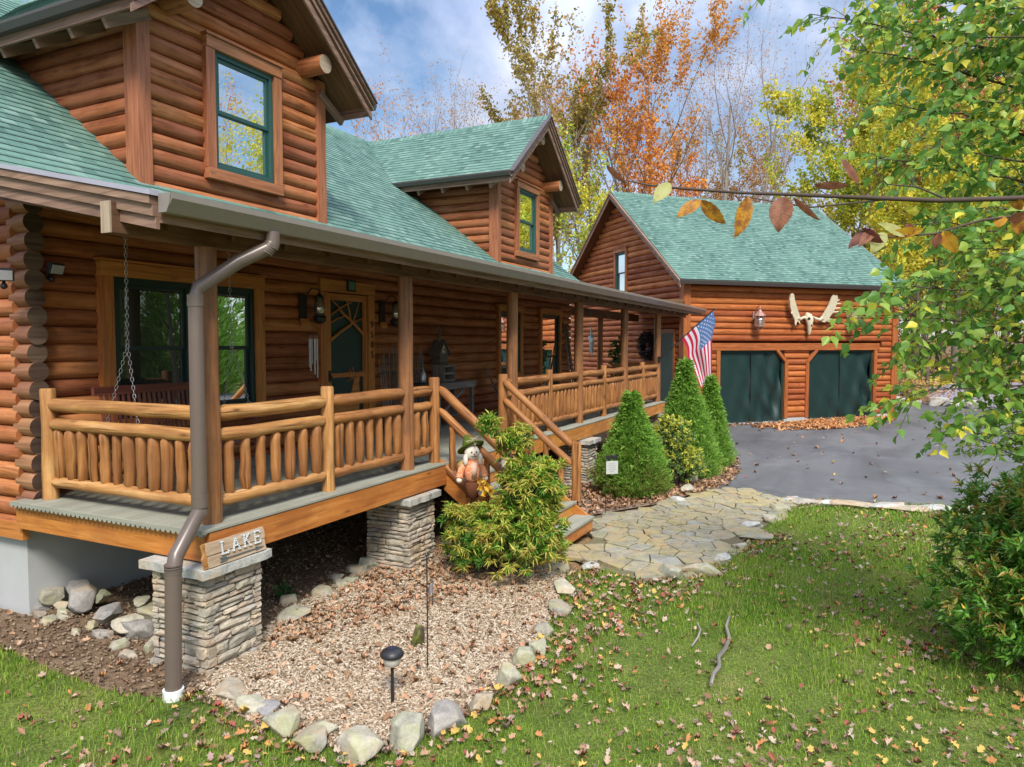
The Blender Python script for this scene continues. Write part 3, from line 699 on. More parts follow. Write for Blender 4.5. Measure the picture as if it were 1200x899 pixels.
# ------------------------------------------------ log railings
def rail_log(mb, a, b, r, n=12):
    a = Vector(a); b = Vector(b); d = (b-a).normalized(); L = (b-a).length; rg = mb.rng; sd = d.cross(Vector((0, 0, 1))).normalized()
    pts = [a, a+d*.025, a+d*.08]; rs = [r*.5, r*.72, r]
    k = max(2, int(L/.3))
    for i in range(1, k):
        pts.append(a+d*(.08+(L-.16)*i/k)+sd*rg.uniform(-.008, .008)+Vector((0, 0, rg.uniform(-.008, .008)))); rs.append(r*rg.uniform(.92, 1.06))
    pts += [b-d*.08, b-d*.025, b]; rs += [r, r*.72, r*.5]
    mb.tube(pts, rs, n, True, .035)
def baluster(mb, p, q, r):
    p = Vector(p); q = Vector(q); rg = mb.rng; pts = [p, p+(q-p)*.05, p+(q-p)*.10, p+(q-p)*.32, p+(q-p)*.55, p+(q-p)*.8, p+(q-p)*.92, p+(q-p)*.96, q]
    rs = [r*.5, r*.6, r*.97]+[r*rg.uniform(.9, 1.1) for _ in range(3)]+[r*.95, r*.6, r*.5]
    pts = [w+Vector((rg.uniform(-.005, .005), rg.uniform(-.005, .005), 0)) for w in pts]
    mb.tube(pts, rs, 9, True, .07)
rid = [100]
def railing(a, b, nbal, mat, rb=.05, name='railing'):
    a = Vector(a); b = Vector(b); rid[0] += 20; s = rid[0]
    mb = MB(s); rail_log(mb, a+V(0, 0, .90), b+V(0, 0, .90), .063); root = mb.build(name, mat, HOUSE)
    for k, (z, r) in enumerate(((.715, .058), (.165, .053))):
        q = MB(s+1+k); rail_log(q, a+V(0, 0, z), b+V(0, 0, z), r); q.build('rail', mat, root)
    for i in range(nbal):
        q = MB(s*31+i); t = (i+.75)/(nbal+.5); w = a+(b-a)*t
        baluster(q, w+V(0, 0, .185), w+V(0, 0, .69), rb*q.rng.uniform(.8, 1.15)); q.build('baluster', M['rail_far'], root)
def rail_post(x, y, z0, z1, mat, r=.062, seed=0):
    mb = MB(seed+7); g = mb.rng
    mb.tube([(x, y, z0), (x+g.uniform(-.006, .006), y, z0+(z1-z0)*.3), (x+g.uniform(-.006, .006), y+g.uniform(-.006, .006), z0+(z1-z0)*.65), (x, y, z1-.012), (x, y, z1)], [r*1.05, r*.98, r, r, r*.9], 16, True, .03)
    mb.build('railing_post', mat, HOUSE)
RA, RF = M['rail'], M['rail_far']
rail_post(0, 2.13, 0, 1.05, RA, .07, 1)
railing((0, 2.09, 0), (0, .06, 0), 12, RA)
rail_post(1.45, -.0, 0, 1.05, RA, .064, 2); rail_post(3.42, -.02, -.1, 1.06, RF, .068, 3); rail_post(5.32, -.02, -.1, 1.03, RF, .07, 4)
railing((.06, 0, 0), (1.41, 0, 0), 7, RA); railing((1.49, 0, 0), (2.77, 0, 0), 7, RF); railing((2.9, 0, 0), (3.37, 0, 0), 2, RF)
railing((5.37, 0, 0), (5.6, 0, 0), 1, RF)
for i in (2, 3, 4):
    xm = PX[i]+1.43; rail_post(xm, 0, 0, 1.04, RF, .062, 10+i)
    railing((PX[i]+.07, 0, 0), (xm-.04, 0, 0), 7, RF); railing((xm+.04, 0, 0), (PX[i+1]-.07, 0, 0), 7, RF)
railing((14.25, .1, 0), (14.25, 1.2, 0), 6, RF)
# ------------------------------------------------ steps
TR = [(-.18*k, -.15-.27*k) for k in range(1, 6)]
st = MB(141)
for zt, yf in TR: 
    st.box((4.33, yf+.14, zt-.0185), (1.72, .285, .037))
steps = st.build('porch_steps', M['deck'], HOUSE, 0.005)
q = MB(142)
for zt, yf in TR: q.box((4.33, yf+.03, zt-.037-.0715), (1.66, .022, .142))
q.build('riser', M['rim'], steps)
for x in (3.48, 5.18):
    q = MB(143+int(x)); q.prism([(-.13, -.03), (-1.46, -.93), (-1.46, G), (-1.25, G), (-.13, -.34)], (x-.02, 0, 0), (0, 1, 0), (0, 0, 1), .04); q.build('stringer', M['rim'], steps)
for x, nm in ((3.47, 'l'), (5.27, 'r')):
    ytop, ybot = -.06, -1.16; dz = -.88
    s = 150+int(x)*7
    q = MB(s); rail_log(q, (x, ytop, .93), (x, ybot+.03, .93+dz), .055); root = q.build('stair_railing', RF, HOUSE)
    for k, z in enumerate((.66, .02)):
        q = MB(s+1+k); rail_log(q, (x, ytop, z), (x, ybot+.03, z+dz), .05); q.build('rail', RF, root)
    for i in range(4):
        t = (i+.8)/4.6; y = ytop+(ybot-ytop)*t; q = MB(s+10+i); baluster(q, (x, y, .03+dz*t), (x, y, .64+dz*t), .042); q.build('baluster', RF, root)
    q = MB(s+30); q.tube([(x, ybot-.04, -.72 if x > 5 else G), (x, ybot-.04, -.3), (x, ybot-.04, .08), (x, ybot-.04, .10)], [.07, .068, .068, .062], 16, True, .03); q.build('newel_post', RF, root)
# ------------------------------------------------ porch windows and door
window(HOUSE, (.66, YW-.045, .52), (1, 0, 0), (0, -1, 0), 2.27, 1.84, M['trim'], M['frame_dark'], M['glass_porch'], .15, 2)
window(HOUSE, (9.68, YW-.045, .72), (1, 0, 0), (0, -1, 0), 1.24, 1.62, M['trim'], M['frame_dark'], M['glass_porch'], .12, 1)
window(HOUSE, (11.9, YW-.045, -.0), (1, 0, 0), (0, -1, 0), 1.36, 2.36, M['trim'], M['frame_dark'], M['glass_porch'], .12, 1, 'glazed_door')
mb = MB(171)
mb.box((4.12, YW-.05, 1.12), (.15, .11, 2.24)); mb.box((5.25, YW-.05, 1.12), (.15, .11, 2.24)); mb.box((4.685, YW-.055, 2.335), (1.30, .12, .18))
door = mb.build('door', M['trim'], HOUSE, 0.004)
mb = MB(172); mb.box((4.685, YW-.02, 1.12), (.97, .03, 2.23)); mb.build('inner_door', M['door_green'], door)
mb = MB(173); yS = YW-.06
for c, d in (((4.25, yS, 1.12), (.09, .035, 2.22)), ((5.12, yS, 1.12), (.09, .035, 2.22)), ((4.685, yS, 2.18), (.78, .035, .1)), ((4.685, yS, .10), (.78, .035, .18)), ((4.685, yS, 1.0), (.78, .03, .07))): mb.box(c, d)
def branch(p0, p1, r): mb.tube([(4.25+.87*p0[0], yS-.005, p0[1]), (4.25+.87*((p0[0]+p1[0])/2), yS-.008, (p0[1]+p1[1])/2+.015), (4.25+.87*p1[0], yS-.005, p1[1])], [r, r*.85, r*.7], 7)
for p0, p1, r in (((.03, 1.52), (.62, 1.78), .028), ((.97, 1.62), (.3, 1.98), .028), ((.62, 1.78), (.5, 2.14), .016), ((.66, 1.79), (.85, 2.14), .016), ((.05, 1.9), (.62, 2.12), .018), ((.62, 1.78), (.97, 1.88), .02), ((.45, 1.9), (.1, 2.13), .016), ((.03, 1.78), (.45, 1.9), .014)): branch(p0, p1, r)
mb.build('screen_door', M['trim'], door, 0.003)
mb = MB(174)   # howling elk cut-out standing in the lower panel
P = [(.10, .19), (.10, .48), (.2, .56), (.45, .6), (.6, .68), (.66, .80), (.70, .92), (.86, 1.04), (.93, 1.06), (.94, 1.02), (.86, .95), (.84, .86), (.86, .7), (.84, .5), (.80, .19)]
mb.prism([(4.25+.87*x, z) for x, z in P], (0, yS+.01, 0), (1, 0, 0), (0, 0, 1), -.02)
for p0, p1 in (((.72, .93), (.5, .98)), ((.62, .955), (.52, 1.06)), ((.68, .94), (.56, 1.1)), ((.66, .945), (.45, .9)), ((.72, .95), (.64, 1.12))): 
    mb.tube([(4.25+.87*p0[0], yS, p0[1]), (4.25+.87*p1[0], yS, p1[1])], .008, 5)
mb.build('elk_cutout', M['trim'], door)
mb = MB(175); mb.ball((4.24, yS-.05, .98), .028); mb.box((4.24, yS-.02, 1.0), (.035, .02, .16)); mb.tube([(4.24, yS-.05, 1.08), (4.24, yS-.05, .9)], .008, 6); mb.build('handle', M['black'], door)
def text_mesh(name, s, size, mat, parent, loc, rot, extr=0.006):
    cu = bpy.data.curves.new(name, 'FONT'); cu.body = s; cu.size = size; cu.extrude = extr; cu.align_x = 'CENTER'; cu.align_y = 'CENTER'
    tmp = bpy.data.objects.new(name+'_tmp', cu); COL.objects.link(tmp); bpy.context.view_layer.update()
    me = bpy.data.meshes.new_from_object(tmp.evaluated_get(bpy.context.evaluated_depsgraph_get())); bpy.data.objects.remove(tmp)
    me.materials.clear(); me.materials.append(mat)
    o = bpy.data.objects.new(name, me); COL.objects.link(o); o.parent = parent; o.location = loc; o.rotation_euler = rot
    return o
for i, ch in enumerate('9505'): text_mesh('house_number', ch, .15, M['black'], door, (5.25, YW-.112, 1.78-.16*i), (math.pi/2, 0, 0))
mb = MB(176); mb.box((4.72, YW-.125, 2.36), (.2, .02, .17)); dp = mb.build('door_plaque', M['black'], door)
mb = MB(177); mb.box((4.72, YW-.138, 2.36), (.15, .006, .12)); mb.build('plaque_face', plain('plaque_green', (.10, .22, .16), .5), dp)

# ------------------------------------------------ dormers
def dormer(cx, glass_m, seed, nm):
    yf, hw = 2.30, 1.41; pk, tipz, hr, yr0 = 6.56, 4.97, 1.92, 1.70; sl = (pk-tipz)/hr
    wz = lambda a: pk-.17-sl*abs(a)
    clip = lambda z: (cx-min(hw, max(0, (pk-.19-z)/sl)), cx+min(hw, max(0, (pk-.19-z)/sl)))
    w0, w1, z0, z1 = cx-.55, cx+.55, 3.5, 5.02
    log_wall('dormer_front_wall', HOUSE, M['log'], (0, yf, 0), (1, 0, 0), (0, -1, 0), cx-hw, cx+hw, 3.1, pk, .175, .075, [(w0, w1, z0, z1)], clip, seed)
    for sx in (-1, 1):
        log_wall('dormer_side_wall', HOUSE, M['log'], (cx+sx*hw, yf, 0), (0, 1, 0), (sx, 0, 0), 0, 3.2, 3.1, 5.2, .175, .075, [], lambda z: (0, (z+.12-ZB)/SL+YB-yf+.05), seed+1+sx)
        mb = MB(seed+5+sx); mb.box((cx+sx*(hw+.01), yf+.01, 4.19), (.17, .21, 2.0)); mb.build('corner_board', M['trim_dormer'], HOUSE, 0.006)
        # roof
        E0, E1 = (cx+sx*hr, yr0, tipz), (cx+sx*hr, 7.0, tipz)
        shingles('dormer_roof', HOUSE, M['shingle'], E0 if sx < 0 else E1, E1 if sx < 0 else E0, (-sx*hr, 0, pk-tipz), math.hypot(hr, pk-tipz))
        mb = MB(seed+9+sx)
        mb.bar((cx+sx*(hr-.03), yr0+.02, tipz-.115), (cx+sx*(hr-.03), 4.7, tipz-.115), .035, .17)
        mb.build('eave_board', M['fascia'], HOUSE, 0.003)
        mb = MB(seed+19+sx)
        X = -sx
        mb.prism([(0, 0), (0, .1), (-.1*X*-1*-1, .1), (-.07*X, .0)] if False else [(0, -.10), (0, -.005), (sx*.11, -.005), (sx*.11, -.035), (sx*.075, -.10)], (cx+sx*(hr-.01), yr0-.01, tipz), (1, 0, 0), (0, 0, 1), -(4.75-yr0)); mb.build('dormer_gutter', M['gutter_dark'], HOUSE)
        for y in (2.75, 3.35, 3.95, 4.4, 2.2): mb = MB(seed+29+sx); mb.bar((cx+sx*(hw-.05), y, tipz-.02+.06), (cx+sx*(hr-.06), y, tipz-.24+.0), .05, .11); mb.build('rafter_tail', M['fascia'], HOUSE)
        # stepped bargeboards
        mb = MB(seed+39+sx)
        for k, (d0, d1, y0) in enumerate(((-.30, -.17, .0), (-.17, -.095, -.03), (-.095, -.012, -.06))):
            P = [(cx, pk+d1), (cx+sx*hr*1.0, tipz+d1), (cx+sx*hr*1.0, tipz+d0+.05), (cx, pk+d0)]
            if sx > 0: P = P[::-1]
            mb.prism(P, (0, yr0+.03, 0), (1, 0, 0), (0, 0, 1), (.03-y0))
        mb.build('bargeboard', M['fascia'], HOUSE, 0.003)
        mb = MB(seed+49+sx); P = [(cx, pk+.012), (cx+sx*(hr+.02), tipz-.005), (cx+sx*(hr+.02), tipz-.03), (cx, pk-.014)]
        mb.prism(P if sx < 0 else P[::-1], (0, yr0+.03, 0), (1, 0, 0), (0, 0, 1), .115); mb.build('dormer_drip_edge', M['gutter_dark'], HOUSE)
        # round purlin log carrying the overhang, with a knee brace
        mb = MB(seed+59+sx); zp = 5.25; mb.tube([(cx+sx*1.07, 3.2, zp), (cx+sx*1.07, yr0+.13, zp)], .12, 18, True, .015, 0, True, 1)
        mb.build('purlin_log', [M['log'], M['endgrain']], HOUSE)
    mb = MB(seed+80); mb.tube([(cx+.03, 3.2, pk-.48), (cx+.03, yr0+.14, pk-.48)], .115, 18, True, .015, 0, True, 1); mb.build('purlin_log', [M['log'], M['endgrain']], HOUSE)
    mb = MB(seed+81); mb.prism([(-.15, -.135), (0, .008), (.15, -.135), (.15, -.112), (0, .032), (-.15, -.112)], (cx, yr0-.01, pk), (1, 0, 0), (0, 0, 1), -(7.0-yr0)); mb.build('dormer_ridge', M['shingle'], HOUSE)
    mb = MB(seed+82)   # soffit slab
    mb.prism([(cx-hr+.02, tipz-.10), (cx, pk-.14), (cx+hr-.02, tipz-.10), (cx+hr-.02, tipz-.014), (cx, pk-.02), (cx-hr+.02, tipz-.014)], (0, yr0+.01, 0), (1, 0, 0), (0, 0, 1), -(6.9-yr0)); mb.build('dormer_soffit', M['soffit'], HOUSE)
    window(HOUSE, (cx-.62, yf-.045, 3.43), (1, 0, 0), (0, -1, 0), 1.22, 1.68, M['trim_dormer'], M['frame_green'], glass_m, .13, 1)
dormer(2.60, M['glass_up'], 200, 'near'); dormer(11.0, M['glass_far'], 400, 'far')
# ================================================================== garage, turned 45 degrees
GC = V(18.97, .38, 0); GA = -math.atan2(.696, .718)
GAR = empty('log_garage', GC, GA, 'detached two bay log garage with green shingle roof and green screened doors', 'garage')
GW, GDp = 8.66, 8.64; EZg = 3.50; ov = .37; RZg = 7.06; ym = GDp/2; slg = (RZg-EZg)/(ym+ov)
d1, d2 = (1.28, 3.86), (4.87, 7.73); dt = 1.27
log_wall('front_wall', GAR, M['log_garage'], (0, 0, 0), (1, 0, 0), (0, -1, 0), .1, GW-.1, G+.12, EZg+.2, .2, .085, [(d1[0], d1[1], -3, dt+.1), (d2[0], d2[1], -3, dt+.1), (.9, 8.1, dt+.02, dt+.22)], None, 601)
gc2 = lambda z: (0, GDp) if z < EZg else (max(0, (z+.16-EZg)/slg-ov), min(GDp, GDp+ov-(z+.16-EZg)/slg))
log_wall('gable_wall', GAR, M['log'], (0, 0, 0), (0, 1, 0), (-1, 0, 0), .1, GDp, G+.12, RZg, .2, .085, [(3.62, 4.62, 3.25, 5.0), (.5, 1.35, -2, 2.0)], gc2, 602)
log_wall('gable_wall', GAR, M['log_garage'], (GW, 0, 0), (0, 1, 0), (1, 0, 0), .1, GDp, G+.12, RZg, .2, .085, [], gc2, 603)
log_wall('back_wall', GAR, M['log_garage'], (0, GDp, 0), (1, 0, 0), (0, 1, 0), 0, GW, G+.12, EZg+.2, .2, .085, [], None, 604)
mb = MB(605)
for a, b in ((0, d1[0]), (d1[1], d2[0]), (d2[1], GW)): mb.box(((a+b)/2, .06, G+.02), (b-a-.02, .3, .24))
mb.box((.06, GDp/2, G+.02), (.3, GDp-.3, .24)); mb.box((GW-.06, GDp/2, G+.02), (.3, GDp-.3, .24)); mb.build('foundation', M['concrete'], GAR)
for x in (.0, GW): mb = MB(606); mb.box((x, .0, (G+.15+EZg+.1)/2), (.26, .26, EZg+.1-G-.15)); mb.build('corner_board', M['trim_garage'], GAR, 0.008)
# roof
shingles('roof', GAR, M['shingle'], (-.42, -ov, EZg), (GW+.42, -ov, EZg), (0, ym+ov, RZg-EZg), math.hypot(ym+ov, RZg-EZg))
shingles('roof', GAR, M['shingle'], (GW+.42, GDp+ov, EZg), (-.42, GDp+ov, EZg), (0, -ym-ov, RZg-EZg), math.hypot(ym+ov, RZg-EZg))
mb = MB(607); mb.prism([(-ov, EZg-.13), (-ov, EZg-.015), (ym, RZg-.015), (GDp+ov, EZg-.015), (GDp+ov, EZg-.13), (ym, RZg-.16)], (-.40, 0, 0), (0, 1, 0), (0, 0, 1), GW+.80); mb.build('soffit', M['soffit'], GAR)
mb = MB(608); mb.prism([(-.16, -.125), (0, .006), (.16, -.125), (.16, -.1), (0, .035), (-.16, -.1)], (-.42, ym, RZg), (0, 1, 0), (0, 0, 1), GW+.84); mb.build('ridge_cap', M['shingle'], GAR)
for x, sx in ((-.42, -1), (GW+.42, 1)):
    mb = MB(609)
    for (y0, z0), (y1, z1) in (((-ov-.03, EZg-.02), (ym, RZg)), ((ym, RZg), (GDp+ov, EZg))):
        for dz0, dz1, th in ((-.24, -.10, .04), (-.10, -.018, .065)): mb.prism([(y0, z0+dz0), (y1, z1+dz0), (y1, z1+dz1-.002), (y0, z0+dz1-.002)], (x if sx > 0 else x-th, 0, 0), (0, 1, 0), (0, 0, 1), th)
    mb.build('rake_board', M['fascia'], GAR, 0.003)
mb = MB(610); mb.prism([(0, 0), (0, .13), (-.12, .13), (-.12, .10), (-.08, 0)], (-.45, -ov-.005, EZg-.15), (0, 1, 0), (0, 0, 1), GW+.9); mb.build('gutter', M['gutter_dark'], GAR)
# door openings: header, jambs, clipped corners
mb = MB(611)
mb.box((GW/2, -.07, dt+.12), (7.25, .1, .24))
for a, b in (d1, d2):
    for x, s in ((a, -1), (b, 1)):
        mb.box((x+s*.065, -.065, (G+.13+dt-.34)/2), (.135, .1, dt-.34-G-.13))
        if (x, s) in ((d1[1], 1), (d2[0], -1)): mb.bar((x+s*.05, -.06, dt-.38), (x-s*.33, -.06, dt+.01), .1, .13, (0, 1, 0))
        else: mb.box((x+s*.065, -.065, dt-.17), (.135, .1, .335))
mb.build('door_trim', M['trim_garage'], GAR, 0.006)
for k, (a, b) in enumerate((d1, d2)):
    mb = MB(620+k); n = 4; hh = (dt-G)/n
    for i in range(n):
        mb.box(((a+b)/2, .20, G+hh*(i+.5)), (b-a, .05, hh-.012))
        for j in range(4): mb.box((a+(b-a)*(j+.5)/4, .17, G+hh*(i+.5)), ((b-a)/4-.16, .03, hh-.18))
    gd = mb.build('garage_door', M['door_green'], GAR, 0.004)
    mb = MB(623+k)
    for j in range(4): mb.box((a+(b-a)*(j+.5)/4, .148, dt-hh*.5), ((b-a)/4-.22, .006, hh-.26))
    mb.build('door_pane', M['glass_porch'], gd)
    mb = MB(626+k)
    for x in (a+.04, b-.04): mb.box((x, .0, (G+dt)/2), (.08, .05, dt-G-.02))
    mb.box(((a+b)/2, .0, dt-.04), (b-a-.17, .05, .07)); mb.build('door_frame', M['frame_dark'], gd)
    # two loose mesh curtains meeting at a seam
    for s in (0, 1):
        mb = MB(630+2*k+s); nx, nz = 46, 40; x0 = a+.07+s*(b-a-.14)/2; w = (b-a-.14)/2; vs = []
        for i in range(nx+1):
            for j in range(nz+1):
                u, v = i/nx, j/nz; seam = (1-u) if s == 0 else u
                dg = math.sin((u*1.0+v*1.5+k*.6+s)*9.0)*.5+math.sin((u*2.1-v*1.0+s*2+k)*6.1)*.4+math.sin((u*3.1+v*2.6)*5+k*2)*.25
                amp = .10*(0.25+seam)*(.35+(1-v)**.7) if s == 1 else .05*(.15+u)*(.3+(1-v))
                y = .035+amp*dg-.01*math.sin(v*3)
                zb_ = G+.03+(.05*max(0, 1-abs(u-.25)*5) if (k == 1 and s == 1) else 0)
                vs.append((x0+w*u+.006*math.sin(v*7+k)*seam, y, zb_+(dt-G-.06)*v - (0 if v > .02 else .0)))
        F = [(i*(nz+1)+j, (i+1)*(nz+1)+j, (i+1)*(nz+1)+j+1, i*(nz+1)+j+1) for i in range(nx) for j in range(nz)]
        mb.add(vs, F, None, 0, True); mb.build('door_screen', M['screen'], gd)
    mb = MB(640+k); mb.bar(((a+b)/2, -.003, G+.03), ((a+b)/2, -.003, dt-.08), .03, .012, (0, 1, 0)); mb.build('screen_zip', M['black'], gd)
    mb = MB(650+k); mb.box(((a+b)/2, .0, G+.012), (b-a, .3, .03)); mb.build('threshold', M['concrete'], gd)
window(GAR, (-.04, 4.62, 3.2), (0, -1, 0), (-1, 0, 0), 1.0, 1.82, M['trim_garage'], M['frame_green'], M['glass_far'], .13, 1)
mb = MB(660); mb.box((-.06, .92, .42), (.1, .95, 3.1)); sd = mb.build('side_door', M['trim_garage'], GAR, .004)
mb = MB(661); mb.box((-.10, .92, .36), (.05, .8, 2.95)); mb.build('door_panel', plain('side_door_green', (.05, .10, .085), .5), sd)
mb = MB(662); mb.ball((-.17, 1.22, .0), .035); mb.build('handle', M['steel'], sd)
def gpt(s, t, z): return Matrix.Rotation(GA, 4, 'Z') @ V(s, t, z)+GC
# ------------------------------------------------ lanterns, skull
def lantern(name, loc, rz, mat, label, group, sc=1.0):
    L = empty(name, loc, rz, label, 'wall lamp', group)
    mb = MB(5); mb.box((0, -.01, .05), (.12, .02, .22)); mb.tube([(0, -.02, .08), (0, -.1, .26), (0, -.2, .30), (0, -.24, .24), (0, -.22, .19)], .013, 8); mb.build('bracket', mat, L)
    mb = MB(6); mb.lathe([(.02, .20), (.05, .17), (.06, .14), (.15, .05), (.155, .03), (.13, .03)], (0, -.22, 0), 8, 0, False); mb.lathe([(.11, -.25), (.135, -.24), (.135, -.22), (.11, -.215)], (0, -.22, 0), 8, 0, False)
    for k in range(8): a = k*math.pi/4; mb.bar((.125*math.cos(a), -.22+.125*math.sin(a), -.22), (.13*math.cos(a), -.22+.13*math.sin(a), .04), .012, .012)
    for z in (-.08, ): mb.tube([(.128*math.cos(k*math.pi/4), -.22+.128*math.sin(k*math.pi/4), z) for k in range(8)], .006, 4, False, 0, 0, False, None, True)
    for k in range(4): a = k*math.pi/2+.4; mb.bar((.09*math.cos(a), -.22+.09*math.sin(a), -.25), (.07*math.cos(a), -.22+.07*math.sin(a), -.32), .02, .02)
    mb.build('cage', mat, L)
    mb = MB(7); mb.lathe([(.09, -.21), (.10, -.15), (.095, .02)], (0, -.22, 0), 10); mb.build('glass', M['lampglass'], L)
    L.scale = (sc,)*3
    return L
lantern('wall_lantern', gpt(2.59, -.09, 2.35), GA, M['copper'], 'verdigris caged copper lantern above the left garage door', 'copper lanterns on the garage', 1.25)
lantern('wall_lantern', gpt(6.53, -.09, 2.35), GA, M['copper'], 'caged copper lantern above the right garage door, half behind birch leaves', 'copper lanterns on the garage', 1.25)
SK = empty('moose_skull', gpt(4.72, -.1, 2.3), GA, 'bleached moose skull with wide palmate antlers above the garage doors', 'antlers')
mb = MB(9); mb.tube([(0, .0, .22), (0, -.08, .12), (0, -.14, -.02), (0, -.15, -.2), (0, -.14, -.42), (0, -.13, -.5)], [.05, .13, .14, .09, .06, .035], 12, True, .05)
mb.ball((-.12, -.1, .05), .06); mb.ball((.12, -.1, .05), .06); mb.build('skull', M['bone'], SK)
mb = MB(10); mb.ball((-.085, -.215, .03), .05); mb.ball((.085, -.215, .03), .05); mb.ball((0, -.215, -.18), .035, 10, 6, 0, (1, 1, 2.2)); mb.build('eye_socket', M['black'], SK)
def antler(sx, P, tines, tilt, sc=.8):
    mb = MB(11)
    mb.tube([(sx*.1, -.06, .1), (sx*.3, -.1, .04), (sx*.42, -.14, .0), (sx*.52, -.16, .06)], [.045, .05, .055, .08], 8)
    O = V(sx*.1, -.16, 0); X = V(sx*sc, tilt, 0); Y = V(0, -.10, .80)
    mb.prism(P if sx < 0 else P[::-1], O, X, Y, .05)
    for a, b, r in tines: mb.tube([O+X*a[0]+Y*a[1], O+X*(a[0]*.4+b[0]*.6)+Y*(a[1]*.4+b[1]*.6)+V(0, -.03, 0), O+X*b[0]+Y*b[1]+V(0, -.06, 0)], [r, r*.8, r*.25], 6)
    mb.build('antler', M['bone'], SK, 0.01)
PL = [(.5, -.08), (.42, .05), (.55, .25), (.78, .62), (.92, .98), (1.02, 1.06), (1.10, .98), (1.18, 1.05), (1.24, .94), (1.22, .7), (1.12, .4), (.95, .18), (.8, .0), (.66, -.10)]
antler(1, PL, [((1.2, .8), (1.36, .86), .035), ((1.2, .68), (1.46, .7), .035), ((1.14, .48), (1.5, .52), .035), ((1.05, .32), (1.5, .36), .035), ((.86, .06), (1.2, -.08), .045), ((.84, .0), (1.42, -.02), .04), ((.8, -.02), (1.3, -.2), .035)], .05)
PR = [(.5, -.1), (.38, .05), (.5, .22), (.66, .5), (.82, .8), (.9, 1.02), (.98, 1.06), (1.06, 1.0), (1.10, .8), (1.02, .5), (.86, .2), (.72, 0), (.62, -.1)]
antler(-1, PR, [((.66, -.05), (.7, -.26), .045), ((.5, -.06), (.45, -.2), .03), ((.92, .3), (.98, .22), .03)], -.04, .78)
# ================================================================== things on and around the porch
def chain(mb, a, b, link=.05, w=.012, r=.0028):
    a = Vector(a); b = Vector(b); L = (b-a).length; n = max(2, int(L/(link*.8))); d = (b-a)/n; dn = d.normalized()
    s1 = dn.orthogonal().normalized(); s2 = dn.cross(s1)
    for i in range(n):
        c = a+d*(i+.5); s = s1 if i % 2 else s2
        P = [c-dn*link*.5, c-dn*link*.3+s*w, c+dn*link*.3+s*w, c+dn*link*.5, c+dn*link*.3-s*w, c-dn*link*.3-s*w]
        mb.tube(P, r, 4, False, 0, 0, True, None, True)
SW = empty('porch_swing', (.93, 1.4, .42), 0, 'dark red slatted porch swing hanging on chains before the near window', 'porch swing')
mb = MB(1)
for i in range(6): mb.box((0, -.24+.09*i, 0), (1.42, .075, .02))
for x in (-.66, 0, .66): mb.bar((x, -.3, -.03), (x, .27, -.03), .045, .05)
mb.build('seat', M['swing'], SW, .004)
mb = MB(2); bk = lambda z: .27+.14*z
mb.bar((-.74, bk(.6), .60), (.74, bk(.6), .60), .035, .085); mb.bar((-.70, bk(.08), .06), (.70, bk(.08), .06), .03, .06)
for i in range(24): x = -.66+1.32*i/23; mb.bar((x, bk(.08), .08), (x, bk(.58), .57), .03, .014, (0, 1, 0))
mb.build('backrest', M['swing'], SW, .003)
for sx in (-1, 1):
    mb = MB(3+sx); mb.bar((sx*.69, -.30, .24), (sx*.69, .33, .26), .065, .025); mb.bar((sx*.69, -.27, -.02), (sx*.69, -.27, .23), .04, .04, (1, 0, 0)); mb.build('armrest', M['swing'], SW, .004)
    mb = MB(13+sx); T = V(sx*.61, 0, 2.06); Sp = V(sx*.62, 0, 1.05)
    chain(mb, T, Sp); chain(mb, Sp, (sx*.70, -.24, .2)); chain(mb, Sp, (sx*.70, .26, .2)); mb.tube([T+V(0, 0, .0), T+V(0, 0, .14)], .006, 5); mb.build('chain', M['steel'], SW)
# --- flood lights at the wall corner
for k, (p, a, lb) in enumerate(((at(4, 322, y=2.12), -.5, 'small grey flood light with solar panel at the far left log ends'), (at(60, 315, y=2.28), .2, 'small black flood light on the porch wall beside the log ends'))):
    F = empty('flood_light', p, a, lb, 'flood light', 'flood lights')
    mb = MB(3); mb.box((0, -.05, 0), (.16, .05, .11), Matrix.Rotation(.35, 3, 'X')); mb.build('housing', M['black'], F, .006)
    mb = MB(4); mb.box((0, -.078, -.01), (.13, .008, .085), Matrix.Rotation(.35, 3, 'X')); mb.build('lens', M['flash'], F)
    mb = MB(5); mb.tube([(0, -.02, -.02), (0, .04, -.09), (0, .12, -.09)], .014, 8); mb.ball((0, .0, -.1), .03); mb.build('bracket', M['black'], F)
# --- wall lanterns by the door
for k, (x, lb) in enumerate(((3.74, 'black oil lamp style wall lantern left of the door, above the wind chime'), (5.60, 'black oil lamp style wall lantern right of the door and its number'))):
    L = empty('porch_lantern', (x, YW-.1, 2.0), 0, lb, 'wall lamp', 'lanterns either side of the door')
    mb = MB(5); mb.box((-.06, .0, .0), (.14, .02, .34)); mb.tube([(-.05, 0, .12), (.02, -.1, .26), (.12, -.14, .24), (.12, -.14, .17)], .011, 6); mb.build('back_plate', M['black'], L)
    mb = MB(6); mb.lathe([(.09, .12), (.03, .17), (.02, .18)], (.12, -.14, 0), 10); mb.lathe([(.04, -.24), (.09, -.2), (.09, -.13), (.06, -.12)], (.12, -.14, 0), 12); mb.tube([(.03, -.14, -.15), (.02, -.14, 0), (.05, -.14, .13)], .008, 5); mb.tube([(.21, -.14, -.15), (.22, -.14, 0), (.19, -.14, .13)], .008, 5); mb.build('lamp_body', M['black'], L)
    mb = MB(7); mb.lathe([(.05, -.12), (.075, -.05), (.06, .03), (.04, .12)], (.12, -.14, 0), 12); mb.build('globe', M['lampglass'], L)
    mb = MB(8); mb.box((-.02, .0, -.22), (.16, .03, .1)); mb.build('mounting_block', M['trim'], L)
CH = empty('wind_chime', at(367, 392, y=2.15), 0, 'silver tube wind chime hanging beside the door frame', 'wind chime')
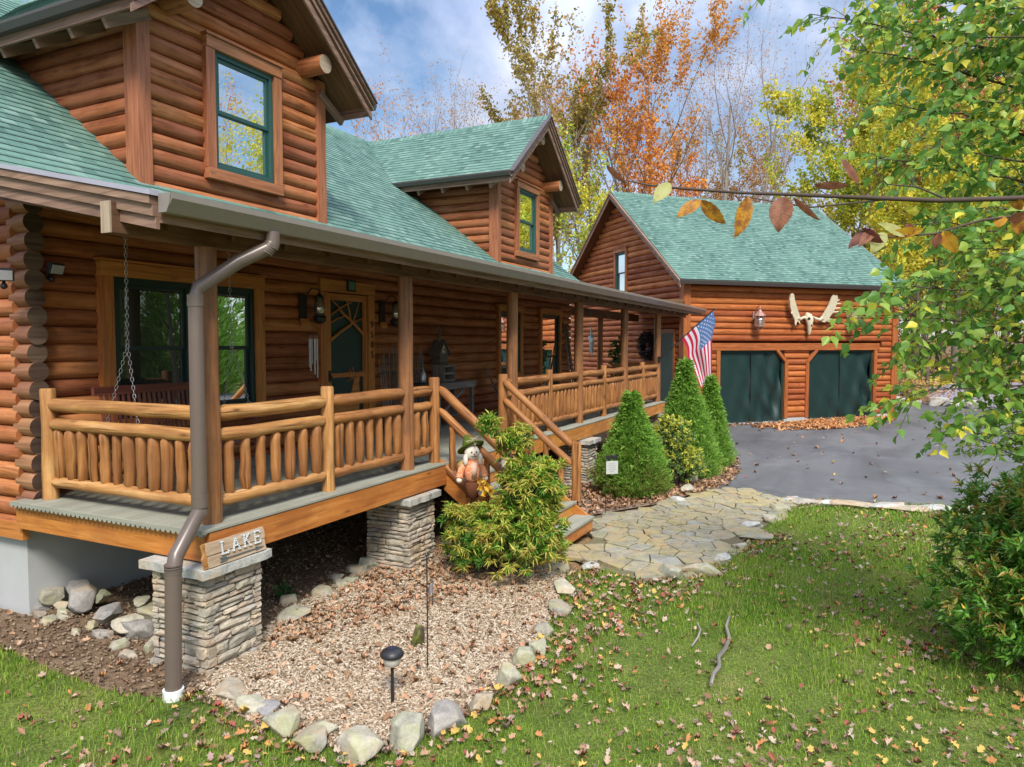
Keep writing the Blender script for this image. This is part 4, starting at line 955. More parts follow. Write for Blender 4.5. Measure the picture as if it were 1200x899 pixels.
mb = MB(1); mb.lathe([(.075, 0), (.075, .02)], (0, 0, 0), 12); mb.tube([(0, 0, .02), (0, 0, .55)], .004, 4); mb.build('top_plate', M['swing'], CH)
for k in range(6):
    a = k*math.pi/3; mb = MB(k); L = .30+.05*k; mb.tube([(.055*math.cos(a), .055*math.sin(a), -.06), (.055*math.cos(a), .055*math.sin(a), -.06-L)], .011, 8); mb.tube([(.055*math.cos(a), .055*math.sin(a), 0), (.055*math.cos(a), .055*math.sin(a), -.06)], .002, 3); mb.build('chime_tube', M['steel'], CH)
# --- potting table, bird house, crate, twig screen, bottle
TB = empty('potting_table', (7.0, 1.98, 0), 0, 'weathered grey wooden table against the porch wall', 'table')
mb = MB(1)
for i in range(4): mb.box((0, -.21+.14*i, .78), (1.35, .125, .03))
mb.box((0, -.25, .72), (1.28, .025, .09)); mb.build('tabletop', M['greywood'], TB, .004)
for sx in (-1, 1):
    for sy in (-1, 1): mb = MB(3); mb.box((sx*.58, sy*.2, .383), (.065, .065, .765)); mb.build('leg', M['greywood'], TB, .004)
mb = MB(4); mb.bar((-.58, -.2, .2), (.3, -.2, .66), .03, .05); mb.box((0, 0, .2), (1.15, .4, .02)); mb.build('brace', M['greywood'], TB)
TS = empty('twig_screen', (6.0, 2.2, .0), 0, 'rustic screen of upright twigs leaning on the porch wall', 'twig screen')
mb = MB(8); 
for i in range(24):
    x = -.62+.056*i; h = mb.rng.uniform(1.18, 1.46); mb.tube([(x, -.06, 0), (x+mb.rng.uniform(-.02, .02), 0, h*.5), (x+mb.rng.uniform(-.03, .03), .04, h)], [.014, .012, .008], 5)
mb.build('twigs', M['greywood'], TS)
mb = MB(9); mb.tube([(-.66, .0, .45), (.72, .0, .47)], .018, 6); mb.tube([(-.66, .03, 1.0), (.72, .03, 1.02)], .016, 6); mb.build('cross_rail', M['bark'], TS)
BH = empty('bird_house', (6.95, 2.08, 1.10), -.1, 'dark bird house with a pale diamond gable and tall spire on the table', 'bird house')
mb = MB(1); mb.box((0, 0, .1), (.22, .2, .2)); mb.build('body', M['bark'], BH, .004)
mb = MB(2); mb.prism([(-.13, .2), (.13, .2), (0, .42)], (0, .09, 0), (1, 0, 0), (0, 0, 1), .18); mb.build('gable', M['greywood'], BH)
mb = MB(3); mb.bar((-.17, 0, .17), (0, 0, .45), .26, .02, (0, 0, 1)); mb.bar((.17, 0, .17), (0, 0, .45), .26, .02, (0, 0, 1)); mb.tube([(0, 0, .43), (0, 0, .54), (0, 0, .72)], [.05, .03, .008], 8); mb.build('roof', M['bark'], BH)
mb = MB(4); mb.prism([(-.055, .27), (0, .20), (.055, .27), (0, .36)], (0, -.092, 0), (1, 0, 0), (0, 0, 1), .008); mb.build('front_panel', M['bone'], BH)
mb = MB(5); mb.lathe([(.02, 0), (.02, .012)], (0, -.105, .275), 10, 0, True, Matrix.Rotation(math.pi/2, 3, 'X')); mb.build('entrance_hole', M['black'], BH)
CR = empty('crate', (7.0, 2.02, .795), .05, 'small grey slatted crate on the table under the bird house', 'crate')
mb = MB(1)
for z in (.03, .15, .28): mb.box((0, -.11, z), (.4, .015, .035)); mb.box((0, .11, z), (.4, .015, .035))
for x in (-.19, .19): mb.box((x, 0, .15), (.02, .24, .29))
mb.box((0, 0, .296), (.42, .25, .016)); mb.build('slats', M['greywood'], CR, .003)
mb = MB(1); mb.lathe([(.05, 0), (.055, .05), (.05, .16), (.02, .2), (.018, .27)], (0, 0, 0), 12)
o = mb.build('bottle', M['steel'], None, 0, (6.05, 1.85, .82)); tag(o, 'pale grey bottle standing on a plant stand by the twig screen', 'bottle')
PS = empty('plant_stand', (6.05, 1.85, 0), 0, 'black wire stand with a dark round top behind the porch railing', 'plant stand')
mb = MB(2); mb.lathe([(.17, .79), (.18, .80), (.18, .82)], (0, 0, 0), 16); mb.build('top', M['black'], PS)
mb = MB(3)
for k in range(3): a = k*2.1; mb.tube([(.05*math.cos(a), .05*math.sin(a), .79), (.09*math.cos(a), .09*math.sin(a), .4), (.17*math.cos(a), .17*math.sin(a), 0)], .009, 6)
mb.build('legs', M['black'], PS)
# --- folding chair
FC = empty('folding_chair', (9.0, 1.75, 0), .5, 'weathered wooden folding chair with slatted back on the porch', 'chair')
mb = MB(1)
for i in range(4): mb.box((0, -.16+.11*i, .43), (.44, .09, .02))
mb.build('seat', M['greywood'], FC, .003)
mb = MB(2)
for i in range(5): x = -.18+.09*i; mb.bar((x, .2, .45), (x*1.1, .42, .98), .075, .016, (0, -1, 0))
mb.build('backrest', M['greywood'], FC, .003)
for sx in (-1, 1):
    mb = MB(3); mb.tube([(sx*.22, -.28, 0), (sx*.22, .16, .44), (sx*.22, .44, 1.0)], .012, 8); mb.build('leg', M['black'], FC)
    mb = MB(4); mb.tube([(sx*.22, .3, 0), (sx*.22, -.2, .42)], .012, 8); mb.build('leg', M['black'], FC)
# --- poles leaning on the wall
for k, (x, h, r, lb) in enumerate(((13.35, 2.05, .018, 'tallest slim pole leaning on the porch wall past the far doorway'), (13.62, 1.9, .015, 'shorter slim pole leaning on the porch wall, nearest the passage'), (13.5, 1.98, .022, 'dark pole leaning between two pale poles on the porch wall'))):
    mb = MB(k); mb.tube([(x-.1, 1.95, 0), (x, 2.15, h*.6), (x+.05, 2.28, h)], [r, r, r*.8], 8); tag(mb.build('leaning_pole', M['greywood'] if k < 2 else M['bark'], None), lb, 'pole', 'poles leaning on the porch wall')
# --- potted plant and hanging star in the passage
def leaf_cloud(name, mat, parent, pts, n, size, seed, spread, elong=1.6, droop=0.0, mis=None):
    rg = np.random.default_rng(seed); P = np.asarray(pts, float); idx = rg.integers(0, len(P), n)
    C = P[idx]+rg.normal(0, 1, (n, 3))*spread
    d = rg.normal(0, 1, (n, 3)); d[:, 2] = d[:, 2]*.6-droop; d /= np.linalg.norm(d, axis=1)[:, None]
    up = rg.normal(0, 1, (n, 3)); sd = np.cross(d, up); sd /= np.linalg.norm(sd, axis=1)[:, None]; nn = np.cross(sd, d)
    s = size*rg.uniform(.6, 1.3, n)[:, None]; w = s/elong*.5
    Vt = np.stack([C-d*s*.5, C+sd*w-nn*w*.35, C+d*s*.5, C-sd*w-nn*w*.35], 1).reshape(-1, 3)
    mi = None if mis is None else rg.choice(len(mis), n, p=mis)
    return np_mesh(name, Vt, (4, [(0, 1, 2), (0, 2, 3)]), mat, parent, mi)
PP = empty('potted_plant', (14.6, 1.2, 0), 0, 'tall green potted plant at the far end of the porch', 'potted plant')
mb = MB(1); mb.lathe([(.14, 0), (.19, .3), (.2, .32), (.17, .3)], (0, 0, 0), 16); mb.build('pot', M['copper'], PP)
M['plant'] = leafmat('house_plant_leaf', [(.03, .10, .025), (.07, .20, .04)])
leaf_cloud('foliage', M['plant'], PP, [(random.Random(i).uniform(-.15, .15), random.Random(i+50).uniform(-.15, .15), .4+.03*i) for i in range(40)], 500, .12, 3, .07)
M['star'] = plain('star_blue_metal', (.30, .50, .56), .4, .5, .2, .3)
ST = empty('barn_star', at(692, 402, y=2.2), .5, 'pale blue five pointed metal barn star hanging in the passage', 'star')
mb = MB(2); ro, ri, hh = .52, .20, .11; vs = [(0, -hh, 0), (0, hh*.3, 0)]
for k in range(10): a = math.pi/2+k*math.pi/5+.12; q = ro if k % 2 == 0 else ri; vs.append((q*math.cos(a), 0, q*math.sin(a)))
mb.add(vs, [f for k in range(10) for f in ((0, 2+(k+1) % 10, 2+k), (1, 2+k, 2+(k+1) % 10))]); mb.tube([(0, 0, .5), (0, 0, 1.2)], .004, 4); mb.build('star', M['star'], ST)
WR = empty('wreath', gpt(-.1, 2.1, 1.42), GA-math.pi/2, 'dark bristly twig wreath on the shaded garage wall in the passage', 'wreath')
M['wreath'] = leafmat('dark_twigs', [(.02, .018, .018), (.06, .052, .05)], .1)
leaf_cloud('twigs', M['wreath'], WR, [(.36*math.cos(a/40*6.283), -.04, .36*math.sin(a/40*6.283)) for a in range(40)], 1500, .2, 5, .07, 6)
mb = MB(1); mb.tube([(.36*math.cos(a/16*6.283), -.04, .36*math.sin(a/16*6.283)) for a in range(16)], .035, 6, False, .1, 0, True, None, True); mb.build('ring', M['bark'], WR)
# --- flag
FB = V(14.10, -.09, 1.11); FT = V(14.24, -1.40, 2.34)
FL = empty('american_flag', FB, 0, 'American flag drooping from an angled pole on the last porch post', 'flag')
mb = MB(1); mb.tube([(0, 0, 0), FT-FB], .013, 8); mb.ball(FT-FB, .03); mb.build('pole', M['black'], FL)
mb = MB(2); mb.box((0, .02, -.02), (.08, .05, .14)); mb.tube([(0, .02, -.03), (FT-FB)*.09], .022, 8); mb.build('bracket', M['black'], FL)
def cloth(name, c):
    m = MT(name, .8, .1); m.col(c); tr = m.n('ShaderNodeBsdfTranslucent'); tr.inputs[0].default_value = (*c, 1); s = m.n('ShaderNodeMixShader'); s.inputs[0].default_value = .3
    m.t.links.new(m.b.outputs[0], s.inputs[1]); m.t.links.new(tr.outputs[0], s.inputs[2]); m.t.links.new(s.outputs[0], m.t.nodes['Material Output'].inputs[0]); return m.m
FR, FW_, FU = cloth('flag_red', (.55, .03, .08)), cloth('flag_white', (.75, .72, .74)), cloth('flag_blue', (.10, .20, .42))
mb = MB(3); nh, nf = 26, 40; pd = (FB-FT).normalized(); HL = 1.02; FLn = 1.72
dn0 = V(.02, .08, -1).normalized()
def flagpt(h, f):
    P = (FT-FB)+pd*(.05+HL*h)
    # near the hoist the cloth leaves the pole squarely, further out it hangs straight down and gathers
    perp = V(-.02, -.42, -.85).normalized()
    t = min(1, f/.38); ang = t*t*(3-2*t)
    k = .55*(1-h)
    run = f*FLn*(1-.30*h*min(1, f*1.6))
    dirv = (perp*(1-ang*.85)+dn0*(ang*.85+.15)).normalized()
    q = P+dirv*run
    side = V(-.25, 1.0, 0).normalized()
    hx = (P-(FT-FB)).y
    q.y -= hx*min(1, f*1.0)*.62; 
    fold = math.sin(h*9+f*2.5)*.05*min(1, f*2.2)+math.sin(h*4.3-f*5)*.05*f
    q += V(.9, .25, 0)*fold
    return q
vs = [flagpt(i/nh, j/nf) for i in range(nh+1) for j in range(nf+1)]
for i in range(nh):
    for j in range(nf):
        st_ = i*13//nh; canton = (i < 14 and j < 16)
        idx = [i*(nf+1)+j, (i+1)*(nf+1)+j, (i+1)*(nf+1)+j+1, i*(nf+1)+j+1]
        mb.f.append(idx); mb.mi.append(2 if canton else (0 if st_ % 2 == 0 else 1)); mb.sm.append(True); mb.uv.append([(0, 0)]*4)
mb.v = [tuple(q) for q in vs]
cl = mb.build('cloth', [FR, FW_, FU], FL)
mb = MB(4)
for r_ in range(9):
    for c_2 in range(6 if r_ % 2 == 0 else 5):
        h = (r_+1)/10*14/nh; f = ((c_2*2+(1 if r_ % 2 == 0 else 2))/12)*16/nf
        p0 = flagpt(h, f); ex = (flagpt(h, f+.01)-p0).normalized(); ey = (flagpt(h+.01, f)-p0).normalized(); nn = ex.cross(ey).normalized()
        for sgn in (-1, 1):
            P = []
            for k in range(10): a = k*math.pi/5; q = .026 if k % 2 == 0 else .011; P.append(p0+nn*sgn*.004+ex*q*math.cos(a)+ey*q*math.sin(a))
            mb.add(P, [list(range(10))])
mb.build('stars', FW_, cl)
# --- LAKE sign leaning on the pier cap
p0 = at(243, 661, y=-.245); p1 = at(309, 636, y=-.24); p0.z = p1.z = -.28
X = (p1-p0); SWd = X.length; X.normalize(); Zs = V(0, .16, 1).normalized(); Ns = X.cross(Zs).normalized(); SH = .195
LS = empty('lake_sign', p0, 0, 'rustic plank sign reading LAKE with an arrow, propped on the stone pier', 'sign')
Ms = Matrix((X, -Ns, Zs)).transposed()
rg = random.Random(4)
mb = MB(2); n = 8
for z0, z1 in ((0, .092), (.097, SH)):
    P = [(-.012*rg.random(), z0)]+[(SWd*i/n, z0+rg.uniform(0, .004)) for i in range(1, n)]+[(SWd+rg.uniform(-.01, .008), z0+.002), (SWd+rg.uniform(-.004, .012), (z0+z1)/2), (SWd-.004, z1)]+[(SWd*i/n, z1-rg.uniform(0, .004)) for i in range(n-1, 0, -1)]+[(.0, z1), (-.02+rg.uniform(0, .015), (z0+z1)/2)]
    mb.prism(P, V(0, 0, 0), X, Zs, .028)
mb.build('plank', M['signwood'], LS, .003)
mb = MB(9); mb.prism([(-.04, 0), (-.005, .0), (-.01, SH), (-.045, SH*.97), (-.03, SH*.6), (-.05, SH*.4)], V(0, 0, 0), X, Zs, .02); mb.build('plank_end', M['rail'], LS, .003)
GL = {'L': [((.15, 0), (.15, 1)), ((0, 0), (.8, 0)), ((0, 1), (.36, 1)), ((.8, 0), (.8, .24))],
      'A': [((.08, 0), (.42, 1)), ((.42, 1), (.78, 0)), ((.22, .36), (.64, .36)), ((-.02, 0), (.22, 0)), ((.62, 0), (.9, 0))],
      'K': [((.15, 0), (.15, 1)), ((0, 0), (.32, 0)), ((0, 1), (.32, 1)), ((.18, .42), (.7, 1)), ((.36, .6), (.76, 0)), ((.58, 1), (.86, 1)), ((.62, 0), (.9, 0))],
      'E': [((.15, 0), (.15, 1)), ((0, 0), (.76, 0)), ((0, 1), (.74, 1)), ((.15, .52), (.55, .52)), ((.76, 0), (.76, .24)), ((.74, 1), (.74, .78)), ((.55, .4), (.55, .64))]}
M['tin'] = plain('letter_tin', (.55, .60, .62), .4, .5, .3, .2)
lw = SWd*.155; lh = SH*.50
for k, ch in enumerate('LAKE'):
    mb = MB(k); bd = MB(k); O = X*(SWd*.20+k*SWd*.195)+Zs*(SH*.40)+Ns*.030
    for a, b in GL[ch]:
        A_ = O+X*a[0]*lw+Zs*a[1]*lh; B_ = O+X*b[0]*lw+Zs*b[1]*lh
        mb.bar(A_+Ns*.006, B_+Ns*.006, .011, .012, Ns)
        L = (B_-A_).length; nb_ = max(1, int(L/.016))
        for i in range(nb_): bd.ball(A_+(B_-A_)*((i+.5)/nb_)+Ns*.014, .0045, 6, 4)
    lo = mb.build('letter', M['tin'], LS, .001); bd.build('bulb', M['white'], lo)
mb = MB(7); O = Zs*(SH*.19)+Ns*.034
mb.bar(O+X*SWd*.2, O+X*SWd*.92, .007, .006, Ns)
mb.prism([(SWd*.80, SH*.26), (SWd*.95, SH*.19), (SWd*.80, SH*.12), (SWd*.84, SH*.19)], Ns*.03, X, Zs, .008)
for q in (0, .035, .07): mb.prism([(SWd*(.17+q), SH*.28), (SWd*(.2+q), SH*.28), (SWd*(.235+q), SH*.19), (SWd*(.2+q), SH*.10), (SWd*(.17+q), SH*.10), (SWd*(.2+q), SH*.19)], Ns*.03, X, Zs, .007)
mb.build('arrow', plain('arrow_tin', (.14, .16, .17), .45, .5, .3), LS)
# --- scarecrow on a stick, tied to the stair rail
SCp = at(553, 560, x=3.30); SCp.z += .09
SCW = empty('scarecrow', (SCp.x, SCp.y, SCp.z), -.75, 'small scarecrow doll with green hat, white face and orange checked shirt at the stair rail', 'scarecrow')
M['muslin'] = plain('muslin', (.74, .68, .58), .9, .1, 0, .08); M['orange_cloth'] = None
m = MT('orange_check', .85, .1); uv = m.obj(); ch_ = m.n('ShaderNodeTexChecker'); m.put(uv, ch_.inputs[0]); ch_.inputs['Scale'].default_value = 34; ch_.inputs[1].default_value = (.72, .20, .07, 1); ch_.inputs[2].default_value = (.74, .42, .26, 1); m.col(ch_.outputs[0]); M['orange_cloth'] = m.m
M['felt'] = plain('green_felt', (.085, .12, .02), .9, .1, 0, .2, 20); M['brown_cloth'] = plain('brown_cloth', (.13, .05, .025), .9, .1, 0, .2, 20)
mb = MB(1); mb.lathe([(.05, -.18), (.115, -.12), (.125, 0), (.10, .12), (.05, .17)], (0, 0, 0), 16); mb.build('shirt', M['orange_cloth'], SCW)
mb = MB(2); mb.lathe([(.035, -.12), (.05, -.13), (.055, .1), (.02, .11)], (0, -.085, .02), 10); mb.build('bib', plain('peach_cloth', (.75, .5, .36), .9), SCW)
mb = MB(3); mb.ball((0, -.01, .265), .118, 16, 10, 0, (1, .9, .98)); mb.build('head', M['muslin'], SCW)
mb = MB(4); mb.ball((-.04, -.115, .29), .012, 8, 6); mb.ball((.035, -.115, .29), .012, 8, 6)
mb.tube([(-.05, -.1, .235), (-.02, -.112, .222), (.02, -.112, .222), (.05, -.1, .235)], .004, 5); mb.build('eyes', M['black'], SCW)
mb = MB(5); mb.ball((0, -.122, .258), .014, 8, 6); mb.build('nose', plain('pink_felt', (.6, .1, .1), .8), SCW)
mb = MB(6); Mh = Matrix.Rotation(-.25, 3, 'Y') @ Matrix.Rotation(-.55, 3, 'X'); mb.lathe([(.21, .0), (.215, .012), (.12, .03), (.10, .10), (.05, .19), (.0, .23)], (0, .045, .335), 20, 0, True, Mh); mb.build('hat', M['felt'], SCW)
leaf_cloud('straw', leafmat('raffia', [(.62, .52, .36), (.75, .66, .5)], .2), SCW, [(.03*math.sin(i), -.08, .42+.004*i) for i in range(10)], 60, .13, 3, .03, 16)
mb = MB(7)
for sx in (-1, 1): mb.tube([(sx*.10, 0, .10), (sx*.17, -.01, .03), (sx*.20, -.02, -.09)], [.045, .05, .055], 10)
mb.build('sleeve', M['orange_cloth'], SCW)
mb = MB(8)
for sx in (-1, 1): mb = MB(8); mb.ball((sx*.205, -.025, -.13), .045, 10, 8); mb.build('mitten', M['muslin'], SCW)
for sx in (-1, 1): mb = MB(80+sx); mb.ball((sx*.115, -.055, .17), .055, 10, 8, 0, (.7, .8, 1.6)); mb.build('hat_flap', M['muslin'], SCW)
mb = MB(9); mb.lathe([(.03, -.42), (.09, -.40), (.11, -.2), (.09, -.17)], (0, 0, 0), 14); mb.build('trousers', M['brown_cloth'], SCW)
mb = MB(10); mb.tube([(0, .03, .1), (0, .03, (G-SCp.z)/.8)], .012, 6); mb.build('stake', M['bark'], SCW); SCW.scale = (.8, .8, .8)
leaf_cloud('sunflower_petals', leafmat('yellow_petal', [(.75, .42, .03), (.8, .55, .08)], .3), SCW, [(.13, -.12, -.2), (.16, -.12, -.26), (.2, -.1, -.3)], 70, .11, 9, .05, 2.2)
# --- pumpkins on the steps
def pumpkin(p, r, c, lb):
    Pk = empty('pumpkin', p, 0, lb, 'pumpkin'); mb = MB(1); n, mm = 32, 10; vs = []
    for i in range(mm+1):
        th = math.pi*i/mm
        for k in range(n): ph = 6.2832*k/n; q = r*(1+.09*abs(math.sin(ph*4))-.05); vs.append((q*math.sin(th)*math.cos(ph), q*math.sin(th)*math.sin(ph), r*.8*(1+math.cos(th))*.98))
    mb.add(vs, [(i*n+k, (i+1)*n+k, (i+1)*n+(k+1) % n, i*n+(k+1) % n) for i in range(mm) for k in range(n)], None, 0, True); mb.build('shell', plain('pumpkin_skin', c, .45, .4, 0, .15), Pk)
    mb = MB(2); mb.tube([(0, 0, r*1.5), (0, .01, r*1.75), (.02, .02, r*1.95)], [.025, .018, .016], 7); mb.build('stem', M['bark'], Pk)
pumpkin((4.95, -.68, -.54), .12, (.66, .20, .025), 'orange pumpkin on a stair tread behind the big bush')
pumpkin((3.72, -.32, -.18), .13, (.70, .55, .22), 'pale yellow pumpkin on the top stair by the left newel')
# --- solar path lights, stakes
def path_light(p, lb, h=.42):
    L = empty('path_light', p, 0, lb, 'path light', 'solar path lights')
    mb = MB(1); mb.tube([(0, 0, -.05), (0, 0, h-.12)], .012, 8); mb.build('post', M['black'], L)
    mb = MB(2); mb.lathe([(.03, h-.13), (.055, h-.12), (.072, h-.055), (.07, h-.05)], (0, 0, 0), 16); mb.build('lens', plain('frosted_lens', (.62, .58, .5), .3), L)
    mb = MB(3); mb.lathe([(.085, h-.055), (.088, h-.04), (.07, h-.015), (.045, h), (.0, h)], (0, 0, 0), 20); mb.build('cap', M['black'], L)
    mb = MB(4); mb.box((0, 0, h+.002), (.05, .05, .004)); mb.build('solar_cell', plain('solar_cell', (.02, .03, .07), .15, .6), L)
path_light(at(460, 826, z=G), 'black solar path light standing in the wood chips near the stone edging'); path_light(at(677, 604, z=G), 'small solar path light beside the foot of the steps')
SG = empty('garden_sign', at(716, 604, z=G), -.9, 'small white sign on a thin black stake among the leaves by the far bed', 'sign')
mb = MB(1); mb.tube([(-.09, 0, -.05), (-.09, 0, .93), (.10, 0, .93)], .006, 6); mb.build('stake', M['black'], SG)
mb = MB(2); mb.box((.01, -.004, .74), (.19, .006, .2)); mb.build('panel', plain('sign_panel', (.5, .52, .48), .6), SG)
mb = MB(3); mb.box((.01, -.003, .895), (.19, .005, .05)); mb.build('top_band', M['black'], SG)
mb = MB(4)
for k, (z, w) in enumerate(((.80, .10), (.77, .13), (.74, .11), (.71, .13), (.68, .07))): mb.box((.01, -.009, z), (w, .002, .010))
mb.build('print', plain('grey_print', (.4, .42, .4), .7), SG)
SH_ = empty('garden_stake', at(501, 785, z=G), .3, 'thin bare wire plant hook standing in the wood chips before the bush', 'garden stake')
mb = MB(1); mb.tube([(0, 0, -.05), (.005, 0, .45), (0, 0, .93)], .0055, 6); mb.tube([(0, 0, .93), (.03, 0, .95), (.06, 0, .93)], .005, 6); mb.build('rod', M['black'], SH_)
SN = empty('name_tag', at(505, 715, z=G), .2, 'small grey tag between two short wires by the foot of the bush', 'plant tag')
mb = MB(1); mb.tube([(-.05, 0, -.03), (-.05, 0, .28)], .004, 5); mb.tube([(.05, 0, -.03), (.05, 0, .28)], .004, 5); mb.build('wire', M['black'], SN)
mb = MB(2); mb.box((0, 0, .21), (.09, .006, .10)); mb.build('plate', M['flash'], SN)
# ================================================================== rocks
def rock_mesh(seed, flat=1.0):
    rg = random.Random(seed); 
    import bmesh
    bm = bmesh.new(); bmesh.ops.create_icosphere(bm, subdivisions=4, radius=1.0)
    pl_ = []
    for _ in range(15):
        n = Vector((rg.gauss(0, 1), rg.gauss(0, 1), rg.gauss(0, .8))).normalized(); pl_.append((n, rg.uniform(.48, .84)))
    pl_.append((Vector((rg.uniform(-.15, .15), rg.uniform(-.15, .15), 1)).normalized(), .6))
    o = Vector((rg.uniform(0, 50),)*3)
    for v in bm.verts:
        p = v.co.copy(); p *= 1+.12*mnoise.noise(p*1.3+o)
        for n, d in pl_:
            q = p.dot(n)
            if q > d: p -= n*(q-d)*.98
        p *= 1+.035*mnoise.noise(p*5+o)+.018*mnoise.noise(p*13+o)
        v.co = p
    me = bpy.data.meshes.new('rock'); bm.to_mesh(me); bm.free()
    me.polygons.foreach_set('use_smooth', [True]*len(me.polygons))
    return me
ROCKS = [rock_mesh(900+i) for i in range(12)]
rock_i = [0]
def rock(p, dims, rz, label, group, mat, sink=.3, cat='stone', name='stone', tilt=0.1):
    rock_i[0] += 1; rg = random.Random(rock_i[0]*7)
    me = ROCKS[rock_i[0] % 12].copy(); me.materials.append(mat)
    o = bpy.data.objects.new(name, me); COL.objects.link(o)
    o.location = (p[0], p[1], p[2]+dims[2]*(.62-sink)); o.scale = (dims[0]*.62, dims[1]*.62, dims[2]*.85); o.rotation_euler = (rg.uniform(-tilt, tilt), rg.uniform(-tilt, tilt), rz)
    return tag(o, label, cat, group)
ORD = ['first', 'second', 'third', 'fourth', 'fifth', 'sixth', 'seventh', 'eighth', 'ninth', 'tenth', 'eleventh', 'twelfth', 'thirteenth', 'fourteenth', 'fifteenth', 'sixteenth', 'seventeenth', 'eighteenth', 'nineteenth', 'twentieth']
EDGE = [(268, 812, .44, .30, .10, 'rock_tan'), (292, 832, .36, .22, .15, 'rock'), (316, 838, .20, .16, .12, 'rock_tan'), (332, 856, .42, .26, .2, 'rock'), (378, 860, .26, .18, .14, 'rock'), (366, 876, .34, .22, .16, 'rock'), (424, 884, .36, .28, .22, 'rock'), (478, 871, .38, .28, .26, 'rock'), (522, 852, .42, .26, .22, 'rock_tan'), (563, 830, .32, .2, .16, 'rock_tan'), (594, 802, .28, .22, .22, 'rock'), (612, 778, .26, .2, .2, 'rock'), (630, 765, .22, .17, .16, 'rock'), (638, 744, .30, .22, .14, 'rock'), (657, 715, .36, .26, .12, 'flag'), (661, 692, .62, .30, .12, 'rock'), (652, 668, .34, .28, .1, 'flag')]
for i, (u, v, a, b, h, mt) in enumerate(EDGE):
    p = at(u, v, z=G); a, b, h = a*.86, b*.9, h*.8; q0 = at(EDGE[max(0, i-1)][0], EDGE[max(0, i-1)][1], z=G); q1 = at(EDGE[min(len(EDGE)-1, i+1)][0], EDGE[min(len(EDGE)-1, i+1)][1], z=G)
    rz = math.atan2(q1.y-q0.y, q1.x-q0.x)
    rock(p, (a*.92, b, h), rz, f'{ORD[i]} edging stone of the wood chip bed counted from the downspout', 'stones edging the wood chip bed', M[mt], .32)
BACK = [(352, 722, .42, .26, .09), (338, 706, .2, .15, .08), (378, 698, .26, .2, .1), (400, 686, .22, .16, .07), (392, 678, .2, .14, .06), (416, 672, .3, .22, .1), (436, 664, .34, .26, .13), (412, 682, .16, .12, .06)]
for i, (u, v, a, b, h) in enumerate(BACK): rock(at(u, v, z=G), (a, b, h), .4*i, f'{ORD[i]} flat stone behind the first pier along the back of the wood chips', 'flat stones along the back of the bed', M['rock'], .25)
PILE = [((98, 703), .44, .30, .20, .10, 'rock_tan', 'large pale rounded boulder on the rock pile under the porch'), ((160, 742), .34, .26, .19, .02, 'rock_tan', 'tan boulder with a white vein in front of the rock pile'), ((128, 722), .40, .22, .10, .12, 'rock_tan', 'wide flat slab lying in the middle of the rock pile'), ((150, 733), .3, .2, .10, .10, 'rock', ''), ((178, 718), .50, .25, .12, .10, 'rock', 'dark grey slab leaning at the right of the rock pile'), ((62, 700), .24, .2, .12, .1, 'rock', 'grey stone at the back left of the rock pile'), ((50, 712), .28, .2, .12, .0, 'rock_tan', 'brown stone at the left end of the rock pile'), ((76, 722), .2, .16, .12, -.02, 'rock', ''), ((108, 735), .2, .14, .08, 0, 'rock', ''), ((118, 745), .26, .14, .06, 0, 'rock_tan', ''), ((138, 757), .22, .16, .08, -.02, 'rock', ''), ((178, 760), .22, .16, .12, -.04, 'rock', ''), ((188, 742), .2, .18, .16, 0, 'rock', ''), ((60, 728), .18, .14, .06, 0, 'rock', ''), ((45, 723), .16, .12, .07, 0, 'rock_tan', ''), ((92, 690), .3, .18, .1, .16, 'rock_tan', ''), ((168, 705), .2, .14, .06, .2, 'rock', ''), ((150, 768), .2, .15, .07, -.03, 'rock_tan', ''), ((186, 775), .16, .12, .08, -.03, 'rock_tan', ''), ((90, 742), .14, .1, .05, 0, 'rock', ''), ((70, 712), .16, .12, .08, .04, 'rock', ''), ((120, 700), .18, .14, .08, .12, 'rock', '')]
pi_ = 0
for i, ((u, v), a, b, h, dz, mt, lb) in enumerate(PILE):
    p = at(u, v, z=G+max(0, dz)); p.z = G+max(-.02, dz)-.02
    if not lb: lb = f'{ORD[pi_]} small filler stone from the left in the rock pile under the porch'; pi_ += 1
    rock(p, (a, b*.95, h*.72+.03), 1.1+.7*math.sin(i*2.3), lb, 'rock pile by the foundation', M[mt], .2)
PE = [(690, 665, .3, .2, .06), (788, 677, .36, .24, .15), (822, 672, .42, .24, .13), (846, 660, .3, .18, .1), (868, 644, .26, .2, .09), (888, 632, .42, .3, .10), (884, 618, .34, .22, .1), (902, 610, .36, .26, .1), (914, 598, .4, .3, .1), (926, 588, .4, .24, .1), (806, 577, .5, .3, .16), (812, 566, .34, .26, .2), (794, 588, .3, .2, .1)]
for i, (u, v, a, b, h) in enumerate(PE): rock(at(u, v, z=G), (a, b, h), .3+.9*i, f'{ORD[i]} border stone round the flagstone walk, clockwise from the steps', 'border stones of the flagstone walk', M['rock'] if i % 3 else M['cap'], .3)
DE = [(945, 590), (975, 592), (1004, 594), (1036, 596), (1068, 598), (1100, 599), (1132, 600), (1160, 601), (1188, 602)]
for i, (u, v) in enumerate(DE): rock(at(u, v, z=G), (.75, .32, .10), -1.3, f'{ORD[i]} flat kerb stone from the walk along the near driveway edge', 'stones along the driveway edge', M['cap'] if i % 2 else M['rock_tan'], .35)
PB = [(703, 552, .3), (700, 560, .26), (730, 548, .4), (770, 545, .3)]
rock(at(490, 756, z=G), (.17, .14, .20), .3, 'small dark mossy stump in the middle of the wood chips', None, stone('mossy_stump', [(.10, .075, .05), (.15, .11, .07)], ((.22, .27, .04), .7)), .25, 'stump', 'stump')
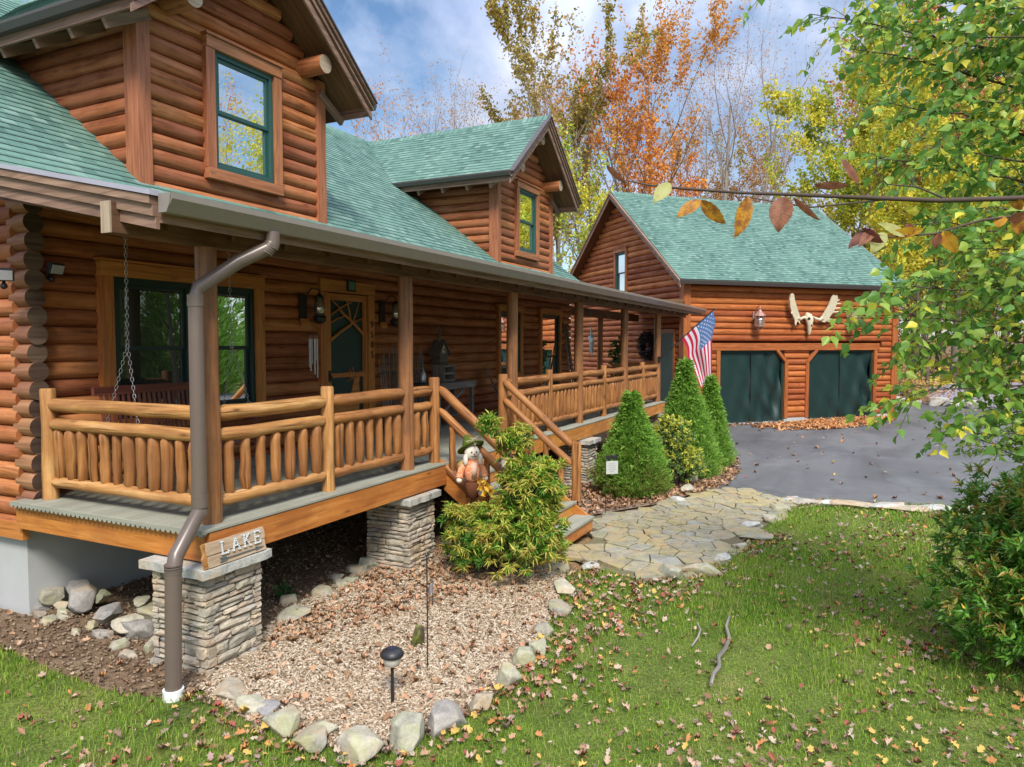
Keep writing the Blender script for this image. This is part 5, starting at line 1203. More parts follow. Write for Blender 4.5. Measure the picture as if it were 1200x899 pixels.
# gravel heap beyond the driveway
m = MT('slate_gravel', .9, .2); p = m.pos(); m.col(m.ramp(m.vor(p, 9), [(0.0, (.16, .14, .16)), (.6, (.34, .30, .34))])); m.bump(m.vor(p, 9), 1.0, .1); M['gravel'] = m.m
mb = MB(3); n, k_ = 40, 12; c0 = at(1150, 478, z=G); vs = []
for i in range(k_+1):
    for j in range(n):
        a = 6.2832*j/n; r_ = i/k_; q = r_*(1+.15*mnoise.noise(V(math.cos(a), math.sin(a), 1)*1.5)); vs.append((q*3.2*math.cos(a), q*5.2*math.sin(a), .9*(1-r_*r_)**1.2+.08*mnoise.noise(V(q*9*math.cos(a), q*9*math.sin(a), 3))-.03))
mb.add(vs, [(i*n+j, (i+1)*n+j, (i+1)*n+(j+1) % n, i*n+(j+1) % n) for i in range(k_) for j in range(n)], None, 0, True)
o = mb.build('gravel_heap', M['gravel'], None, 0, (c0.x+4, c0.y-1, G)); tag(o, 'low lavender grey heap of slate gravel beyond the driveway', 'gravel heap')
for i, (u, v, a) in enumerate(((1098, 475, .9), (1118, 477, .7), (1070, 474, .5), (1135, 478, .8), (1050, 473, .7))): rock(at(u, v, z=G), (a*1.4, a, a*.45), i, ['long white boulder at the left foot of the gravel heap', 'white boulder in front of the gravel heap', 'pinkish small boulder left of the gravel heap', 'grey boulder at the front right of the gravel heap', 'low pale boulder just right of the garage corner'][i], 'boulders by the gravel heap', M['cap'], .25, 'boulder', 'boulder')

# ================================================================== flagstone walk
def clip_poly(P, n, d):
    out = []
    for i in range(len(P)):
        a, b = P[i], P[(i+1) % len(P)]; da = a[0]*n[0]+a[1]*n[1]-d; db = b[0]*n[0]+b[1]*n[1]-d
        if da <= 0: out.append(a)
        if (da < 0 < db) or (db < 0 < da): t = da/(da-db); out.append((a[0]+(b[0]-a[0])*t, a[1]+(b[1]-a[1])*t))
    return out
def in_poly(P, X, Y):
    X = np.asarray(X); Y = np.asarray(Y); r = np.zeros(X.shape, bool); n = len(P)
    for i in range(n):
        x0, y0 = P[i]; x1, y1 = P[(i+1) % n]
        c = ((y0 > Y) != (y1 > Y)); 
        with np.errstate(divide='ignore', invalid='ignore'): xi = (x1-x0)*(Y-y0)/(y1-y0+1e-12)+x0
        r ^= c & (X < xi)
    return r
sheet('path_bed', PATH, G+.002, plain('path_mortar', (.16, .14, .08), .95, .1, 0, .3, 10, .5))
rg = random.Random(77); pts = []
for i in range(26):
    for j in range(16): pts.append((3.2+.27*i+rg.uniform(-.13, .13)+(.13 if j % 2 else 0), -4.1+.21*j+rg.uniform(-.09, .09)))
pts = [p for p in pts if rg.random() < .72]
mb = MB(7)
for i, p in enumerate(pts):
    if not in_poly(PATH, np.array([p[0]]), np.array([p[1]]))[0]: continue
    P = [(p[0]-.45, p[1]-.45), (p[0]+.45, p[1]-.45), (p[0]+.45, p[1]+.45), (p[0]-.45, p[1]+.45)]
    for q in pts:
        if q is p: continue
        dx, dy = q[0]-p[0], q[1]-p[1]; D = math.hypot(dx, dy)
        if D > 1: continue
        P = clip_poly(P, (dx/D, dy/D), (p[0]*dx+p[1]*dy)/D+D/2-.007)
    if len(P) < 3: continue
    # rounded, slightly wavy outline
    Q = []
    for a in range(len(P)):
        A0, B0, C0 = P[a-1], P[a], P[(a+1) % len(P)]
        for t in (.25, .08): Q.append((B0[0]+(A0[0]-B0[0])*t+rg.uniform(-.006, .006), B0[1]+(A0[1]-B0[1])*t+rg.uniform(-.006, .006)))
        for t in (.08, .25): Q.append((B0[0]+(C0[0]-B0[0])*t+rg.uniform(-.006, .006), B0[1]+(C0[1]-B0[1])*t+rg.uniform(-.006, .006)))
    h = rg.uniform(.018, .034); tx, ty = rg.uniform(-.03, .03), rg.uniform(-.03, .03)
    top = [(x, y, G+h+(x-p[0])*tx+(y-p[1])*ty) for x, y in Q]; n = len(Q)
    ins = [(p[0]+(x-p[0])*.93, p[1]+(y-p[1])*.93, z+.005) for x, y, z in top]; bot = [(x, y, G-.01) for x, y, z in top]
    mb.add(bot+top+ins, [(k, (k+1) % n, n+(k+1) % n, n+k) for k in range(n)]+[(n+k, n+(k+1) % n, 2*n+(k+1) % n, 2*n+k) for k in range(n)]+[[2*n+k for k in range(n)]])
tag(mb.build('path', M['flag']), kind='structure')

# ================================================================== grass, chips, leaves
RG = np.random.default_rng(5)
def scatter(poly, n, excl=(), bias=None):
    P = np.array(poly); out = []
    lo, hi = P.min(0), P.max(0); got = 0
    while got < n:
        q = RG.uniform(lo, hi, (max(2000, n), 2)); k = in_poly(poly, q[:, 0], q[:, 1])
        for e in excl: k &= ~in_poly(e, q[:, 0], q[:, 1])
        if bias is not None: k &= RG.random(len(q)) < bias(q)
        q = q[k]; out.append(q); got += len(q)
    return np.concatenate(out)[:n]
def lownoise(q, s, seed=0):
    r = np.random.default_rng(seed); v = np.zeros(len(q))
    for _ in range(9):
        a = r.normal(0, 1, 2)*s; v += np.sin(q[:, 0]*a[0]+q[:, 1]*a[1]+r.uniform(0, 6.28))
    return v/3.0
VIEW = [(-4.0, -5.5), (-3.6, -3.0), (-3.2, 6), (-.6, 6), (12, 0), (12, -13), (2, -10)]
camxy = np.array([CAM.x, CAM.y])
def gbias(q):
    d = np.linalg.norm(q-camxy, axis=1); fw = (q-camxy)@np.array([FWD.x, FWD.y])
    patch = np.clip(.70+.25*lownoise(q, 2.2, 3)+.2*lownoise(q, 6, 9), .10, 1)
    return np.where((fw > 2.8) & (d < 15), np.clip((5.0/np.maximum(d, 3))**1.3, 0, 1), 0)*patch
NG = 330000
q = scatter(LAWN, NG, (MULCH, PATH, DRIVE, SOIL), gbias)
# a few stray tufts along the stone edging and on the soil
d = np.linalg.norm(q-camxy, axis=1)
th = RG.uniform(0, 6.283, NG); hgt = RG.gamma(5, .0068, NG)*(1+.35*lownoise(q, 1.7, 8))*np.clip(.72+.06*d, 1, 1.35); hgt = np.clip(hgt, .012, .14)
wd = RG.uniform(.0016, .0032, NG)*np.clip(d/5.0, 1, 2.2); ln = RG.uniform(.25, 1.0, NG)
dx, dy = np.cos(th), np.sin(th); z0 = G-.01
B = np.stack([q[:, 0], q[:, 1], np.full(NG, z0)], 1); S = np.stack([-dy, dx, np.zeros(NG)], 1)*wd[:, None]; D = np.stack([dx, dy, np.zeros(NG)], 1)
M1 = B+D*(hgt*ln*.28)[:, None]; M1[:, 2] += hgt*.62
T1 = B+D*(hgt*ln*.85)[:, None]; T1[:, 2] += hgt*(1-.25*ln)
Vt = np.stack([B-S, B+S, M1+S*.8, M1-S*.8, T1], 1).reshape(-1, 3)
m = MT('grass_blade', .5, .3); p = m.pos()
c = m.ramp(m.isl(), [(0, (.075, .19, .013)), (.45, (.20, .38, .028)), (.8, (.36, .50, .055)), (.90, (.46, .48, .11)), (1, (.52, .44, .20))])
c = m.mix(m.ramp(m.noise(p, .8, 4, .6), [(.40, 0), (.68, .7)]), c, (.36, .46, .07)); c = m.mix(m.math('MULTIPLY', m.ramp(m.noise(p, 1.9, 5, .7), [(.54, 0), (.68, 1)]), .65), c, (.40, .31, .14)); m.col(c)
tr = m.n('ShaderNodeBsdfTranslucent'); m.put(c, tr.inputs[0]); ms = m.n('ShaderNodeMixShader'); ms.inputs[0].default_value = .5
m.t.links.new(m.b.outputs[0], ms.inputs[1]); m.t.links.new(tr.outputs[0], ms.inputs[2]); m.t.links.new(ms.outputs[0], m.t.nodes['Material Output'].inputs[0])
tag(np_mesh('grass', Vt, (5, [(0, 1, 2, 3), (3, 2, 4)]), m.m), 'short lawn grass, lush and uneven, before the house', 'grass', None, 'stuff')
# wood chips
def chips(name, q, lmin, lmax, wmin, wmax, mat, z=G+.004, tilt=.35, label=None, cat=None):
    n = len(q); th = RG.uniform(0, 6.283, n); L = RG.uniform(lmin, lmax, n)/2; Wd = RG.uniform(wmin, wmax, n)/2; h = RG.uniform(.002, .006, n)
    ax = np.stack([np.cos(th), np.sin(th), RG.normal(0, tilt, n)], 1); ax /= np.linalg.norm(ax, axis=1)[:, None]
    sd = np.stack([-np.sin(th), np.cos(th), RG.normal(0, tilt, n)], 1); sd -= ax*(ax*sd).sum(1)[:, None]; sd /= np.linalg.norm(sd, axis=1)[:, None]; nn = np.cross(ax, sd)
    C = np.stack([q[:, 0], q[:, 1], z+RG.uniform(0, .022, n)], 1)
    a, b, c = ax*L[:, None], sd*Wd[:, None], nn*h[:, None]
    Vt = np.stack([C-a-b*.7-c, C+a-b-c, C+a+b*.6-c, C-a+b-c, C-a-b*.7+c, C+a-b+c, C+a+b*.6+c, C-a+b+c], 1).reshape(-1, 3)
    return tag(np_mesh(name, Vt, (8, [(4, 5, 6, 7), (0, 1, 5, 4), (1, 2, 6, 5), (2, 3, 7, 6), (3, 0, 4, 7)]), mat), label, cat, None, 'stuff')
m = MT('wood_chip', .85, .15); c = m.ramp(m.isl(), [(0, (.13, .085, .05)), (.25, (.30, .22, .14)), (.6, (.45, .355, .25)), (1, (.62, .54, .42))]); c = m.mix(m.ramp(m.noise(m.pos(), .9, 4, .6), [(.45, 0), (.75, .45)]), c, (.44, .31, .19)); m.col(c); M['chip'] = m.m
qc = scatter(MULCH, 42000, (), lambda q: np.clip((5.5/np.maximum(np.linalg.norm(q-camxy, axis=1), 3))**1.2, 0, 1))
chips('wood_chips', qc, .018, .055, .006, .016, M['chip'], label='pale wood chip mulch filling the stone edged bed', cat='wood chips')
m = MT('soil_crumb', .95, .1); m.col(m.ramp(m.isl(), [(0, (.10, .065, .04)), (.6, (.24, .17, .11)), (1, (.36, .27, .18))])); M['crumb'] = m.m
qs = scatter(SOIL, 9000, (MULCH,), lambda q: np.clip((5.0/np.maximum(np.linalg.norm(q-camxy, axis=1), 3))**1.6, 0, 1))
chips('soil_crumbs', qs, .01, .04, .008, .03, M['crumb'], label='loose brown soil crumbs beneath and beside the porch', cat='soil')
# fallen leaves: pointed outline folded on the midrib, edges curled
LEAFC = [(.30, .17, .10), (.24, .12, .07), (.42, .26, .15), (.46, .20, .07), (.30, .09, .06), (.48, .34, .24), (.56, .38, .10), (.36, .24, .20), (.22, .14, .10), (.46, .36, .27)]
m = MT('fallen_leaf', .7, .25); st = [((i+.0)/10, c) for i, c in enumerate(LEAFC)]; c = m.ramp(m.isl(), st, 'CONSTANT'); c = m.mix(.5, c, m.ramp(m.noise(m.pos(), 60, 4, .6), [(.3, .6), (.7, 1.15)]), 'MULTIPLY'); m.col(c); M['fallen'] = m.m
m = MT('fallen_leaf_orange', .7, .25); c = m.ramp(m.isl(), [(0, (.46, .20, .08)), (.4, (.62, .29, .11)), (.8, (.70, .40, .18)), (1, (.36, .16, .08))]); m.col(c); M['fallen_o'] = m.m
m = MT('fallen_leaf_brown', .75, .2); c = m.ramp(m.isl(), [(0, (.20, .115, .06)), (.35, (.38, .22, .12)), (.7, (.50, .32, .19)), (.9, (.42, .21, .12)), (1, (.58, .43, .30))]); m.col(c); M['fallen_b'] = m.m
def leaves(name, q, smin, smax, mat, z, zr, label, curl=.75, cat='leaves'):
    n = len(q); th = RG.uniform(0, 6.283, n); s = RG.uniform(smin, smax, n); 
    ax = np.stack([np.cos(th), np.sin(th), RG.normal(0, .38, n)], 1); ax /= np.linalg.norm(ax, axis=1)[:, None]
    sd = np.stack([-np.sin(th), np.cos(th), RG.normal(0, .38, n)], 1); sd -= ax*(ax*sd).sum(1)[:, None]; sd /= np.linalg.norm(sd, axis=1)[:, None]; nn = np.cross(ax, sd); nn *= np.sign(nn[:, 2])[:, None]
    C = np.stack([q[:, 0], q[:, 1], z+RG.uniform(0, zr, n)], 1); cu = RG.uniform(-.1, curl, n)*s; w = s*RG.uniform(.28, .48, n)
    e = lambda u, v, k: C+ax*(u*s)[:, None]+sd*(v*w)[:, None]+nn*(k*cu)[:, None]
    # stem, lobes and tip
    Vt = np.stack([e(-.5, 0, 0), e(-.28, .75, .9), e(-.02, .55, .5), e(.10, 1.0, 1.2), e(.24, .45, .4), e(.5, .0, .8), e(.24, -.45, .4), e(.10, -1.0, 1.2), e(-.02, -.55, .5), e(-.28, -.75, .9), e(.0, 0, 0)], 1).reshape(-1, 3)
    return tag(np_mesh(name, Vt, (11, [(10, 0, 1, 2), (10, 2, 3, 4), (10, 4, 5), (10, 5, 6), (10, 6, 7, 8), (10, 8, 9, 0)]), mat), label, cat, None, 'stuff')
lb_ = lambda q: np.clip(.45+.35*lownoise(q, 1.4, 21), .1, 1)*np.clip((6.0/np.maximum(np.linalg.norm(q-camxy, axis=1), 3))**.8, 0, 1)*((q-camxy)@np.array([FWD.x, FWD.y]) > 2.5)
ql = scatter([(-4, -8), (-4, 4), (-.7, 2), (-.4, -.3), (9.2, -3.7), (9.5, -7), (7, -10)], 6800, (MULCH, PATH, DRIVE), lb_)
leaves('fallen_leaves', ql,   .025, .075, M['fallen'], G+.012, .03, 'scattered brown, pink and yellow autumn leaves lying on the lawn')
ED = [(-.9, -2.6), (-.9, -.5), (-.5, -.2), (-.6, -1.9), (.2, -2.3), (1.3, -2.25), (3.4, -1.8), (3.6, -2.9), (6.2, -3.6), (6.2, -4.0), (3.2, -3.2), (1.6, -2.7), (0, -2.8)]
leaves('edge_leaves', scatter(ED, 800, (PATH,)), .035, .08, M['fallen'], G+.012, .03, 'drift of mixed autumn leaves caught along the stone edging')
leaves('bed_leaves', scatter(BED, 5200), .05, .10, M['fallen_b'], G+.01, .05, 'thick brown leaf litter in the bed beside the steps and conifers')
UP = [(.3, -.1), (3.5, .35), (3.5, -1.4), (2.2, -1.2), (1.4, -.8), (.6, -.5)]
leaves('mulch_leaves', np.concatenate([scatter(UP, 1100), scatter(MULCH, 520), scatter(SOIL, 500)]), .035, .08, M['fallen_b'], G+.016, .03, 'rusty brown leaves over the wood chips near the porch and bush')
LP = [(20.6, -1.9), (21.8, -2.9), (24.6, -5.9), (24.0, -6.4), (22.0, -5.2), (20.6, -3.2)]
leaves('leaf_drift', scatter([(19.6, -1.5), (21.2, -2.6), (23.0, -3.5), (25.2, -5.3), (24.3, -5.9), (21.6, -5.0), (20.2, -4.0), (18.6, -2.4)], 2400, (), lambda q: np.clip(.62+.5*lownoise(q, 1.6, 4), .02, 1)), .07, .14, M['fallen_o'], G+.012, .045, 'orange leaf drift on the driveway before the garage doors')
leaves('drive_leaves', np.concatenate([scatter(DRIVE, 420), scatter([(19.2, .0), (24.8, -5.3), (24.6, -5.7), (18.9, -.4)], 260)]), .06, .13, M['fallen'], G+.01, .012, 'single pale leaves scattered over the dark driveway')
FE = [(26, -4.2), (28.5, -4.6), (33, -6.4), (38, -12), (40, -13), (37, -7), (30, -3)]
leaves('verge_leaves', scatter(FE, 4200), .12, .26, M['fallen_o'], G-.0, .08, 'orange leaves heaped along the far driveway verge')
leaves('forest_leaves', scatter([(24, 2), (60, 6), (70, -45), (40, -30), (37, -13), (33, -6), (27, -3)], 9000), .16, .32, M['fallen_o'], G+.02, .15, 'deep tan leaf litter on the woodland floor')
# fallen twigs on the lawn
for i, (P, r, lb) in enumerate((([(855, 722), (851, 734), (855, 748), (850, 760), (842, 770), (843, 781), (836, 790), (833, 802)], .016, 'longer crooked grey stick lying on the lawn'), ([(817, 730), (821, 738), (818, 747), (811, 757)], .009, 'short pale twig on the lawn left of the longer stick'))):
    mb = MB(i); pts = [at(u, v, z=G+.045) for u, v in P]; mb.tube(pts, [r*(.55+.5*math.sin(2.6*(k+.6)/len(pts))) for k in range(len(pts))], 8, True, .12)
    tag(mb.build('fallen_stick', M['bark_pale']), lb, 'stick', 'sticks on the lawn')
# ================================================================== leaves as numpy clouds
def unit(a): return a/np.maximum(np.linalg.norm(a, axis=1), 1e-9)[:, None]
def leaf_quads(C, d, size, wr, rg, fold=.25, bend=.25, roll=None):
    """folded kite leaves: base at C, along d"""
    n = len(C); d = unit(d); up = np.tile([0, 0, 1.0], (n, 1))+rg.normal(0, .35 if roll is None else roll, (n, 3)); sd = unit(np.cross(d, up)); nn = np.cross(sd, d)
    s = size[:, None]; w = s*wr*.5
    return np.stack([C, C+d*s*.42+sd*w+nn*w*fold, C+d*s-nn*s*bend, C+d*s*.42-sd*w+nn*w*fold], 1).reshape(-1, 3)
LQ = (4, [(0, 1, 2), (0, 2, 3)])
M['pieris_g'] = leafmat('pieris_leaf_green', [(.06, .18, .02), (.12, .30, .035), (.22, .42, .06)], .35, .35, .5)
M['pieris_y'] = leafmat('pieris_leaf_yellow', [(.24, .46, .05), (.42, .56, .07), (.62, .64, .11)], .4, .45, .3)
M['pieris_o'] = leafmat('pieris_leaf_amber', [(.75, .50, .04), (.78, .60, .10)], .35, .5, .3)
M['pieris_bud'] = leafmat('pieris_buds', [(.58, .64, .12), (.74, .70, .18), (.72, .54, .16)], .3, .6, .2)
def whorl_bush(root, blobs, ntip, nleaf, L, seed, mats, w, top_y=.5, buds=0.0, wr=.26, inner=.35):
    rg = np.random.default_rng(seed); B = np.array([[*c, *r] for c, r in blobs]); vol = B[:, 3]*B[:, 4]*B[:, 5]
    k = rg.choice(len(B), ntip, p=vol**.67/np.sum(vol**.67)); u = unit(rg.normal(0, 1, (ntip, 3))); u[:, 2] = np.where(u[:, 2] < -.5, -u[:, 2], u[:, 2])
    rr = np.where(rg.random(ntip) < inner, rg.uniform(.35, .85, ntip), rg.uniform(.85, 1.05, ntip))
    lump = 1+.13*np.sin(u[:, 0]*7+k)*np.sin(u[:, 1]*6+2)+.1*np.sin(u[:, 2]*9+k*2)
    T = B[k, :3]+u*B[k, 3:]*(rr*lump)[:, None]
    keep = T[:, 2] > .03; T = T[keep]; u = u[keep]; rr = rr[keep]; n = len(T)
    axis = unit(u*.8+np.array([0, 0, .55])+rg.normal(0, .25, (n, 3)))
    C = np.repeat(T, nleaf, 0); A = np.repeat(axis, nleaf, 0); N = len(C)
    side = unit(np.cross(A, rg.normal(0, 1, (N, 3)))); tilt = rg.uniform(.15, 1.25, N)
    d = A*np.cos(tilt)[:, None]+side*np.sin(tilt)[:, None]; d[:, 2] -= .12
    C = C-A*(rg.uniform(0, .05, N)*L/.07)[:, None]
    size = L*rg.uniform(.6, 1.25, N)
    outer = np.repeat((rr > .84)*(rg.random(n) < top_y*np.clip(.5+u[:, 2], .15, 1.2)), nleaf, 0)
    ych = rg.random(N); mi = np.where(outer & (ych < .72), 1, 0); mi = np.where(rg.random(N) < w, 2, mi)
    np_mesh('foliage', leaf_quads(C, d, size, wr, rg), LQ, mats[:3], root, mi)
    if buds:
        kk = rg.random(n) < buds; T2 = T[kk & (rr > .8)]; m_ = len(T2)
        if m_:
            nb = 16; C2 = np.repeat(T2, nb, 0)+rg.normal(0, .008, (m_*nb, 3)); a = rg.uniform(0, 6.283, m_*nb); d2 = np.stack([np.cos(a), np.sin(a), rg.uniform(-.5, .9, m_*nb)], 1)
            np_mesh('flower_buds', leaf_quads(C2, d2, L*rg.uniform(.7, 1.5, m_*nb), .10, rg, .2, .55), LQ, mats[3], root)
    mb = MB(seed); g = random.Random(seed)
    for i in range(34):
        t = T[g.randrange(n)]; b0 = V(g.uniform(-.09, .09), g.uniform(-.09, .09), -.03); t = Vector(t); mid = b0*.5+t*.5+V(g.uniform(-.08, .08), g.uniform(-.08, .08), -.06)
        mb.tube([b0, mid, t], [.014, .010, .004], 5)
    mb.build('stem', M['twig'], root)
bp = at(592, 676, z=G)
BU = empty('pieris_bush', (bp.x-.02, bp.y+.02, G), 0, 'large loose green and yellow evergreen bush in front of the steps', 'bush')
whorl_bush(BU, [((0, -.1, .40), (.46, .56, .40)), ((-.12, .28, .34), (.40, .38, .32)), ((.18, -.28, .45), (.38, .38, .42)), ((.22, -.22, .92), (.36, .36, .40)), ((.34, -.28, 1.0), (.30, .30, .32)), ((.16, -.02, 1.42), (.15, .15, .26)), ((.04, .20, 1.68), (.12, .13, .14)), ((.27, -.10, 1.52), (.14, .14, .17)), ((-.30, .50, .70), (.13, .15, .12)), ((.0, .40, .55), (.22, .2, .2))], 1500, 11, .082, 31, [M['pieris_g'], M['pieris_y'], M['pieris_o'], M['pieris_bud']], .025, .85, .34, .21, .4)
rbp = at(1212, 785, z=G)
RB = empty('rhododendron_bush', (rbp.x, rbp.y-.1, G), 0, 'dark glossy green bush at the right edge of the lawn', 'bush')
whorl_bush(RB, [((0, 0, .45), (0.754, 0.85, 0.652)), ((.42, -.3, .8), (0.797, 0.725, 0.652)), ((-.12, .16, .3), (0.522, 0.493, 0.406)), ((0.725, 0.145, 0.85), (0.667, 0.609, 0.609)), ((.25, -.02, 1.12), (0.435, 0.435, 0.319))], 2000, 10, .085, 32, [M['pieris_g'], leafmat('rhodo_leaf_olive', [(0.174, 0.232, 0.0362), (0.348, 0.319, 0.058), (0.435, 0.232, 0.0725)], .3, .4, .4), M['pieris_o'], M['pieris_bud']], .02, .45, 0, .32, .4)
# ------------------------------------------------ dwarf conifers
def conifer(root, H, Rb, n, seed, mats, brown=0.0, lean=(0, 0), wy=.0, slen=.062):
    rg = np.random.default_rng(seed)
    t = 1-np.sqrt(1-rg.random(n)*.992); a = rg.uniform(0, 6.283, n)
    prof = np.where(t < .12, .78+t*1.9, 1.0*(1-((t-.12)/.88)**1.12))+.012
    lump = 1+.19*np.sin(a*5+t*19+seed)*np.sin(t*31+a*2)+.09*np.sin(a*11-t*37)
    dep = np.where(rg.random(n) < .35, rg.uniform(.72, .95, n), rg.uniform(.90, 1.12, n))
    r = Rb*prof*lump*dep; C = np.stack([r*np.cos(a)+lean[0]*t, r*np.sin(a)+lean[1]*t, .04+t*H], 1)
    d = np.stack([np.cos(a)*.8, np.sin(a)*.8, np.full(n, .75)], 1)+rg.normal(0, .42, (n, 3))
    mi = np.zeros(n, int); 
    if brown: mi = np.where((rg.random(n) < brown*np.clip(1.3-t*3.4+.5*np.sin(a*3+t*9), 0, 1)), 1, 0)
    if wy: mi = np.where(rg.random(n) < wy*np.clip(.6+.8*np.sin(a*4+t*13+1)*np.sin(t*17), 0, 1.2), 2, mi)
    np_mesh('foliage', leaf_quads(C, d, slen*rg.uniform(.6, 1.3, n), .22, rg, .3, .0, 1.0), LQ, mats, root, mi)
    # dark inner twigs so the crown is not hollow
    n2 = n//5; t = rg.random(n2)*.95; a = rg.uniform(0, 6.283, n2); prof = np.where(t < .12, .78+t*1.9, 1.0*(1-((t-.12)/.88)**1.12)); r = Rb*prof*rg.uniform(.3, .85, n2)
    C = np.stack([r*np.cos(a)+lean[0]*t, r*np.sin(a)+lean[1]*t, .03+t*H], 1); d = np.stack([np.cos(a), np.sin(a), np.full(n2, .4)], 1)+rg.normal(0, .5, (n2, 3))
    np_mesh('inner_twigs', leaf_quads(C, d, .13*rg.uniform(.6, 1.3, n2), .4, rg), LQ, mats[0], root)
    mb = MB(seed); mb.tube([(0, 0, -.05), (lean[0]*.5, lean[1]*.5, H*.5), (lean[0], lean[1], H*.97)], [.045, .03, .006], 7); mb.build('trunk', M['bark'], root)
M['spruce'] = leafmat('spruce_needles', [(.13, .28, .035), (.23, .43, .06), (.36, .55, .11)], .35, .55, .25)
M['spruce_b'] = leafmat('spruce_brown', [(0.145, 0.109, 0.0362), (0.246, 0.174, 0.058), (0.131, 0.145, 0.029)], .2, .7, .1)
M['euon_y'] = leafmat('golden_leaf', [(0.435, 0.493, 0.058), (0.754, 0.725, 0.102), (0.85, 0.754, 0.174)], .35, .5, .3)
M['euon_g'] = leafmat('blue_green_leaf', [(0.0725, 0.174, 0.058), (0.16, 0.29, 0.102), (0.29, 0.406, 0.145)], .3, .5, .3)
c1 = empty('dwarf_spruce', (7.95, -1.22, G), 0, 'nearest broad cone shaped spruce with browned lower branches beside the porch', 'conifer', 'dwarf conifers along the porch'); conifer(c1, 1.82, .60, 22000, 41, [M['spruce'], M['spruce_b'], M['spruce']], .4, (-.04, .02))
c2 = empty('dwarf_spruce', (10.0, -1.66, G), 0, 'tallest cone shaped spruce standing below the flag', 'conifer', 'dwarf conifers along the porch'); conifer(c2, 2.36, .62, 24000, 42, [M['spruce'], M['spruce_b'], M['spruce']], .06, (.0, .0))
c3p = at(831, 551, z=G); c3 = empty('dwarf_spruce', (c3p.x+.35, c3p.y+.05, G), 0, 'cone shaped spruce behind the tallest one, nearest the garage', 'conifer', 'dwarf conifers along the porch'); conifer(c3, 1.98, .43, 16000, 43, [M['spruce'], M['spruce_b'], M['spruce']], .05, (.0, .0))
c4 = empty('golden_shrub', (8.95, -1.72, G), 0, 'golden variegated shrub between the two nearest spruces', 'shrub')
whorl_bush(c4, [((0, 0, .45), (.44, .44, .44)), ((.0, .0, .95), (.30, .30, .36)), ((-.05, .12, 1.1), (.2, .2, .26)), ((.2, -.22, .35), (.34, .32, .34)), ((-.1, .3, .85), (.22, .22, .3))], 1100, 9, .06, 44, [M['euon_g'], M['euon_y'], M['euon_y'], M['euon_y']], .10, .85, 0, .42, .35)
# low foundation greenery seen under the deck
leaf_cloud('low_plant', M['plant'], None, [(1.35+.02*i, .55, G+.05) for i in range(6)], 60, .07, 8, .05); tag(bpy.data.objects['low_plant'], 'small green weed growing by the flat stones behind the pier', 'weed')

# ================================================================== trees
LEAFM = {}
def LM(k):
    P = {'olive': [(0.203, 0.189, 0.0435), (0.377, 0.334, 0.0725), (0.493, 0.377, 0.087), (0.609, 0.406, 0.102)], 'orange': [(0.522, 0.174, 0.0435), (0.783, 0.29, 0.058), (0.85, 0.435, 0.087), (0.609, 0.174, 0.0725)], 'amber': [(.62, .30, .05), (.74, .40, .08), (.55, .24, .06)], 'red': [(0.493, 0.102, 0.0725), (0.725, 0.203, 0.116), (0.609, 0.29, 0.116)],
         'yellow': [(0.493, 0.464, 0.0435), (0.754, 0.667, 0.0725), (0.85, 0.754, 0.116), (0.435, 0.493, 0.058)], 'lime': [(0.232, 0.377, 0.0435), (0.435, 0.551, 0.0725), (0.667, 0.667, 0.102)], 'tan': [(0.377, 0.246, 0.116), (0.58, 0.392, 0.203), (0.667, 0.319, 0.131)], 'green': [(0.0725, 0.189, 0.029), (0.145, 0.319, 0.0435), (0.319, 0.435, 0.0725)], 'rust': [(0.406, 0.203, 0.087), (0.609, 0.348, 0.131), (0.522, 0.377, 0.174)]}[k]
    if k not in LEAFM: LEAFM[k] = leafmat('leaf_'+k, P, .4, .6, .2)
    return LEAFM[k]
def grow(rg, base, H, spread, lv, fork=.35, up=.5, nl=(9, 6, 4), lean=V(0, 0, 0)):
    """returns tubes [(pts, rads, level)] and tip points"""
    tubes, tips = [], []
    def limb(p, d, L, r, level):
        n = 5 if level < 2 else 4; pts = [p]; rs = [r]; q = p.copy(); dd = d.copy()
        for i in range(n):
            dd = (dd+V(rg.gauss(0, .13), rg.gauss(0, .13), rg.gauss(.04, .08)+up*.10)*(1 if level else .35)).normalized(); q = q+dd*(L/n); pts.append(q.copy()); rs.append(r*(1-.78*(i+1)/n))
        tubes.append((pts, rs, level))
        if level >= lv-1:
            tips.extend(pts[1:])
        if level < lv:
            c = nl[min(level, len(nl)-1)]
            for k in range(c):
                t = (fork+(1-fork)*(k+rg.random())/c) if level == 0 else (.25+.75*(k+rg.random())/c); i = min(n-1, int(t*n)); f = t*n-i
                b = pts[i]*(1-f)+pts[i+1]*f; rr = (rs[i]*(1-f)+rs[i+1]*f)*.62
                a = rg.uniform(0, 6.283) if level else k*2.4+rg.uniform(-.5, .5); ti = rg.uniform(.35, .85)*spread
                ax = dd if level == 0 else d; ax = ax.normalized(); s = ax.orthogonal().normalized(); s2 = ax.cross(s)
                nd = (ax*math.cos(ti)+(s*math.cos(a)+s2*math.sin(a))*math.sin(ti)+V(0, 0, .12)).normalized()
                limb(b, nd, L*rg.uniform(.38, .58)*(1.15-.45*t if level == 0 else 1), max(rr*.8, .004), level+1)
    limb(Vector(base), (V(0, 0, 1)+lean).normalized(), H*.86, H*.0115, 0)
    return tubes, tips
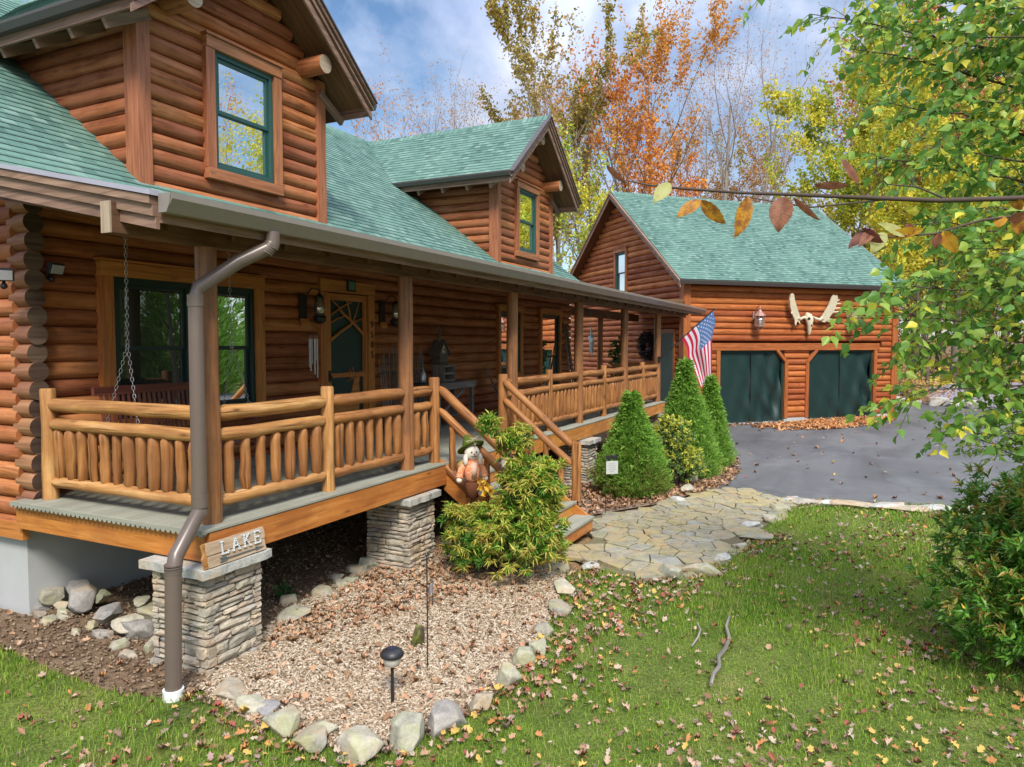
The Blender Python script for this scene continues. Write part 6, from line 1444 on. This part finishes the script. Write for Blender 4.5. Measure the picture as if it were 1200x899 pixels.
def tree(name, base, H, kind, label, cat='tree', nleaf=3500, ls=.17, seed=0, spread=1.0, lv=3, fork=.35, bark='bark', nl=(10, 6, 4), lean=V(0, 0, 0), group=None, jitter=.28, minz=0.0, patch=None):
    rg = random.Random(seed); T = empty(name, base, 0, label, cat, group)
    tubes, tips = grow(rg, (0, 0, -.3), H, spread, lv, fork, .5, nl, lean)
    mb = MB(seed)
    for pts, rs, l in tubes: mb.tube(pts, rs, 9 if l == 0 else 5 if l == 1 else 3, False, 0, 0, True)
    mb.build('trunk', M[bark], T)
    if nleaf:
        nr = np.random.default_rng(seed); P = np.array([tuple(t) for t in tips]); P = P[P[:, 2] > minz*H]
        # whole sprays are bare or full, so the crown has gaps and clumps
        wgt = np.clip(.55+.9*lownoise(P[:, :2]+P[:, 2:3]*.7, 6.0/H*2, seed), .02, 1.6); wgt /= wgt.sum()
        idx = nr.choice(len(P), nleaf, p=wgt); C = P[idx]+nr.normal(0, jitter, (nleaf, 3)); d = nr.normal(0, 1, (nleaf, 3)); d[:, 2] -= .5
        ks = kind if isinstance(kind, tuple) else (kind,)
        hh = C[:, 2]/H
        mi = np.zeros(nleaf, int)
        if len(ks) > 1: mi = (nr.random(nleaf) < np.clip(.5+.9*np.sin(C[:, 0]*.9+seed)*np.sin(C[:, 2]*.8)+(hh-.6)*.9, 0, 1)).astype(int)
        np_mesh('crown', leaf_quads(C, d, ls*nr.uniform(.6, 1.35, nleaf), .62, nr, .3, .2, 1.2), LQ, [LM(k) for k in ks], T, mi)
    return T
def place(u, vtop, depth):
    """foot of a tree seen at column u with its top at row vtop, depth metres ahead"""
    p = at(u, vtop, d=depth); g = G-.05+max(0, terr(p.x, p.y)-G); return V(p.x, p.y, g), (p.z-g)*.88
# (u, top row, depth, kind, leaves, leaf size, spread, fork, bark, label)
BG = [
 (418, 92, 46, 'tan', 500, .18, .8, .4, 'bark_pale', 'slender nearly bare tree just right of the near dormer eave'),
 (448, 120, 40, ('tan', 'orange'), 800, .17, .8, .3, 'bark', 'small orange leaved tree behind the main ridge'),
 (482, 82, 50, 'tan', 400, .18, .75, .35, 'bark_pale', 'thin brown leaved tree standing behind the main ridge'),
 (520, 90, 47, 'rust', 500, .18, .8, .35, 'bark', 'bare topped tree above the ridge of the far dormer'),
 (556, 96, 52, 'tan', 500, .18, .8, .4, 'bark_pale', 'bare grey tree left of the tall olive tree'),
 (655, 22, 44, 'olive', 6000, .19, .7, .3, 'bark_pale', 'tall olive and gold tree rising over the far dormer'),
 (705, 85, 50, ('olive', 'rust'), 2000, .18, .7, .3, 'bark', 'olive brown tree between the gold tree and the orange tree'),
 (690, 150, 36, ('yellow', 'lime'), 3000, .15, .9, .2, 'bark_pale', 'low yellow tree in the gap between dormer and garage'),
 (772, 14, 46, ('orange', 'amber'), 5200, .17, .72, .25, 'bark', 'tall flame orange tree behind the garage ridge'),
 (742, 70, 43, 'orange', 2600, .18, .9, .3, 'bark', 'shorter orange tree left of the flame orange tree'),
 (852, 2, 50, 'tan', 1300, .17, .62, .5, 'bark_pale', 'tall bare forked tree against the blue sky above the garage'),
 (886, 18, 52, 'tan', 700, .17, .6, .5, 'bark_pale', 'second tall bare tree right of the forked one'),
 (830, 150, 58, 'rust', 2600, .17, .9, .2, 'bark', 'low brown tree behind the garage roof, left of the bare trunks'),
 (872, 152, 60, ('rust', 'olive'), 2600, .17, .9, .2, 'bark', 'low olive brown tree behind the bare trunks'),
 (925, 165, 58, 'rust', 2200, .17, .9, .2, 'bark_pale', 'low russet tree behind the right end of the garage ridge'),
 (1003, 40, 40, ('yellow', 'lime'), 7000, .17, 1.0, .22, 'bark', 'broad yellow tree right of the garage ridge'),
 (1052, 90, 36, ('lime', 'yellow'), 7000, .16, 1.0, .2, 'bark', 'lime green and yellow tree behind the hanging brown leaves'),
 (1085, 20, 46, ('yellow', 'red'), 5000, .18, .9, .25, 'bark_pale', 'tall yellow and red tree beyond the birch'),
 (1130, 10, 42, ('red', 'yellow'), 5000, .18, .9, .3, 'bark_pale', 'reddest tree seen through the birch leaves'),
 (1185, 40, 40, ('yellow', 'lime'), 6000, .17, .95, .25, 'bark', 'yellow tree at the right edge behind the birch'),
 (1240, 20, 44, ('yellow', 'lime'), 4000, .18, .95, .3, 'bark', 'yellow green tree just past the right edge'),
 (1075, 210, 44, ('yellow', 'tan'), 3500, .16, 1.0, .1, 'bark', 'small yellow understory tree behind the driveway'),
 (1150, 230, 46, ('tan', 'yellow'), 3500, .16, 1.0, .1, 'bark_pale', 'small tan understory tree above the gravel heap'),
 (1112, 60, 39, ('yellow', 'rust'), 2600, .17, .8, .5, 'bark', 'stout dark trunked tree standing on the driveway verge'),
 (1172, 120, 52, 'tan', 1500, .17, .7, .45, 'bark_pale', 'pale trunked tree deeper in the right hand wood'),
 (1050, 140, 54, 'tan', 1800, .17, .7, .4, 'bark_pale', 'pale slim tree behind the right corner of the garage'),
 (620, 110, 58, ('olive', 'tan'), 2200, .18, .8, .3, 'bark_pale', 'far grey olive tree left of the tall gold tree'),
 (800, 110, 60, ('tan', 'rust'), 1500, .18, .8, .3, 'bark_pale', 'far thin tree right of the flame orange tree'),
]
BG += [
 (1095, 190, 34, ('lime', 'yellow'), 3200, .15, 1.1, .08, 'bark', 'bushy lime tree at the back edge of the driveway'),
 (1160, 170, 36, ('yellow', 'lime'), 3200, .15, 1.1, .08, 'bark', 'bushy yellow tree at the back of the lot on the right'),
 (1215, 150, 33, ('lime', 'yellow'), 3200, .15, 1.1, .08, 'bark', 'bushy lime tree half cut by the right edge of the view'),
 (1060, 240, 48, ('olive', 'yellow'), 3000, .17, 1.1, .08, 'bark', 'low olive tree right of the garage wall'),
 (1130, 260, 55, ('rust', 'yellow'), 3000, .18, 1.1, .08, 'bark', 'low russet tree deep behind the gravel heap'),
]
for i, (u, vt, dp, kd, nlf, lsz, spr, fk, bk, lb) in enumerate(BG):
    b, H = place(u, vt, dp)
    tree('tree', b, H, kd, lb, 'tree', int(nlf*(2.2 if nlf < 2000 else 2.6 if u > 930 else 1.7)), lsz*(.72 if nlf < 2000 else 1.2), 1000+i*17, spr, 3, fk, bk, (11, 6, 5) if nlf > 2000 else (9, 5, 5), V(random.Random(i).uniform(-.06, .06), random.Random(i+9).uniform(-.06, .06), 0), 'autumn trees behind the house', .13)
# woods round the lot, beyond the frame: they close the view and are what the windows mirror
k = 0
for (x, y, H, kd, nlf) in ((16, -24, 15, ('yellow', 'green'), 3500), (24, -30, 18, ('olive', 'yellow'), 3500), (8, -26, 16, ('tan', 'olive'), 1800), (31, -24, 16, ('lime', 'yellow'), 3500), (0, -30, 17, ('green', 'olive'), 3000), (38, -33, 19, ('orange', 'yellow'), 3000), (12, -36, 18, ('tan', 'rust'), 1500), (46, -26, 17, ('yellow', 'lime'), 3000), (-10, -24, 16, ('olive', 'green'), 3000), (20, -20, 11, 'green', 3000), (-16, 22, 16, ('rust', 'yellow'), 2500), (-22, 6, 15, ('olive', 'lime'), 2500)):
    k += 1; tree('tree', (x, y, G-.05), H, kd, None, 'tree', nlf, .2, 3000+k, .9, 3, .3, 'bark', (9, 5, 4), V(0, 0, 0), 'trees across the lawn', .32)
    tag(bpy.context.scene.objects[-1] if False else COL.objects[[o.name for o in COL.objects if o.type == 'EMPTY' and o.name.startswith('tree')][-1]], 'autumn tree of the wood across the lawn, outside the picture')
for i, (x, y, H, kd, lb) in enumerate(((46, -12, 15, ('yellow', 'olive'), 'olive yellow tree at the driveway end, mostly behind the birch'), (54, -17, 17, ('lime', 'yellow'), 'tall lime tree past the driveway end, outside the picture'), (58, -6, 17, ('olive', 'rust'), 'russet and olive tree deep behind the gravel heap and birch'), (63, -13, 18, ('yellow', 'tan'), 'tallest yellow tree far behind the gravel heap'), (50, -24, 15, ('rust', 'yellow'), 'russet tree past the driveway end, outside the picture'))):
    tree('tree', (x, y, terr(x, y)-.1), H, kd, lb, 'tree', 5200, .24, 4000+i*7, 1.0, 3, .15, 'bark', (11, 6, 4), V(0, 0, 0), 'autumn trees behind the house', .15)
for i, (x, y, H) in enumerate(((6, -22, 9), (10, -25, 12), (14, -21.5, 8), (18, -26, 13), (23, -23, 10), (27, -27, 13), (33, -26, 11), (40, -29, 13), (46, -31, 12), (2, -27, 12), (52, -27, 12), (30, -21.5, 8))):
    E_ = empty('evergreen', (x, y, G-.05), 0, 'dark spruce of the wood across the lawn, outside the picture', 'tree', 'spruces across the lawn'); conifer(E_, H, H*.23, 4200, 500+i, [M['spruce'], M['spruce_b'], M['spruce']], .1, (0, 0), 0, .62)
# understory brush at the edge of the driveway wood
for i, (u, v, dp, s, kd) in enumerate(((1062, 455, 33, 1.0, 'tan'), (1085, 450, 36, 1.3, 'yellow'), (1150, 445, 40, 1.5, 'tan'), (1185, 450, 38, 1.5, 'yellow'), (1050, 440, 40, 1.6, 'rust'), (1120, 430, 48, 2.2, 'tan'), (1095, 420, 52, 2.4, 'rust'), (1180, 420, 52, 2.6, 'yellow'))):
    p = at(u, v, d=dp); z = G+max(0, terr(p.x, p.y)-G)
    U = empty('brush', (p.x, p.y, z), 0, ['tan brush just right of the garage corner', 'yellow brush left of the stout dark trunk', 'tan brush behind the gravel heap', 'yellow brush at the right edge of the driveway', 'rusty brush behind the garage corner', 'tall tan thicket deep in the right hand wood', 'rust brown thicket behind the stout trunk', 'tall yellow thicket deep at the right edge'][i], 'brush', 'understory brush by the driveway')
    g = random.Random(i); leaf_cloud('foliage', LM(kd), U, [(g.gauss(0, s*.8), g.gauss(0, s*.8), abs(g.gauss(0, s*.6))) for _ in range(160)], 1300, .16, 70+i, .16, 1.6)
    mb = MB(i)
    for _ in range(14): a = V(g.gauss(0, .3*s), g.gauss(0, .3*s), -.1); mb.tube([a, a+V(g.gauss(0, .4), g.gauss(0, .4), s*g.uniform(.8, 1.6))], [.03, .01], 4)
    mb.build('stem', M['bark'], U)

# ================================================================== the birch in front, at the right
M['birch_leaf'] = leafmat('birch_leaf', [(.085, .21, .04), (.16, .34, .06), (.27, .46, .08), (.44, .57, .10)], .5, .38, .45)
M['birch_y'] = leafmat('birch_leaf_yellow', [(0.609, 0.609, 0.0725), (0.85, 0.725, 0.087)], .45, .4, .4)
M['small_leaf'] = leafmat('small_green_leaf', [(.10, .24, .035), (.19, .36, .05), (.36, .46, .08)], .4, .4, .4)
def birch_leaf_mesh(name, C, d, size, rg, mats, root, yfrac, wr=.78):
    n = len(C); d = unit(d); up = rg.normal(0, 1, (n, 3)); sd = unit(np.cross(d, up)); nn = np.cross(sd, d); s = size[:, None]; w = s*wr*.5
    e = lambda u, v, k: C+d*s*u+sd*w*v+nn*s*k
    Vt = np.stack([e(0, 0, 0), e(.18, .75, .07), e(.38, .95, .10), e(.68, .42, .04), e(1.0, 0, -.06), e(.68, -.42, .04), e(.38, -.95, .10), e(.18, -.75, .07)], 1).reshape(-1, 3)
    np_mesh(name, Vt, (8, [(0, 1, 2, 3), (0, 3, 4), (0, 4, 5), (0, 5, 6, 7)]), mats, root, (rg.random(n) < yfrac).astype(int))
def spray_tree(root, trunk_top, limbs, leafsize, twigs, twlen, seed, mats, yfrac, droop, step=.055, wr=.78, bark='twig'):
    g = random.Random(seed); rg = np.random.default_rng(seed); mb = MB(seed); LC = []; LD = []
    for (a, b, r, ntw) in limbs:
        a = Vector(a); b = Vector(b); L = (b-a).length; mid = a*.5+b*.5+V(g.uniform(-.1, .1), g.uniform(-.1, .1), L*.08); pts = []
        for i in range(9): t = i/8; pts.append(a*(1-t)**2+mid*2*t*(1-t)+b*t*t+V(g.gauss(0, .012), g.gauss(0, .012), g.gauss(0, .012))*L*.5)
        mb.tube(pts, [r*(1-.82*i/8) for i in range(9)], 6, False)
        for k in range(ntw):
            t = .22+.78*((k+g.random())/ntw); i = min(7, int(t*8)); f = t*8-i; p = pts[i]*(1-f)+pts[i+1]*f; ax = (pts[i+1]-pts[i]).normalized()
            s = ax.orthogonal().normalized(); s2 = ax.cross(s); an = g.uniform(0, 6.283); dd = (ax*g.uniform(.5, 1.1)+(s*math.cos(an)+s2*math.sin(an))*g.uniform(.4, .9)).normalized()
            TL = twlen*g.uniform(.5, 1.25)*(1.15-.5*t); n = max(3, int(TL/step)); tp = [p]; q = p.copy()
            for j in range(n):
                dd = (dd+V(g.gauss(0, .08), g.gauss(0, .08), -droop*step*2.2)).normalized(); q = q+dd*step; tp.append(q.copy())
                s3 = dd.cross(V(0, 0, 1)); s3 = s3.normalized() if s3.length > .05 else V(1, 0, 0)
                for m_ in range(g.choice((1, 1, 2))):
                    sg = 1 if (j+m_) % 2 else -1; LC.append(tuple(q+s3*sg*.012)); LD.append(tuple(dd*.45+s3*sg*g.uniform(.3, .9)+V(g.gauss(0, .25), g.gauss(0, .25), -.55*g.random()-.1)))
            if len(tp) > 6: tp = tp[::2]+[tp[-1]]
            mb.tube(tp, [max(.0012, r*.22*(1-.8*j/len(tp))) for j in range(len(tp))], 3, False)
    mb.build('branch', M[bark], root)
    birch_leaf_mesh('foliage', np.array(LC), np.array(LD), leafsize*rg.uniform(.6, 1.25, len(LC)), rg, mats, root, yfrac, wr)
BR0 = at(1420, 600, d=5.6); BR0.z = G
BR = empty('birch_tree', BR0, 0, 'green leafed birch whose branches hang in from the right edge', 'tree')
mb = MB(1); tz = [0, 1, 2, 3.2, 4.6, 6.2]; TPp = [V(.02*math.sin(z*2), .03*math.cos(z*1.7)-.03, z) for z in tz]; mb.tube([p for p in TPp], [.11, .10, .09, .075, .055, .03], 12); mb.build('trunk', M['bark_pale'], BR)
def bl(z, u, v, d, r=.014, n=14): return (V(0, 0, z), at(u, v, d=d)-BR0, r, n)
limbs = [bl(2.3, 1000, 372, 4.9, .016, 18), bl(2.2, 1040, 470, 5.0, .014, 15), bl(2.4, 1060, 400, 5.3, .014, 16), bl(2.1, 1105, 500, 5.0, .013, 13), bl(2.6, 1010, 335, 4.7, .015, 16), bl(2.7, 1090, 330, 5.4, .016, 16), bl(2.6, 1140, 420, 5.2, .014, 14), bl(2.9, 1120, 290, 4.9, .015, 15),
         bl(3.1, 1060, 262, 5.2, .016, 15), bl(3.2, 1150, 240, 5.0, .015, 15), bl(3.4, 1030, 190, 5.3, .016, 16), bl(3.5, 1090, 175, 5.0, .015, 16), bl(3.6, 1020, 118, 5.4, .016, 15), bl(3.8, 1110, 110, 5.2, .015, 16), bl(4.0, 1000, 60, 5.6, .016, 16), bl(4.2, 950, 14, 5.8, .016, 13), bl(4.3, 1060, 45, 5.5, .015, 16), bl(4.5, 1010, -10, 5.7, .015, 16), bl(4.5, 1120, 40, 5.2, .015, 15), bl(4.8, 1090, -20, 5.4, .015, 16), bl(4.4, 930, -35, 6.0, .016, 14),
         bl(3.9, 1170, 150, 5.4, .014, 14), bl(3.0, 1185, 330, 5.5, .014, 14), bl(4.9, 1180, 10, 5.2, .014, 15), bl(2.8, 1170, 300, 4.6, .013, 13), bl(3.3, 1130, 205, 5.7, .014, 14), bl(2.2, 1170, 460, 5.3, .013, 12)]
spray_tree(BR, None, [(a, b, r, int(n*2.3)) for a, b, r, n in limbs], .080, 14, .62, 51, [M['birch_leaf'], M['birch_y']], .10, .9)
# the small leaved shrub leaning over the lawn
SB0 = at(1330, 720, d=5.4); SB0.z = G
SB = empty('leaning_shrub', SB0, 0, 'fine leaved arching shrub over the driveway at the right edge', 'shrub')
mb = MB(2); mb.tube([(0, 0, -.05), (0, .05, .5), (-.03, .1, 1.0)], [.04, .03, .02], 8); mb.build('trunk', M['bark'], SB)
def sl_(z, u, v, d, n=22): return (V(-.02, .08, z), at(u, v, d=d)-SB0, .012, n)
spray_tree(SB, None, [sl_(1.45, 1118, 498, 5.1, 22), sl_(1.45, 1135, 510, 5.2, 22), sl_(1.45, 1150, 475, 5.3, 22), sl_(1.4, 1165, 515, 5.1, 16), sl_(1.45, 1180, 505, 4.9, 22), sl_(1.45, 1165, 485, 5.5, 22), sl_(1.4, 1195, 525, 5.3, 18), sl_(1.45, 1210, 480, 5.2, 22), sl_(1.45, 1140, 520, 5.4, 20)], .045, 20, .24, 52, [M['small_leaf'], M['euon_y']], .06, .1, .026, .62)
# ------------------------------------------------ the chestnut twig with brown leaves, close to the camera
TW0 = at(1560, 330, d=2.9); TW0.z = G
TW = empty('chestnut_sapling', TW0, 0, 'bare chestnut branch with big brown and amber leaves crossing from the right', 'tree')
mb = MB(3); hz = at(1560, 245, d=2.9).z-G; mb.tube([(0, 0, -.05), (0, 0, hz*.5), (0, 0, hz+.5)], [.035, .028, .012], 8); mb.build('trunk', M['bark'], TW)
mb = MB(4)
def tw(P, r0, r1): 
    pts = [at(u, v, d=d)-TW0 for u, v, d in P]; n = len(pts); mb.tube(pts, [r0+(r1-r0)*i/(n-1) for i in range(n)], 7, True, .05)
tw([(1560, 250, 2.9), (1400, 236, 2.8), (1200, 232, 2.7), (1100, 235, 2.65), (1000, 231, 2.6), (930, 228, 2.6), (870, 226, 2.55), (800, 221, 2.5), (760, 217, 2.5), (735, 212, 2.5)], .012, .0022)
tw([(1045, 233, 2.63), (1000, 238, 2.6), (950, 243, 2.55), (905, 236, 2.55), (870, 230, 2.5)], .004, .0018)
tw([(1108, 233, 2.65), (1075, 219, 2.7), (1040, 216, 2.7), (1024, 200, 2.72)], .004, .0016); tw([(1070, 218, 2.7), (1068, 206, 2.7)], .002, .0012)
tw([(1024, 234, 2.62), (1008, 226, 2.6), (1003, 214, 2.6)], .002, .0012); tw([(975, 231, 2.6), (958, 222, 2.6)], .002, .0012); tw([(822, 224, 2.5), (820, 234, 2.5)], .0018, .001)
tw([(1400, 270, 2.8), (1200, 252, 2.6), (1150, 258, 2.6), (1095, 274, 2.55), (1040, 278, 2.5), (1000, 268, 2.5)], .006, .0018); tw([(735, 212, 2.5), (718, 208, 2.5)], .0016, .001)
mb.build('branch', M['twig'], TW)
def bigleaf(mbs, p, q, w, twist, mi):
    """a toothed oval leaf from pixel+depth p to q with side veins raised, half width w (m)"""
    a = at(*p[:2], d=p[2])-TW0; b = at(*q[:2], d=q[2])-TW0; ax = (b-a); L = ax.length; ax.normalize(); view = (a+TW0-CAM).normalized(); sd = ax.cross(view).normalized(); sd = Matrix.Rotation(twist, 3, ax) @ sd; nn = ax.cross(sd)
    n = 12; rows = []
    for i in range(n+1):
        t = i/n; ww = w*(math.sin(math.pi*t**.85))**.8 if 0 < t < 1 else 0; row = []
        for j in range(-3, 4):
            s = j/3; tooth = 1+(.07 if (i % 2 and abs(j) == 3) else 0); 
            z = .22*w*abs(s)+(.05*w if (i+abs(j)) % 2 else -.02*w)+.35*w*math.sin(t*2.6)*(1-.4*abs(s))
            row.append(a+ax*(L*(t-.06*abs(s)*(1-t)))+sd*(ww*s*tooth)+nn*(z if 0 < t < 1 else 0))
        rows.append(row)
    vs = [x for r_ in rows for x in r_]; F = [(i*7+j, (i+1)*7+j, (i+1)*7+j+1, i*7+j+1) for i in range(n) for j in range(6)]
    U = [[((k % 7-3)/3, (k//7)/n) for k in f] for f in F]
    mbs.add(vs, F, U, mi, True)
def chestmat(name, c0, c1, vein):
    m = MT(name, .55, .3); uv = m.uv(); sp = m.n('ShaderNodeSeparateXYZ'); m.put(uv, sp.inputs[0]); au = m.math('ABSOLUTE', sp.outputs[0])
    st_ = m.math('FRACT', m.math('MULTIPLY', m.math('SUBTRACT', sp.outputs[1], m.math('MULTIPLY', au, .16)), 11.0)); vn = m.ramp(st_, [(0, 1), (.12, .2), (.5, 0), (.88, .2), (1, 1)])
    mid = m.ramp(au, [(0, 1), (.07, 0)]); v_ = m.math('MAXIMUM', vn, mid)
    c = m.mix(m.ramp(m.noise(m.pos(), 38, 4, .6), [(.4, 0), (.6, 1)]), c0, c1); c = m.mix(m.math('MULTIPLY', v_, .6), c, vein); m.col(c)
    tr = m.n('ShaderNodeBsdfTranslucent'); m.put(c, tr.inputs[0]); s = m.n('ShaderNodeMixShader'); s.inputs[0].default_value = .35
    m.t.links.new(m.b.outputs[0], s.inputs[1]); m.t.links.new(tr.outputs[0], s.inputs[2]); m.t.links.new(s.outputs[0], m.t.nodes['Material Output'].inputs[0]); return m.m
CM = [chestmat('chestnut_amber', (.62, .30, .03), (.30, .12, .03), (.22, .08, .02)), chestmat('chestnut_brown', (.34, .14, .07), (.22, .085, .045), (.12, .045, .02)), chestmat('chestnut_green', (.50, .50, .20), (.42, .40, .12), (.35, .40, .14)), chestmat('chestnut_dark', (.12, .035, .03), (.24, .08, .05), (.07, .02, .02)), chestmat('chestnut_gold', (.72, .44, .04), (.62, .26, .03), (.40, .2, .03))]
BL = [((712, 194, 2.5), (735, 214, 2.5), .016, .9, 1), ((784, 216, 2.48), (766, 239, 2.46), .024, .3, 2), ((820, 236, 2.5), (793, 256, 2.5), .022, .5, 0), ((823, 236, 2.5), (851, 262, 2.5), .024, .4, 0), ((876, 233, 2.5), (860, 279, 2.5), .030, -.5, 0), ((918, 233, 2.5), (912, 273, 2.48), .038, .1, 1), ((932, 233, 2.5), (962, 258, 2.5), .015, .8, 1), ((956, 216, 2.58), (995, 216, 2.6), .018, .7, 1), ((1004, 214, 2.6), (984, 186, 2.6), .018, .8, 1),
      ((1020, 270, 2.5), (994, 292, 2.5), .020, .5, 3), ((1024, 270, 2.5), (1006, 290, 2.48), .018, .3, 1), ((1036, 274, 2.5), (1022, 298, 2.5), .024, .2, 2), ((1040, 276, 2.52), (1082, 268, 2.52), .020, .4, 4), ((1060, 276, 2.52), (1028, 262, 2.5), .018, .6, 2), ((1106, 272, 2.55), (1122, 296, 2.55), .024, .2, 4), ((1100, 274, 2.55), (1098, 292, 2.55), .018, .5, 1), ((1175, 254, 2.6), (1170, 268, 2.6), .020, .3, 4), ((1182, 258, 2.6), (1202, 250, 2.58), .02, .5, 1), ((1195, 254, 2.6), (1195, 276, 2.6), .022, .3, 0), ((1190, 232, 2.7), (1198, 246, 2.7), .02, .4, 0), ((1012, 268, 2.5), (1036, 284, 2.48), .02, .6, 3), ((1068, 275, 2.52), (1062, 262, 2.52), .016, .4, 3)]
mb = MB(6)
for p, q, w, t, mi in BL: bigleaf(mb, p, q, w*1.0, t, mi)
mb.build('leaves', CM, TW)
